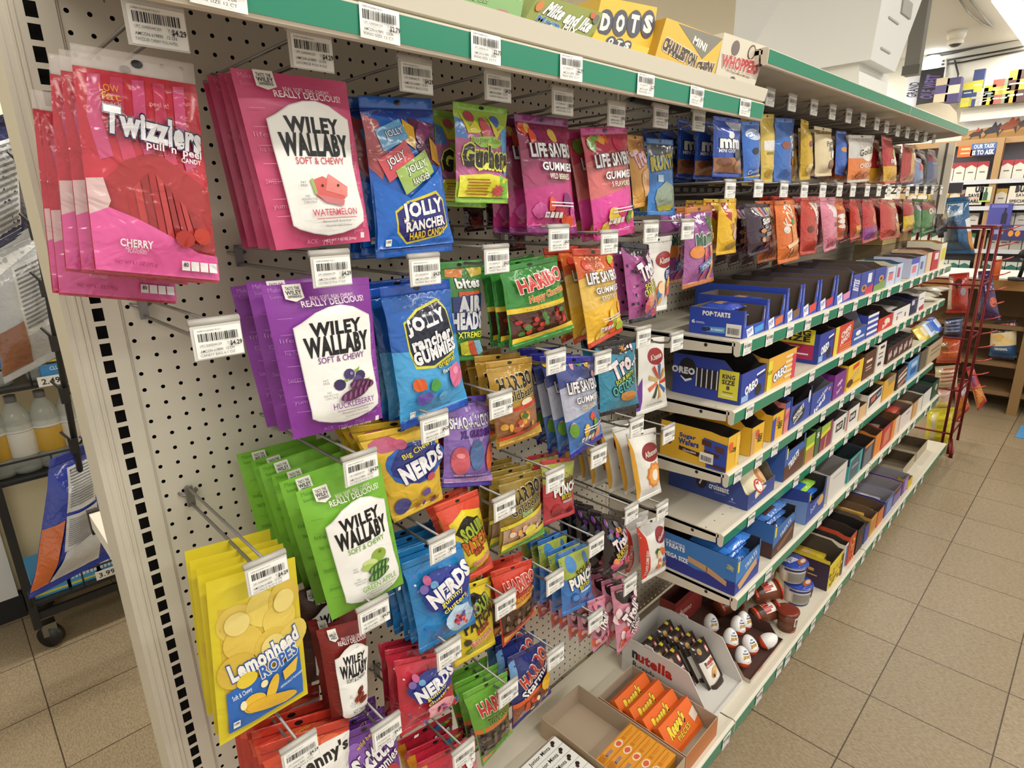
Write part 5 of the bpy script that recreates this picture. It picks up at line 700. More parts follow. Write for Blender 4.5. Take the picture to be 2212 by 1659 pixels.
 ('5', 1860, 1884, .1, .095, 0, .28, '24344a', '2a201c', (), [P([(.1, .3), (.8, .1), (.8, .9), (.1, 1)], '6a6a70'), R(.1, .0, .9, .12, 'd88a3a')], None, 'slate carton with an orange rim'),
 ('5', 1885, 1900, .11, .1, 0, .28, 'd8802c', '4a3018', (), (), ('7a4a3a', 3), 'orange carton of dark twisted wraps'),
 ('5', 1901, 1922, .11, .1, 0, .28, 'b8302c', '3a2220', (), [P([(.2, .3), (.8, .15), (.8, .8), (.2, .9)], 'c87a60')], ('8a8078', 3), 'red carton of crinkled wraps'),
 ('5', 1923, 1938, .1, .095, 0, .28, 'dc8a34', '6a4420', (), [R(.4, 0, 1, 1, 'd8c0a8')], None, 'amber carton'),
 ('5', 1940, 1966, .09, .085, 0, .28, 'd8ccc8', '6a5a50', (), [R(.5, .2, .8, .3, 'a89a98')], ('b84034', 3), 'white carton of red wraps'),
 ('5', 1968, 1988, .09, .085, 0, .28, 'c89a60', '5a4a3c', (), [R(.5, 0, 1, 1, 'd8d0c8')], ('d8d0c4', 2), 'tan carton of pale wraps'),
 ('5', 1990, 2008, .09, .085, 0, .28, 'd8d6d0', '4a4848', (), (), ('3a7a5c', 2), 'white carton of green wraps'),
 ('5', 2010, 2024, .1, .095, 0, .28, '2c4a38', '1c2a22', (), [E(.6, .4, .2, .2, 'a8b090')], ('3a6a4a', 2), 'dark green carton, last on the fifth shelf'),
 ('D', 1785, 1816, .13, .11, 0, .27, 'd8c02c', '4a4038', [R(0, 0, 1, .12, 'd8c02c'), P([(.35, .12), (1, .12), (1, 1), (.35, 1)], '33203c'), R(.55, .4, .8, .5, 'c8a040'), R(.5, .6, .85, .64, 'b89a60'), P([(0, .12), (.35, .12), (.35, 1), (0, 1)], '7a5a34')], [R(0, 0, 1, .1, 'e4d43a')]+gummies(6, ('c8a040', 'b08a30', '8a6a34', 'e0c860'), .1, .2, .9, .95, 24, .08)+[R(.9, .1, 1, 1, '5a2a4a')], ('c8b030', 3), 'yellow carton with a purple end, lid folded back'),
 ('D', 1818, 1826, .13, .12, 0, .27, 'dcd8d0', '38302c', (), [R(.4, .1, 1, .9, '4a6aa0')], None, 'white and blue slim carton'),
 ('D', 1828, 1843, .14, .13, 0, .27, 'c8502c', '3a2a24', (), gummies(8, ('c83a2c', 'd8803a', 'b04a3a', 'e0b060'), .1, .1, .9, .95, 20, .09), ('d8d0c4', 2), 'orange-red carton with a speckled front'),
 ('D', 1846, 1862, .12, .115, 0, .27, '2c2220', '1c1817', (), [E(.5, .5, .2, .2, '5a2a24')], ('28221f', 3), 'black carton with shiny wraps on top'),
 ('D', 1864, 1874, .1, .085, 0, .27, '3a4494', '6a5a4a', (), (), ('c8b890', 2), 'low blue-rimmed carton'),
 ('D', 1876, 1890, .1, .09, 0, .27, 'c8963a', '6a5240', (), [R(.1, .2, .9, .8, 'b87a3a')], ('c8a848', 3), 'ochre carton with mixed bars'),
 ('D', 1892, 1906, .09, .08, 0, .27, 'c86a2c', '5a4438', (), (), ('d8c030', 2), 'orange carton with a yellow pack on top'),
 ('D', 1908, 1926, .09, .085, 0, .27, '3a4090', '8a8890', (), [R(.2, .1, .9, .9, '7a86b8'), E(.5, .2, .3, .14, '5a8ac0')], ('b8b4c0', 2), 'indigo carton with silver wraps'),
 ('D', 1928, 1944, .085, .08, 0, .27, '7a6a9a', '8e8a90', (), [R(0, 0, 1, .3, '6a2a3a')], None, 'lavender carton with a grey lid'),
 ('D', 1946, 1960, .085, .08, 0, .27, '6a3a86', '8e8a90', (), [R(.3, .1, .9, .9, '9a8ac0')], None, 'violet carton with a grey lid'),
]
for (l, p0, p1, hb, hf, post, dep, oc, ic, sd, fr, cont, desc) in B_:
    z, yf = LZ[l]; x0, x1 = fx(p0, yf, z), fx(p1, yf, z)-.003
    carton(desc+', %s snack shelf' % LNM[l], x0, x1, yf, z+.001, dep, hb, hf, oc, ic, sd, fr, post, group='snack cartons', lid=(.05 if desc.startswith('yellow carton with a purple') else None))
    if cont:
        c, n = cont; w = (x1-x0)-.036; h = min(.024, (hb+.02)/max(n, 2))
        big = n >= 4
        for k in range(n):
            d = min(dep*.55, .12); yy = yf+.016+d/2+(.02 if not big else .0)+random.uniform(0, .02); zz = z+.0045+k*(h+.0012)
            nm = ('lowest', 'second lowest', 'third lowest', 'fourth lowest', 'topmost')[k if k < n-1 or n == 1 else 4]
            cc = c if not (desc.startswith('navy crisp') and k == n-1) else '8cc040'
            pr = [T('TREATS', .4, .3, .5, .2, 'e8eef6', b=.04), R(.1, .5, .6, .9, '4a2a24' if 'chocolate' in desc else '2a58b0')] if big else [R(.2, .3, .8, .6, 'd8d4cc' if k % 2 else 'c8a070')]
            pack('%s wrapped pack in the %s' % (nm if n > 1 else 'single', desc.split(',')[0]), 'snack pack', ((x0+x1)/2, yy, zz), max(w, .03), d, h, cc, pr, (random.uniform(-.02, .02), random.uniform(-.03, .03), random.uniform(-.05, .05)), group='wrapped packs in cartons', tips=('d8d8dc' if l == '1' else None))
# croissant carton (long, blue) and its packs
z = LZ['4'][0]; xa = fx(1645, -.374, z)-.1
carton('long navy croissant carton with white lettering, fourth snack shelf', xa, xa+.19, -.374, z+.001, .262, .088, .05, '33478e', '6a5c4c', CROI, [], 0, .01, .03, group='snack cartons')
for i in range(3):
    pack('%s cream croissant pack with a red badge standing in the navy carton' % ('frontmost', 'middle', 'rearmost')[i], 'snack pack', (xa+.095, -.318+.078*i, z+.04), .125, .1, .05, 'd8cfae', [E(.62, .45, .2, .3, 'b8764a'), E(.7, .5, .14, .2, 'd8a878'), E(.3, .7, .17, .22, 'b83a34'), E(.3, .7, .13, .17, 'e8e0d8'), T('7', .3, .7, .12, .24, 'b83a34', b=.05), T('12', .62, .14, .2, .16, '2a3a78', b=.04)], (.9, 0, .1), 'pouch', group='croissant packs')
# chip packs and loose wraps at the far end of the second and third shelves
for k in range(5):
    x = fx(2000+7*k, -.33, -.411); pack('pale crinkled snack pack, %s from the left at the second shelf end' % ('first', 'second', 'third', 'fourth', 'fifth')[k], 'snack pack', (x, -.3+.02*(k % 2), -.409+.012*(k % 3)), .1, .14, .03, ('d8d2c4', 'c8c0b0', 'dcd8cc')[k % 3], [R(.2, .3, .7, .6, ('5a7ac0', 'a8b048', 'b0a89c')[k % 3])], (.1*(k % 2), .1, .4*(k-2)), group='crinkled snack packs')
for k in range(5):
    x = 2.72+.088*k; carton('dark brown chocolate bar carton, %s from the left near the third shelf end' % ('first', 'second', 'third', 'fourth', 'fifth')[k], x, x+.083, -.374, -.587, .27, .075, .07, '4a2420', '4a4442', (), [T('BAR', .5, .5, .6, .4, 'd8c8c0', rot=.3, b=.05)], group='chocolate bar cartons')
for k in range(3):
    x = fx(1992+14*k, -.36, -.588); pack(('yellow snack pack propped at the third shelf end', 'white and blue snack pack propped at the third shelf end', 'bright blue snack pack propped at the third shelf end')[k], 'snack pack', (x, -.33, -.585), .14, .1, .05, ('d8c050', 'c8d4e8', '2f62c0')[k], [R(.2, .2, .7, .7, ('e8e0c0', '4a7ac8', 'c8d8ee')[k])], (.9, 0, 0), group=None)
# batteries and lighter trays at the back of the top shelf end
for k, (px, c) in enumerate(((1945, 'c8b070'), (2005, 'b8955a'))):
    x = (3.2, 3.5)[k]; carton(('tan tray of white-capped tubes at the back of the top snack shelf', 'tan tray of yellow pencils at the back of the top snack shelf')[k], x-.12, x+.12, -.2, -.1, .12, .05, .05, c, 'a88a58', group=None)
    for j in range(9):
        mb = MB(); mb.lathe([(0, 0), (.009, 0), (.009, .07), (.006, .08), (0, .082)], M(('e8e4d8', 'd8b030')[k], 'plastic'), 10, mats={2: M('3a3a3a', 'plastic')})
        o = mb.build(('glue_tube', 'marker_pen')[k], loc=(x-.1+.025*j, -.15, -.0965)); o.rotation_euler = (.0, .25*k, 0); tag(o, ('white tube with dark cap in the tan tray, %s from the left', 'yellow marker pen in the tan tray, %s from the left')[k] % ('first', 'second', 'third', 'fourth', 'fifth', 'sixth', 'seventh', 'eighth', 'ninth')[j], ('tube', 'pen')[k], ('white tubes in a tray', 'yellow pens in a tray')[k])
    mb = MB(); mb.box((-.12, -.06, -.128), (.12, .06, -.002), M('8a7a5c', 'card')); o = mb.build('shipping_box', loc=(x, -.14, -.1)); tag(o, 'plain brown box under the tray of %s' % ('white tubes', 'yellow pens')[k], 'box')
# ------------------------------------------------------------------ base deck under the candy bags
zd = ZD+.001
carton('empty brown tray on the base deck, beside the thin white mint boxes', .768, .936, -.455, zd, .355, .065, .065, 'b8a084', 'b09e88', group='brown candy trays')
carton('brown tray holding the orange peanut candy boxes', .940, 1.115, -.455, zd, .285, .065, .065, 'b8703c', 'b09e88', group='brown candy trays')
carton('cut-down brown tray holding the thin white mint boxes', .585, .757, -.455, zd, .3, .05, .05, 'b8a084', 'b09e88', group='brown candy trays')
def slab(name, desc, cat, loc, w, d, h, col, prints_front=(), prints_top=(), rot=(0, 0, 0), group=None, prints_left=()):
    mb = MB(); mb.box((-w/2, -d/2, 0), (w/2, d/2, h), M(col, 'card'))
    lay(mb, prints_front, plane_f((-w/2, -d/2, h), (w, 0, 0), (0, 0, -h), (0, -1, 0)), w, h, 'card', L=.1, step=.00015, e0=.0003)
    lay(mb, prints_top, plane_f((-w/2, d/2, h), (w, 0, 0), (0, -d, 0), (0, 0, 1)), w, d, 'card', L=.1, step=.00015, e0=.0003)
    lay(mb, prints_left, plane_f((-w/2, d/2, h), (0, -d, 0), (0, 0, -h), (-1, 0, 0)), d, h, 'card', L=.1, step=.00015, e0=.0003)
    o = mb.build(name, loc=loc); o.rotation_euler = rot; tag(o, desc, cat, group); return o
for k in range(5):
    slab('candy_box', 'thin yellow-orange candy box on edge, %s' % ('rearmost of five', 'second from the back', 'third from the back', 'fourth from the back', 'frontmost of five')[k], 'candy box', (.852, -.303-.0285*k, zd+.003), .16, .0275, .056, 'e0982c', (), [E(.52, .5, .09, .35, 'e8d8c0'), BLOB(.52, .5, .07, .3, 'd8603a', 8, k), T('MILK DUDS', .26, .5, .16, .34, '4a3070', 'e8d8c0', .05), R(.64, .3, .7, .7, 'c87a20'), R(.72, .35, .95, .42, 'b87028'), R(.72, .55, .9, .6, 'b87028')]+BAR(.03, .15, .16, .85, 5, 'b06a20')+[R(0, .0, 1, .06, 'c07c24')], group='yellow-orange candy boxes')
    slab('mint_box', 'thin white mint box on edge with black lettering, %s' % ('rearmost of five', 'second from the back', 'third from the back', 'fourth from the back', 'frontmost of five')[k], 'candy box', (.672, -.185-.0285*k, zd+.003), .15, .0275, .066, 'e6e6e0', (), [T('Junior Mints', .5, .52, .5, .5, '1e2a22', b=.02), E(.86, .35, .04, .22, '2a1a18'), E(.82, .55, .03, .2, '3a2420'), R(0, .0, 1, .05, 'b8b8b0')], group='thin white mint boxes')
RS = [P([(.06, .0), (.94, .0), (.94, 1), (.06, 1)], 'e0661f'), logo("Reese's", .42, .32, .5, .34, 'ecd23a', '3a1c10', .05, rot=.12, b=.05, sh=.2), T('PIECES', .5, .66, .4, .16, 'ecd23a', '3a1c10', .04, rot=.1)]
for k in range(4):
    ex = [] if k < 3 else [P([(.8, .4), (1, .3), (1, .62), (.84, .7)], 'd8c8b8')]
    slab('candy_box', 'orange peanut candy box leaning back in its tray, %s' % ('rearmost of four', 'second from the back', 'third from the back', 'frontmost of four')[k], 'candy box', (1.027+.004*(k % 2), -.268-.047*k, zd+.006), .155, .024, .085, 'e0661f', RS+ex, (), (-.72, 0, 0), group='orange peanut candy boxes')
# white display box of wafer bars
r = empty('display_box', (1.24, -.27, zd)); tag(r, 'white wafer bar display box with red and black lettering on its side', 'display box')
pr = [(-.156, 0), (-.156, .012), (-.078, .132), (-.036, .137), (.105, .137), (.152, .13), (.152, 0)]
def npf(x): return plane_f((x, .152, .137), (0, -.308, 0), (0, 0, -.137), (-1, 0, 0))
for nm, x in (('left_panel', -.105), ('right_panel', .105)):
    mb = MB(); mb.prism([(x, y, zz) for y, zz in pr], (1 if x < 0 else -1, 0, 0), .003, M('cfccc8', 'card'))
    mb.prism([(x, .04, .136), (x, .075, .136), (x, .07, .146), (x, .045, .146)], (1 if x < 0 else -1, 0, 0), .003, M('cfccc8', 'card'))
    if x < 0: lay(mb, [T('n', .155, .37, .055, .17, '1c1a1a', b=.05), T('utella', .385, .345, .38, .24, 'b02a24', b=.05), T('B', .155, .62, .04, .16, '1c1a1a', b=.02), T('-ready', .29, .645, .2, .2, '3a3634', b=.0), P([(.6, .75), (.75, .68), (.92, .8), (.98, .98), (.7, .98), (.6, .9)], 'c8985a'), E(.78, .86, .08, .1, '5a3018')], npf(x), .308, .137, 'card', L=.1, step=.00015, e0=.0003)
    mb.build(nm, r)
mb = MB(); mb.box((-.102, -.156, 0), (.102, .152, .003), M('d4d1cc', 'card')); mb.build('base_panel', r)
mb = MB(); mb.box((-.102, .149, .003), (.102, .152, .13), M('cfccc8', 'card')); mb.build('back_panel', r)
mb = MB(); mb.box((-.102, -.156, .003), (.102, -.152, .014), M('d8d5d0', 'card')); mb.build('front_panel', r)
NB = [P([(0, 0), (1, 0), (1, .36), (0, .36)], '2c1f1a'), E(.22, .16, .12, .07, 'c89a58'), E(.75, .2, .13, .09, 'c8402c'), T('1', .75, .2, .08, .09, 'f0e4dc', b=.05), P([(.62, 0), (.85, 0), (.8, .05), (.62, .06)], 'd8cc3a'), T('n', .2, .43, .08, .06, '1c1a1a', b=.05), T('utella', .55, .43, .5, .075, 'b02a24', b=.05), T('B-ready', .4, .5, .5, .05, '8a4a44'), E(.55, .62, .26, .05, 'd8ae6a', -.3), E(.4, .68, .2, .05, 'c8924a', -.3), E(.35, .7, .08, .04, '5a3018'), P([(0, .84), (1, .78), (1, 1), (0, 1)], '3a2820'), T('132 cal', .35, .76, .4, .04, 'f0ece4', b=.03)]
for i in range(4):
    for j in range(2):
        if (i, j) == (0, 0): continue
        pack('wafer bar in the white display box, %s row, %s' % (('front', 'second', 'third', 'back')[i], ('left', 'right')[j]), 'wafer bar', (1.192+.098*j, -.318+.04*i+.0*j, zd+.004+.038), .066, .15, .03, 'e4ddd2', NB, (.95, 0, 0), 'pouch', group='wafer bars in the white box', tips='2c1f1a')
# chocolate eggs, wafer tubs and cereal cups on the middle deck
def egg(desc, loc, rot):
    prof = [(.0, 0)]+[(.0245*math.sin(math.pi*k/14)*(1+.14*math.cos(math.pi*k/14)), .033-.033*math.cos(math.pi*k/14)) for k in range(1, 14)]+[(0, .066)]
    mb = MB(); wm, om_ = M('ecebea', 'plastic'), M('d0502c', 'plastic')
    mb.lathe(prof, wm, 20, mats={i: om_ for i in range(0, 5)})
    def f(u, v, e):
        a = (u-.5)*2.2-1.57; z = .066-.066*v; t = math.acos(max(-1, min(1, (.033-z)/.033))); rr = .0245*math.sin(t)*(1+.14*math.cos(t))+e
        return V((rr*math.cos(a), rr*math.sin(a), z))
    lay(mb, [T('Kinder', .5, .33, .4, .08, '22201f', b=.04), T('JOY', .5, .5, .42, .14, 'd8a82c', '4a2a18', .05, b=.05), R(.4, .18, .6, .25, '5a86c8'), P([(.1, .66), (.5, .74), (.9, .66), (.9, .72), (.5, .8), (.1, .72)], 'ece6e2')], f, .054, .066, 'plastic', L=.006, e0=.0005)
    o = mb.build('chocolate_egg', loc=loc); o.rotation_euler = rot; return tag(o, desc, 'chocolate egg', 'orange and white chocolate eggs')
EG = [((1.40, -.405), 0, (-.55, .1, -.5), 'frontmost of the pile by the white display box'), ((1.475, -.40), 0, (-.5, -.1, -.4), 'second in the front row from the display box'), ((1.425, -.345), .022, (-.5, .2, -.6), 'behind the frontmost egg'), ((1.535, -.395), 0, (.9, .5, .4), 'lying with its white top towards the aisle'), ((1.505, -.335), .02, (-.45, .2, -.4), 'in the middle of the pile'), ((1.44, -.27), .03, (-.45, .1, -.6), 'rearmost of the pile'), ((1.57, -.33), 0, (-.4, .2, -.2), 'at the right rim of the pile')]
for (x, y), dz, rt, d in EG: egg('orange and white chocolate egg, '+d, (x, y, zd+.014+dz), rt)
carton('low clear-fronted tray of chocolate eggs', 1.365, 1.62, -.44, zd, .3, .05, .012, 'c0ae9c', '4a2e26', (), [BLOB(.3, .5, .1, .4, 'c86a58', 8, 2), BLOB(.7, .5, .1, .4, 'd8b0a0', 8, 3)])
def tub(desc, loc, rot, r0=.034, h=.09, body='6a3a24', lid='c83a2c', group='striped wafer tubs', pa=-1.57):
    e = empty('snack_tub', loc); e.rotation_euler = rot; tag(e, desc, 'snack tub', group)
    mb = MB(); mb.lathe([(0, 0), (r0*.86, 0), (r0, h), (0, h)], M(body, 'plastic'), 24)
    f = lambda u, v, q: V(((r0*.86+r0*.14*(1-v)+q)*math.cos((u-.5)*2.4+pa), (r0*.86+r0*.14*(1-v)+q)*math.sin((u-.5)*2.4+pa), h-h*v))
    lay(mb, [P([(.1, .15), (.9, .15), (.9, .8), (.1, .8)], 'e8e2da'), T('n', .22, .42, .1, .28, '1c1a1a', b=.05), T('utella', .58, .42, .56, .34, 'b82a24', b=.05), P([(.1, .65), (.9, .6), (.9, .85), (.1, .85)], '4a2a1c'), R(.0, .88, 1, .97, 'c8402c')], f, r0*2.4, h, 'plastic', L=.008, e0=.001); mb.build('tub_body', e)
    mb = MB(); mb.lathe([(0, h), (r0+.004, h), (r0+.004, h+.005), (r0-.004, h+.007), (0, h+.007)], M(lid, 'plastic'), 24); mb.build('peel_lid', e)
tub('tan wafer tub lying with its lettering up, behind the eggs', (1.63, -.33, zd+.036), (0, 1.42, -.5), pa=3.14)
tub('white and red wafer tub lying across the other tub', (1.66, -.31, zd+.1), (0, 1.35, -.7), pa=3.14)
tub('wafer tub standing at the tray end, mostly dark', (1.70, -.42, zd+.001), (0, 0, .5), h=.07, lid='7a3020')
tub('wafer tub lying at the back of the eggs tray', (1.58, -.22, zd+.036), (0, 1.5, -.3), pa=3.14)
carton('dark red box of wafers standing behind the eggs', 1.40, 1.60, -.15, zd, .06, .12, .12, '8a3430', '5a2a24', (), [T('bueno', .4, .5, .4, .2, 'd8b0a0', rot=-.1)])
def cup(desc, loc, lidc, rim, band):
    e = empty('cereal_cup', loc); tag(e, desc, 'cereal cup', 'lidded cereal cups')
    r0, h = .05, .075
    mb = MB(); mb.lathe([(0, 0), (r0*.8, 0), (r0*.82, .006), (r0*.97, h), (0, h)], M('e4e0d8', 'plastic'), 28)
    f = lambda u, v, q: V(((r0*(.82+.15*(1-v))+q+.0006)*math.cos((u-.5)*2.6-2.1), (r0*(.82+.15*(1-v))+q+.0006)*math.sin((u-.5)*2.6-2.1), h*(1-v)))
    lay(mb, [R(0, .1, 1, .22, band), R(.08, .26, .72, .86, 'c4c0b4'), R(0, .9, 1, .97, band), R(.74, .1, .78, .97, band)]+stripes(9, '6a665e', .12, .32, .68, .82)+[P([(.8, .2), (1, .15), (1, .8), (.8, .7)], 'a86a48')], f, r0*2.6, h, 'card', L=.008, e0=.0006); mb.build('cup_body', e)
    mb = MB(); mb.lathe([(0, h), (r0+.003, h), (r0+.004, h+.002), (r0+.002, h+.004), (0, h+.0045)], M(lidc, 'foil'), 28)
    lay(mb, [T('FROSTED', .45, .36, .5, .12, 'e8eaf2', rot=-.3, b=.05), T('FLAKES', .45, .5, .46, .12, 'e8eaf2', rot=-.3, b=.05), BLOB(.6, .76, .34, .14, 'a8663c', 9, 3), BLOB(.66, .78, .2, .08, 'd8c8b8', 7, 4)] if lidc != 'dcc42a' else [BLOB(.5, .5, .26, .24, '8a3a28', 9, 3), E(.45, .45, .1, .1, 'c87048')], plane_f((-r0, r0, h+.005), (2*r0, 0, 0), (0, -2*r0, 0), (0, 0, 1)), 2*r0, 2*r0, 'foil', e0=.0006); mb.build('foil_lid', e)
cup('white cereal cup with blue foil lid, lower of two', (1.885, -.385, zd), '2c46a8', 'e0e0e0', '2a3070')
cup('white cereal cup with blue foil lid, stacked on another', (1.88, -.36, zd+.081), '2c46a8', 'e0e0e0', '2a3070')
cup('white cereal cup with yellow lid, lower of two', (1.80, -.30, zd), 'dcc42a', 'e0e0e0', 'c8a83a')
cup('white cereal cup with yellow lid, stacked on another', (1.79, -.28, zd+.081), 'dcc42a', 'e0e0e0', 'c8a83a')
# empty brown trays at the far deck end
for k in range(2):
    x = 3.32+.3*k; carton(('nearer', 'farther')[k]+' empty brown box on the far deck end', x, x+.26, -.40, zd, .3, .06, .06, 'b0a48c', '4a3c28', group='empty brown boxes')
carton('small yellow box at the far deck edge', 3.2, 3.28, -.455, zd, .05, .05, .05, 'd8b828', 'a08a30')
# ------------------------------------------------------------------ boxes standing on the canopy shelf
def qbox(name, desc, quad, y, t, col, prints, sidec=None, lean=.0):
    q = [at(a, b, 'y', y) for a, b in quad]; org = (q[2]+q[3])/2; q = [p-org for p in q]
    q[0].y += lean; q[1].y += lean
    mb = MB(); n = V((0, 1, 0)); Qb = [p+n*t for p in q]; fm, sm_ = M(col, 'card'), M(sidec or col, 'card')
    mb.add(q, [(0, 3, 2, 1)], fm); mb.add(q+Qb, [(0, 1, 5, 4), (1, 2, 6, 5), (2, 3, 7, 6), (3, 0, 4, 7), (4, 5, 6, 7)], sm_)
    su, sv = (q[1]-q[0]).length, (q[3]-q[0]).length
    f = lambda u, v, e: (q[0]*(1-u)+q[1]*u)*(1-v)+(q[3]*(1-u)+q[2]*u)*v+V((0, -e, 0))
    lay(mb, prints, f, su, sv, 'card', L=.1, step=.0002, e0=.0004)
    o = mb.build(name, loc=org); tag(o, desc, 'candy box', 'candy boxes on the canopy shelf'); return o
qbox('candy_box', 'green fruit candy box at the left, cut off by the picture top', [(905, -70), (1135, -22), (1122, 52), (880, -2)], -.375, .05, '86b070', [T('Original Fruits', .85, .3, .24, .14, 'e8e0b0'), E(.3, .7, .08, .1, 'c8b860'), E(.8, .8, .08, .1, 'b87a78'), T('Mike and Ike', .45, .45, .4, .3, '5a8a50', 'c8d8a8', .04)], '9ac886')
qbox('candy_box', 'olive green candy box with slanted white lettering', [(1165, -12), (1303, 28), (1272, 100), (1122, 62)], -.375, .06, '8a9440', [logo('Mike and Ike', .55, .38, .72, .34, 'eeece4', '4a4a30', .04, rot=-.12, sh=.2, b=.05), T('Mega', .3, .66, .34, .2, '4a78b0', 'c8d0a0', .04, rot=-.1, b=.04), T('MIX', .62, .7, .2, .18, 'e8e4d8', '4a5a30', .04, rot=-.1, b=.04), R(.72, .76, .94, .9, '6a5a40'), E(.08, .3, .05, .16, 'c87a3a'), E(.92, .24, .05, .14, '6a6a5a'), E(.85, .16, .04, .1, 'c8603a')], '9aa85a')
qbox('candy_box', 'tall yellow candy box with round letters', [(1300, -8), (1420, 16), (1402, 130), (1277, 96)], -.352, .05, 'dcb83c', [x for i, l in enumerate('DOTS') for x in (E(.14+.24*i, .5-.05*i, .13, .27, '4a4a58'), T(l, .14+.24*i, .5-.05*i, .12, .3, 'ece8dc', b=.06))], 'd0aa38')
qbox('candy_box', 'short yellow candy box in front of the tall one', [(1285, 70), (1403, 104), (1392, 134), (1270, 98)], -.378, .02, 'e0c03c', [x for i, l in enumerate('OTS') for x in (E(.3+.14*i, .3, .08, .4, '4a4a58'), T(l, .3+.14*i, .3, .07, .4, 'ece8dc', b=.06))], 'd0aa38')
qbox('candy_box', 'yellow chewy candy box with a grey wedge', [(1440, 38), (1562, 84), (1540, 172), (1412, 132)], -.37, .055, 'd8b03a', [P([(.2, .03), (1, 0), (.72, .62)], '7a7668'), T('MINI', .62, .3, .24, .17, 'e8e4d8', rot=-.15, b=.04), logo('CHARLESTON', .34, .64, .56, .26, '4a3a30', 'e8dcc8', .08, rot=-.12, b=.05), logo('CHEW', .8, .8, .3, .24, '4a3a30', 'e8dcc8', .08, rot=.1, b=.05), R(.25, .9, .4, 1, '4a3a2a')], 'c89a30')
qbox('candy_box', 'off-white malted ball box with red lettering, leaning at the shelf end', [(1565, 70), (1657, 101), (1628, 192), (1545, 164)], -.36, .04, 'cfc8b4', [E(.3, .26, .09, .18, '6a5a54'), E(.68, .24, .09, .18, '5a4a46'), E(.68, .24, .065, .14, 'c8bca8'), E(.95, .32, .08, .18, '6a5a54'), logo('WHOPPERS', .5, .58, .86, .26, 'b84a48', 'e8e0d8', .06, rot=.04, b=.05), T('The Original Malted Milk Balls', .5, .8, .6, .05, '8a5a50'), E(.4, .95, .06, .06, '5a4a46')], 'd8d0bc')
# ------------------------------------------------------------------ white housing on its column, above the shelving
wp = M('d2d2d0', 'paint')
def hexa(mb, b, t, m):
    mb.add(b+t, [(3, 2, 1, 0), (4, 5, 6, 7), (0, 1, 5, 4), (1, 2, 6, 5), (2, 3, 7, 6), (3, 0, 4, 7)], m)
r = empty('equipment_housing', (2.35, -.05, .43)); tag(r, 'large white tapered housing on a column, rising from the far canopy shelf to the ceiling', 'housing')
def rp(mb, nm): o = mb.build(nm); o.parent = r; o.matrix_parent_inverse = Matrix.Translation((-2.35, .05, -.43))
k = (CEIL-.555)/.28
mb = MB(); hexa(mb, [(2.2, -.3, .555), (2.5, -.3, .555), (2.5, .19, .555), (2.2, .19, .555)], [(2.2+.09*k*.62, -.3, CEIL), (2.5+.27*k*.8, -.3, CEIL), (2.5+.27*k*.8, .19, CEIL), (2.2+.0*k, .19, CEIL)], wp); rp(mb, 'housing_body')
mb = MB(); hexa(mb, [(2.235, -.27, .43), (2.55, -.27, .43), (2.55, .18, .43), (2.235, .18, .43)], [(2.22, -.26, .56), (2.58, -.26, .56), (2.58, .18, .56), (2.22, .18, .56)], M('dcdcd8', 'paint')); rp(mb, 'column_base')
for i in range(2):
    mb = MB(); hexa(mb, [(2.29+.04*i, -.304, .6+.1*i), (2.4+.05*i, -.304, .6+.1*i), (2.4+.05*i, -.298, .6+.1*i), (2.29+.04*i, -.298, .6+.1*i)], [(2.29+.04*i, -.304, .606+.1*i), (2.4+.05*i, -.304, .606+.1*i), (2.4+.05*i, -.298, .606+.1*i), (2.29+.04*i, -.298, .606+.1*i)], M('a8a8a4', 'paint')); rp(mb, 'vent_slit')
mb = MB(); mb.box((2.46, -.306, .74), (2.58, -.29, .79), M('9a9994', 'paint')); rp(mb, 'access_plate')
mb = MB(); mb.box((3.3, -.185, .67), (3.36, -.125, CEIL), M('73726e', 'black')); mb.box((3.295, -.19, .67), (3.3, -.12, .71), M('5a5956', 'black')); o = mb.build('hanging_screen'); tag(o, 'dark grey slab hanging from the ceiling just right of the white housing', 'screen')
# soft beige cap left on the far canopy shelf
mb = MB(); prof = [(0, .1), (.05, .098), (.1, .085), (.135, .05), (.145, .012), (.15, 0), (0, 0)]
mb.lathe(prof[::-1], M('d3c6ae', 'matte'), 28); mb.v = [(x*(1.0+.1*math.sin(3*math.atan2(y, x))), y*.9, z*(1+.15*math.sin(x*22))) for x, y, z in mb.v]
o = mb.build('cloth_cap', loc=(3.25, -.25, .424)); tag(o, 'crumpled beige cloth cap lying on the far end of the canopy shelf', 'cap')
# ------------------------------------------------------------------ ceiling corner: camera, cables, glowing bulb
r = empty('security_camera', (6.2, .26, CEIL)); tag(r, 'white dome security camera on the ceiling corner', 'camera')
mb = MB(); mb.lathe([(0, 0), (.07, 0), (.066, -.04), (.05, -.07), (0, -.07)][::-1], M('dcdad2', 'plastic'), 24); mb.build('camera_mount', r)
mb = MB(); mb.lathe([(0, -.12), (.026, -.115), (.046, -.1), (.052, -.07), (0, -.07)], M('3a3a3c', 'plastic'), 24); mb.build('lens_dome', r)
mb = MB(); mb.lathe([(.05, -.1), (.057, -.09), (.057, -.068), (.05, -.06)], M('e4e2da', 'plastic'), 24); mb.build('shroud_ring', r)
def cable(desc, pts, rad, c, name='cable'):
    mb = MB(); mb.tube(pts, rad, M(c, 'black')); o = mb.build(name); tag(o, desc, 'cable')
px = XW-.02
def W_(a, b): return at(a, b, 'x', px)
cable('upper black cable crossing the far wall', [W_(2000, 138), W_(2080, 124), W_(2150, 112), W_(2212, 100)], .007, '2a2a28')
cable('second black cable just under the upper one on the far wall', [W_(2000, 143), W_(2080, 134), W_(2150, 120), W_(2230, 105)], .007, '2a2a28')
cable('thick bundled cables in the ceiling corner', [W_(2003, 122), W_(2060, 112), W_(2110, 100), W_(2200, 82)], .018, '4a4944')
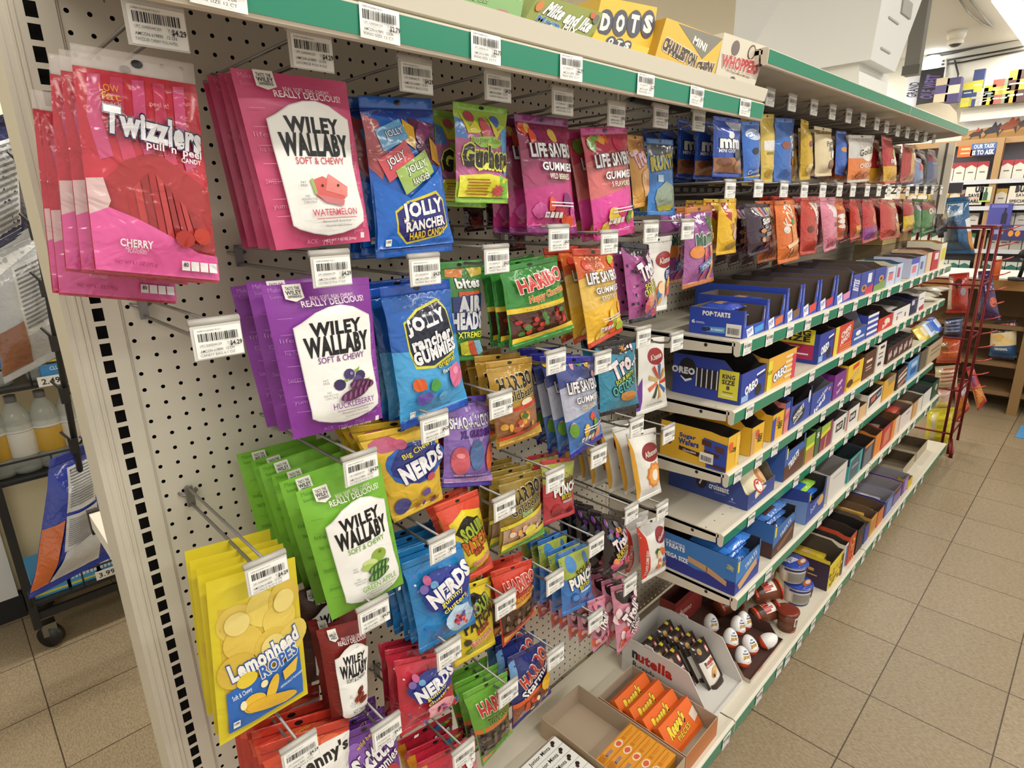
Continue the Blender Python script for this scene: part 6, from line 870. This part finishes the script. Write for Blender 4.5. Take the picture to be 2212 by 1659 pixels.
cable('cable running down the far wall to a small junction box', [W_(2062, 130), W_(2070, 160), W_(2066, 190), W_(2064, 225)], .008, '3a3a38')
cable('thin pale conduit on the far wall', [W_(2044, 128), W_(2036, 240)], .012, 'b0aea6')
def C_(a, b): return at(a, b, 'z', CEIL-.012)
cable('white cord sagging from the ceiling towards the lamp, left of two', [C_(2074, 0), C_(2090, 25), C_(2120, 50), C_(2145, 62)], .006, '8a8983')
cable('white cord on the ceiling, right of two', [C_(2096, 0), C_(2120, 30), C_(2143, 57)], .006, '8a8983')
mb = MB(); mb.lathe([(0, -.07), (.04, -.065), (.07, -.03), (.075, .02), (.05, .06), (0, .07)], M('ffffff', 'emit', e=6), 20); o = mb.build('globe_bulb', loc=W_(2020, 141)-V((.12, 0, 0))); tag(o, 'glowing white globe bulb in the far corner', 'bulb')
mb = MB(); mb.box((-.03, -.05, -.12), (0, .05, .12), M('b8b4a8', 'plastic')); o = mb.build('junction_box', loc=W_(2062, 205)); tag(o, 'beige junction box on the far wall', 'box')
# ------------------------------------------------------------------ far wall: signs, tobacco display
def sign(name, desc, a, b, c, prints, t=.02, x=None, cat='sign'):
    "flat board seen from the shop; a,b = photo pixels of upper left and lower right"
    x = px if x is None else x; A, B = at(a[0], a[1], 'x', x), at(b[0], b[1], 'x', x); w, h = A.y-B.y, A.z-B.z
    mb = MB(); mb.box((0, -w/2, -h/2), (t, w/2, h/2), M(c, 'card'))
    lay(mb, prints, plane_f((0, w/2, h/2), (0, -w, 0), (0, 0, -h), (-1, 0, 0)), w, h, 'card', L=.3, step=.0006, e0=.001)
    o = mb.build(name, loc=(x, (A.y+B.y)/2, (A.z+B.z)/2)); tag(o, desc, cat); return o
sign('banner', 'tall white banner with GRAND in dark letters', (1962, 166), (1989, 228), 'd4d8e4', [T('GRAND', .4, .45, .9, .3, '2a2c4a', rot=1.45, b=.03), T('LEAF TOBACCO', .78, .5, .9, .12, '5a5c7a', rot=1.45)], x=6.8)
sign('banner', 'tall black banner with purple vertical lettering', (1990, 152), (2026, 232), '26262c', [T('OLE WEST', .5, .45, 1.1, .3, '6a5a9a', rot=1.4, b=.04), T('hemp wraps', .5, .92, .5, .05, 'd8d8d8')], x=6.75)
sign('shelf_board', 'white ledge under the small boxes on the far wall', (2078, 231), (2222, 249), 'e2e0da', stripes(1, 'd0cec8', .02, .2, .98, .9), t=.03, x=6.9, cat='shelf')
nb = 0
for i, (u, c, c2) in enumerate(((2086, 'cfc84a', '3a4a78'), (2104, '3c4876', 'd8c84a'), (2118, 'd8d4c4', 'b8b4a0'), (2133, 'c8b83a', '5a6a60'), (2150, '9a5a4a', 'c8a84a'), (2166, '7a8a70', 'd8c04a'), (2182, 'b8943a', '4a3028'), (2200, '4a2c28', 'c89a3a'))):
    hgt = (.2, .3, .14, .16, .2, .2, .26, .26)[i]; p = at(u, 232-.09*(u-2080), 'x', 6.86)
    mb = MB(); mb.box((-.025, -.04, 0), (.025, .04, hgt), M(c, 'card')); lay(mb, [R(0, .3, 1, .62, c2), R(.15, .4, .85, .44, 'd8d4c8'), R(.2, .74, .8, .8, 'b8b4a8')], plane_f((-.025, .04, hgt), (0, -.08, 0), (0, 0, -hgt), (-1, 0, 0)), .084, hgt, 'card', L=.3)
    o = mb.build('small_box', loc=p); tag(o, 'small upright box on the far wall ledge, %s from the left' % ('first', 'second', 'third', 'fourth', 'fifth', 'sixth', 'seventh', 'eighth')[i], 'box', 'small boxes on the far ledge')
for i, (u, c) in enumerate(((2032, 'c8bca0'), (2056, '4a4470'))):
    p = at(u, 222, 'x', 6.7); mb = MB(); mb.box((-.05, -.05, 0), (.05, .05, .2), M(c, 'card')); lay(mb, [R(0, .3, 1, .65, ('5a5480', 'd0c8b0')[i])], plane_f((-.05, .05, .2), (0, -.1, 0), (0, 0, -.2), (-1, 0, 0)), .1, .2, 'card', L=.3); o = mb.build('small_box', loc=p); tag(o, ('cream and purple box behind the beige cap, left of two', 'purple and cream box behind the beige cap, right of two')[i], 'box')
sign('sign_plate', 'dark grey blank plate at the far end of the hook bars', (2004, 397), (2076, 417), '45424a', [R(0, 0, 1, .08, '6a6670')], x=3.95)
HR = [R(0, 0, 1, .55, 'c8cacc'), P([(0, .55), (1, .35), (1, 1), (0, 1)], 'b08a58'), P([(0, .8), (1, .6), (1, 1), (0, 1)], '9a7440')]+[x for i, (u, v, s) in enumerate(((.18, .68, .8), (.4, .6, 1), (.62, .5, 1.1), (.85, .45, 1))) for x in (P([(u-.1*s, v), (u-.02*s, v-.12*s), (u+.08*s, v-.14*s), (u+.12*s, v-.24*s), (u+.15*s, v-.12*s), (u+.1*s, v+.06*s), (u-.06*s, v+.1*s)], ('4a3a3a', '3a3440', '8a4a34', '4a3c3c')[i]), P([(u, v-.1*s), (u+.05*s, v-.3*s), (u+.09*s, v-.12*s)], ('a84a3a', '3a3a4a', 'b85a3c', 'a83a3a')[i]), P([(u-.05*s, v+.06), (u-.1*s, v+.25*s), (u-.04*s, v+.1)], '3a2e2e'), P([(u+.08*s, v+.04), (u+.12*s, v+.24*s), (u+.12*s, v+.02)], '3a2e2e'))]
sign('wall_poster', 'wide poster of galloping horses and riders on dry grass', (2086, 249), (2232, 302), 'c8cacc', HR, cat='poster')
wood = M('a8875f', 'matte')
r = empty('tobacco_display', (6.88, -.2, FLOOR)); tag(r, 'tan wooden framed tobacco display with grey shelves on the far wall', 'display')
def dp(mb, nm): o = mb.build(nm); o.parent = r; o.matrix_parent_inverse = Matrix.Translation((-6.88, .2, -FLOOR))
y0, y1 = .62, -.75
mb = MB(); mb.box((6.84, y1, .575), (6.93, y0, .625), wood); dp(mb, 'top_beam')
for yy in (-.085, .60): mb = MB(); mb.box((6.80, yy-.025, FLOOR), (6.9, yy+.025, .62), wood); dp(mb, 'upright_beam')
mb = MB(); mb.box((6.95, y1, -.75), (6.97, y0, .58), M('6a6670', 'matte')); dp(mb, 'back_board')
SH = [.26, .03, -.14, -.35, -.6]
for z in SH: mb = MB(); mb.box((6.8, y1, z-.02), (6.95, y0, z), M('8a8886', 'paint')); mb.box((6.79, y1, z-.025), (6.80, y0, z+.012), M('c8ccd4', 'plastic')); dp(mb, 'display_shelf')
sign('price_sign', 'orange sign high on the tobacco display', (2071, 316), (2100, 338), 'd86a30', [R(.2, .2, .8, .4, 'e8b890'), R(.2, .6, .8, .75, 'e8b890')], x=6.8)
sign('price_sign', 'blue and white sign reading IS TO ASK', (2100, 311), (2150, 334), '3a4a7a', [R(0, 0, 1, .48, '4a6aa0'), T('OUR TASK', .5, .25, .8, .32, 'd0d4e0', b=.04), T('IS TO ASK', .5, .74, .84, .36, 'e8e8ec', b=.05)], x=6.8)
sign('price_sign', 'white sign with black SAVE lettering', (2088, 404), (2119, 442), 'd8d0c4', [T('US', .75, .15, .4, .3, '2a2a2c', b=.08), T('SAVE', .5, .48, .6, .18, '2a2a2c', b=.04), T('GET ANY', .5, .64, .6, .08, 'c87a6a'), T('MARL', .5, .8, .7, .18, '2a2a2c', b=.04)], x=6.79)
sign('price_sign', 'white special price sign at the picture edge', (2182, 402), (2222, 441), 'd8d0c4', [T('BUY', .6, .18, .6, .3, '2a2a2c', b=.08), T('SAVE', .6, .5, .5, .16, '2a2a2c'), T('SPECIAL', .5, .82, .8, .16, '3a3a3c', b=.03)], x=6.79)
sign('price_sign', 'green bottle sign beside the SAVE sign', (2120, 404), (2138, 436), 'c8ccb8', [P([(.3, .9), (.3, .4), (.42, .3), (.42, .05), (.58, .05), (.58, .3), (.7, .4), (.7, .9)], '3a5a3c'), R(0, .9, 1, 1, '9ac83a')], x=6.79)
sign('wall_poster', 'purple poster with a dark bottle on it', (2139, 440), (2180, 486), '4a4a9a', [R(.1, .05, .8, .2, '6a6ab8'), P([(.6, .95), (.6, .5), (.68, .4), (.68, .2), (.76, .2), (.76, .4), (.84, .5), (.84, .95)], '24203a')], x=6.78, cat='poster')
sign('wall_poster', 'deep violet poster with orange marks', (2146, 486), (2222, 520), '34346a', [R(.05, .3, .3, .6, '8a8ab8'), E(.5, .55, .07, .2, 'd8903a'), E(.68, .55, .07, .2, 'd8903a'), R(.55, .05, 1, .35, 'a8a4b0')], x=6.76, cat='poster')
rr = random.Random(5); n = 0
PK = {0: ('d8d2c8', 'a83a44'), 1: ('d8d0c4', 'c8a040'), 2: ('cfc8c0', '8a8a8a'), 3: ('d8d4cc', '4a7a5c'), 4: ('3a7068', 'd0d8d0')}
ROWN = ('top', 'second', 'third', 'fourth', 'lowest')
for row, z in enumerate(SH):
    for j in range(15):
        y = .53-.086*j
        if y < -.72 or abs(y+.085) < .045: continue
        c, c2 = PK[row] if not (row == 1 and j in (2, 3, 5, 6)) else (('b8903a', 'd8c890') if j in (2, 3) else ('6a3a48', 'a89aa0'))
        h = (.17, .16, .12, .15, .15)[row]
        mb = MB(); mb.box((-.02, -.04, 0), (.02, .04, h), M(c, 'card')); lay(mb, [P([(0, .0), (1, 0), (1, .3), (.5, .15), (0, .3)], c2), R(.25, .5, .75, .56, '6a6660')], plane_f((-.02, .04, h), (0, -.08, 0), (0, 0, -h), (-1, 0, 0)), .08, h, 'card', L=.3)
        o = mb.build('tobacco_pack', loc=(6.86, y, z+.001)); n += 1
        tag(o, '%s pack in the %s row of the tobacco display' % (('white and red', 'gold topped', 'silver and white', 'white and green', 'teal')[row] if not (row == 1 and j in (2, 3, 5, 6)) else ('gold', 'maroon')[j > 3], ROWN[row]), 'tobacco pack', 'tobacco packs, %s row %s' % (ROWN[row], c))
# ------------------------------------------------------------------ counter
r = empty('sales_counter', (5.6, -.6, FLOOR)); tag(r, 'brown wooden sales counter with open shelves and a pale top', 'counter')
def kp(mb, nm): o = mb.build(nm); o.parent = r; o.matrix_parent_inverse = Matrix.Translation((-5.6, .6, -FLOOR))
bw = M('745838', 'matte'); zc = -.45; cy0, cy1 = .25, -1.6
mb = MB(); mb.box((5.2, cy1, zc), (5.9, cy0, zc+.012), M('ddd6cb', 'paint')); kp(mb, 'counter_top')
mb = MB(); mb.box((5.2, cy1, zc-.07), (5.9, cy0, zc), M('97703f', 'matte')); kp(mb, 'counter_edge')
for zz in (-.78, -1.055, -1.27): mb = MB(); mb.box((5.29, cy1, zz-.03), (5.75, cy0, zz), bw); kp(mb, 'counter_shelf')
for yy in (-.66, .2, -1.5): mb = MB(); mb.box((5.27, yy-.03, FLOOR), (5.34, yy+.03, zc-.07), M('86683f', 'matte')); kp(mb, 'counter_post')
mb = MB(); mb.box((5.75, cy1, FLOOR), (5.78, cy0, zc-.07), M('6a5034', 'matte')); kp(mb, 'counter_back')
def xq(x, *p): return [at(a, b, 'x', x) for a, b in p]
o = bag('chip_bag', xq(5.33, (2140, 697), (2198, 690), (2196, 778), (2136, 772)), .05, '22222c', [R(0, 0, 1, .2, '22222c'), logo('RUFFLES', .55, .12, .7, .13, 'b83a34', 'd8c8b8', .05, b=.05), P([(0, .3), (1, .26), (1, .62), (0, .66)], 'd8c8a0'), E(.35, .42, .22, .1, 'd8b068'), E(.65, .52, .22, .1, 'e0c080'), P([(0, .66), (1, .62), (1, 1), (0, 1)], '2a5078'), T('ORIGINAL', .45, .72, .5, .06, 'c8d0d8', b=.04)], 'foil', seed=3, pinch=.02, hole=False)
tag(o, 'dark blue and cream ridged chip bag standing on a counter shelf', 'chip bag')
o = bag('chip_bag', xq(5.33, (2200, 812), (2235, 812), (2232, 850), (2198, 845)), .04, '2c2430', [P([(0, .3), (1, .3), (1, .6), (0, .6)], 'b83a34')], 'foil', seed=5, hole=False); tag(o, 'dark snack bag lying on the lower counter shelf at the picture edge', 'chip bag')
# things on the counter
r2 = empty('scanner_stand', at(2200, 606, 'z', zc+.012)); tag(r2, 'black barcode scanner on its stand on the counter', 'scanner')
mb = MB(); mb.lathe([(0, 0), (.06, 0), (.06, .02), (0, .025)], M('1c1c1e', 'black'), 20); mb.build('stand_foot', r2)
mb = MB(); mb.tube([(0, 0, .02), (0, -.01, .1), (-.02, -.01, .17)], .012, M('1c1c1e', 'black')); mb.build('stand_neck', r2)
mb = MB(); mb.tube([(-.0, -.01, .16), (-.08, -.01, .19), (-.13, -.01, .185)], .03, M('242426', 'black')); mb.build('scanner_head', r2)
mb = MB(); mb.lathe([(0, 0), (.028, 0), (.03, .12), (.022, .14), (.022, .16), (0, .16)], M('c8602c', 'plastic'), 16, mats={3: M('e0dcd0', 'plastic'), 4: M('e0dcd0', 'plastic')}); o = mb.build('pill_bottle', loc=at(2146, 604, 'z', zc+.012)); tag(o, 'orange bottle with white cap on the counter', 'bottle')
mb = MB(); mb.box((0, 0, 0), (.3, .62, .004), M('4f8fc6', 'matte')); o = mb.build('floor_mat', loc=(4.75, -1.36, FLOOR+.0005)); tag(o, 'blue floor mat at the right edge in front of the counter', 'mat')
# ------------------------------------------------------------------ red chip rack at the shelving end
r = empty('chip_rack', (4.2, -.3, FLOOR)); tag(r, 'dark red wire chip rack standing at the far end of the shelving', 'rack'); rm = M('6e1c1e', 'wire')
def rk(mb, nm): o = mb.build(nm); o.parent = r; o.matrix_parent_inverse = Matrix.Translation((-4.2, .3, -FLOOR))
zt = -.055
for (x, y) in ((4.14, -.475), (4.19, -.43), (4.14, -.12), (4.45, -.475), (4.45, -.12)):
    mb = MB(); mb.tube([(x, y, FLOOR), (x, y, zt)], .008, rm); rk(mb, 'rack_post')
for z in (zt, -.38, -.7, -1.02, -1.30):
    mb = MB(); mb.tube([(4.14, -.475, z), (4.45, -.475, z), (4.45, -.12, z), (4.14, -.12, z), (4.14, -.475, z)], .006, rm)
    rk(mb, 'rack_hoop')
mb = MB(); mb.tube([(4.08, -.5, FLOOR), (4.08, -.5, FLOOR+.03), (4.14, -.475, FLOOR+.1)], .012, rm); rk(mb, 'rack_foot')
for i in range(12):
    z = zt-.03-.09*i; mb = MB(); mb.tube([(4.45, -.475, z), (4.47, -.53, z+.015), (4.48, -.56, z+.03)], .004, M('b8524c', 'wire')); rk(mb, 'bag_peg')
def chip(desc, x, quad, c, pr, t=.06, seed=1, **k):
    o = bag('chip_bag', xq(x, *quad), t, c, pr, 'foil', seed=seed, hole=False, wr=.006, **k); return tag(o, desc, 'chip bag')
chip('big blue chip bag on the red rack', 4.3, [(2038, 428), (2092, 424), (2106, 548), (2036, 548)], '2f5c86', [P([(.15, .08), (.8, .1), (.8, .3), (.15, .36)], 'b8c4d0'), P([(.3, .14), (.7, .16), (.6, .24), (.3, .3)], '3a6a98'), R(.1, .4, .6, .8, '2c4258'), P([(.86, .4), (1, .36), (1, .6), (.9, .62)], 'd8dce0'), R(.9, .6, 1, .95, 'c88a3a')], .09, 2)
chip('black and tan chip bag behind the big blue one', 4.36, [(2026, 440), (2050, 436), (2050, 512), (2026, 514)], '2a2622', [E(.5, .6, .3, .2, '8a7a4a')], .05, 3)
chip('brick red chip bag in the upper rack tier', 4.3, [(2050, 592), (2094, 588), (2092, 676), (2044, 676)], 'a83222', [R(.05, .05, .25, .9, 'b8b0a0'), E(.55, .25, .2, .12, '4a1c18'), E(.8, .45, .12, .1, '8a8a98')], .06, 4)
chip('navy striped chip bag in the middle rack tier', 4.3, [(2040, 690), (2082, 684), (2078, 728), (2036, 726)], '26304e', stripes(4, '7a88a8', .1, .1, .9, .8), .05, 5)
chip('orange chip bag in the middle rack tier', 4.3, [(2024, 732), (2082, 728), (2076, 784), (2022, 784)], 'b8502c', [E(.3, .3, .24, .24, '8a5a2c'), R(.3, .5, .9, .56, 'e08a50')], .06, 6)
chip('cream and white chip bag in the lower rack tier', 4.3, [(2020, 792), (2072, 788), (2068, 836), (2016, 838)], 'c8b898', stripes(4, 'a85a4a', .3, .1, .9, .8), .05, 7)
chip('pale pink and white chip bag in the lower rack tier', 4.3, [(2026, 840), (2058, 838), (2052, 884), (2020, 882)], 'c8a89a', [R(0, .6, 1, .9, 'd8cc4a')], .05, 8)
chip('bright yellow chip bag in the bottom rack tier', 4.28, [(2002, 884), (2062, 880), (2050, 962), (1996, 958)], 'd2c52c', [R(.25, 0, .42, 1, 'c8c0a8'), R(0, 0, .2, .05, '6a6a2a')]+stripes(5, 'bcae22', .5, .1, .95, .9), .06, 9)
chip('tall purple tortilla chip bag hanging from the red rack', 4.5, [(2113, 586), (2142, 584), (2162, 692), (2110, 690)], '3c2a5c', [P([(.5, .2), (.9, .25), (.95, .4), (.55, .42)], '5a4a9a'), T('TK', .72, .32, .5, .12, 'e4e0ea', b=.06), E(.85, .62, .15, .1, 'c85a3a'), P([(.1, .02), (.9, .02), (.6, .1)], 'a89ab8')], .07, 10)
chip('red and orange triangle chip bag, left of two near the floor', 4.5, [(2062, 834), (2084, 822), (2096, 882), (2064, 912)], 'a82c34', [P([(0, .5), (1, .4), (1, 1), (0, 1)], 'c8782c'), P([(.6, .2), (1, .1), (1, .36), (.7, .44)], 'd8d4e0')], .05, 11)
chip('red and orange triangle chip bag, right of two near the floor', 4.56, [(2086, 794), (2102, 790), (2132, 866), (2112, 888)], 'b0343c', [P([(0, .55), (1, .5), (1, 1), (0, 1)], 'd08a30'), P([(.3, .1), (.8, .3), (.6, .5)], '5a4a8a')], .05, 12)
# ------------------------------------------------------------------ black wheeled rack at the left
r = empty('wheeled_rack', (.15, 1.7, FLOOR)); tag(r, 'black wire wheeled rack with bottles, standing left behind the shelving', 'rack'); bm_ = M('1b1b1c', 'black')
def lk(mb, nm): o = mb.build(nm); o.parent = r; o.matrix_parent_inverse = Matrix.Translation((-.15, -1.7, -FLOOR)); return o
lx0, lx1, ly0, ly1 = -.175, .62, 1.53, 1.82
for x in (lx0, lx1):
    for y in (ly0, ly1): mb = MB(); mb.box((x-.012, y-.012, FLOOR+.1), (x+.012, y+.012, .75), bm_); lk(mb, 'rack_post')
LSH = (-1.235, -.76, -.44, -.02, .4)
for z in LSH:
    mb = MB(); mb.box((lx0, ly0, z-.012), (lx1, ly1, z), bm_); lk(mb, 'rack_shelf')
    mb = MB(); mb.tube([(lx0, ly0-.012, z+.07), (lx1, ly0-.012, z+.07)], .004, bm_); lk(mb, 'guard_rail')
    for q_ in range(6): mb = MB(); mb.tube([(lx0+.16*q_, ly0-.012, z), (lx0+.16*q_, ly0-.012, z+.07)], .003, bm_); lk(mb, 'rail_wire')
mb = MB(); mb.box((lx0, ly0-.005, FLOOR+.13), (lx1, ly0+.01, FLOOR+.16), bm_); lk(mb, 'base_bar')
for x in (lx0+.03, lx1):
    for y in (ly0+.02, ly1):
        mb = MB(); mb.tube([(x-.014, y-.012, FLOOR+.042), (x+.014, y+.012, FLOOR+.042)], .041, M('161616', 'black'), 20); w_ = lk(mb, 'caster')
        mb = MB(); mb.box((x-.022, y-.022, FLOOR+.05), (x+.022, y+.022, FLOOR+.1), M('8a8a86', 'metal')); mb.build('caster_fork').parent = w_
for z, pr_, d in ((-.45, '2.49', 'middle'), (-1.24, '3.99', 'bottom')):
    p = at(110, 822, 'y', 1.5) if d == 'middle' else at(231, 1237, 'y', 1.5)
    mb = MB(); mb.box((-.036, -.002, -.017), (.036, 0, .017), M('e8e6e0', 'card')); lay(mb, [T(pr_, .5, .5, .7, .55, '2a2a2a', b=.02)], plane_f((-.036, -.002, .017), (.072, 0, 0), (0, 0, -.034), (0, -1, 0)), .072, .034, 'card', L=.2)
    o = mb.build('price_tag', loc=p); tag(o, 'white %s price tag on the %s shelf of the black wheeled rack' % (pr_.replace('.', ' '), d), 'price tag')
def bottle(x, y, z, lab, desc):
    e = empty('drink_bottle', (x, y, z)); tag(e, desc, 'bottle', 'clear drink bottles on the rack'); s = .9
    mb = MB(); mb.lathe([(0, 0), (.048*s, 0), (.054*s, .015), (.054*s, .19*s), (.05*s, .215*s), (.034*s, .255*s), (.018*s, .28*s), (.014*s, .29*s), (0, .29*s)], M('c9cfca', 'clear', a=.5), 20); mb.build('bottle_body', e)
    mb = MB(); mb.lathe([(.0545*s, .07*s), (.0555*s, .072*s), (.0555*s, .165*s), (.0545*s, .167*s)], M(lab, 'card'), 20, mats={}); mb.build('bottle_label', e)
    mb = MB(); mb.lathe([(.0535*s, .168*s), (.0545*s, .17*s), (.0525*s, .195*s), (.0515*s, .196*s)], M('e4e4de', 'card'), 20); mb.build('label_band', e)
    mb = MB(); mb.lathe([(0, .282*s), (.019*s, .282*s), (.019*s, .31*s), (0, .312*s)], M('77767a', 'plastic'), 16); mb.build('bottle_cap', e)
for i, u in enumerate((24, 78, 136, 188, 240)):
    p = at(u, 1085-.35*(u-24), 'y', 1.6); bottle(p.x, 1.62, -.758, ('c8a03a', 'd8d8d0', 'c8a03a', 'd0ccc0', 'c8a03a')[i], 'clear bottle with grey cap on the black rack, %s from the left in the middle' % ('first', 'second', 'third', 'fourth', 'fifth')[i])
for i in range(5): bottle(-.1+.13*i, 1.62, -.438, ('5a8ac8', 'd0ccc0')[i % 2], 'clear bottle on the upper rack shelf, %s from the left' % ('first', 'second', 'third', 'fourth', 'fifth')[i])
for i, (u, v, c) in enumerate(((120, 1290, '4aa0dc'), (190, 1270, '4aa0dc'), (250, 1245, '3c92d4'))):
    p = at(u, v, 'y', 1.56); slab('drink_carton', 'light blue carton on the bottom shelf of the black rack, %s from the left' % ('first', 'second', 'third')[i], 'carton', (p.x, 1.66, -1.234), .11, .2, .085, c, [T('mini', .5, .4, .7, .4, 'e8f0f8', b=.05), R(0, .8, 1, .9, 'd8d03a')], group='light blue cartons on the black rack')
p = at(128, 800, 'y', 1.49); slab('soda_carton', 'blue club soda carton with a yellow label, hanging tag beside it', 'carton', (p.x+.02, 1.58, -.428), .13, .06, .11, '3f8ac8', [P([(.1, .35), (.7, .2), (.72, .42), (.1, .58)], 'e0d03a'), T("Schweppes", .42, .39, .5, .14, '2a2a2a', rot=.2), E(.48, .18, .09, .1, 'e8a088'), T('CLUB SODA', .5, .7, .6, .12, 'e0ecf4'), R(.72, .1, .96, .45, 'e8e8e0')]+BAR(.74, .14, .94, .4, 4))
# clip strip with chip bags
r = empty('clip_strip', (.05, 1.2, .7)); tag(r, 'black merchandising strip with clips hanging beside the black rack', 'clip strip')
def cp(mb, nm): o = mb.build(nm); o.parent = r; o.matrix_parent_inverse = Matrix.Translation((-.05, -1.2, -.7))
a, b = at(-8, 20, 'y', 1.2), at(190, 1110, 'y', 1.2)
mb = MB(); mb.tube([a, b], .009, bm_); cp(mb, 'strip_bar')
for k in range(9):
    p = a.lerp(b, (k+.5)/9); mb = MB(); mb.tube([p+V((-.03, -.01, .05)), p+V((-.012, -.015, .02)), p+V((0, -.012, 0)), p+V((.012, -.02, .004)), p+V((.02, -.02, .016)), p+V((.012, -.02, .024))], .004, bm_); mb.box(p+V((-.018, -.02, -.025)), p+V((.006, -.004, .02)), bm_); cp(mb, 'bag_clip')
nut = lambda u0, v0, u1, v1: [R(u0, v0, u1, v1, 'c9cacc')]+stripes(14, '77787c', u0+.04, v0+.03, u1-.04, v1-.03)
def lchip(desc, y, quad, c, pr, t, seed, **k):
    o = bag('chip_bag', Q(y, *quad), t, c, pr, 'foil', seed=seed, hole=False, wr=.008, **k); return tag(o, desc, 'chip bag')
lchip('navy chip bag back with a grey facts panel, highest on the strip', 1.28, [(-60, 262), (48, 236), (62, 500), (-40, 560)], '24284e', nut(.05, .2, .85, .95), .05, 21)
lchip('silver and brown chip bag hanging on the strip at mid height', 1.28, [(-60, 548), (92, 478), (152, 756), (10, 830)], 'b4b6ba', [P([(.1, .12), (1, .02), (1, .12), (.1, .24)], 'e4e4e4')]+nut(.42, .2, .96, .72)+[P([(.0, .62), (.42, .6), (.45, .98), (0, .98)], '8a5a40')], .06, 22, back='8a8a8e')
lchip('shiny blue chip bag back with a white facts panel, lowest on the strip', 1.22, [(108, 992), (222, 944), (247, 1200), (62, 1296)], '2036a0', nut(.32, .1, .78, .42)+nut(.32, .44, .8, .7)+[P([(.34, .7), (.86, .64), (.8, .96), (.2, .98)], 'c4c6cc'), P([(.0, .5), (.3, .46), (.2, .98), (0, 1)], 'c8662e')], .07, 23, back='22285a')
lchip('dark blue chip bag behind the white facts bag', 1.3, [(190, 960), (250, 930), (270, 1180), (200, 1215)], '22264e', [R(.2, .1, .4, .8, '3a4aa8')], .05, 24)
# white cabinet panel and black foot at the far left
mb = MB(); mb.box((-1.2, 1.83, FLOOR+.1), (-.2, 1.86, -.72), M('d6d6d2', 'paint')); mb.box((-1.2, 1.835, FLOOR), (-.19, 1.86, FLOOR+.1), M('1c1c1c', 'black')); o = mb.build('cabinet_side'); tag(o, 'white cabinet side with a black foot at the far left', 'cabinet')
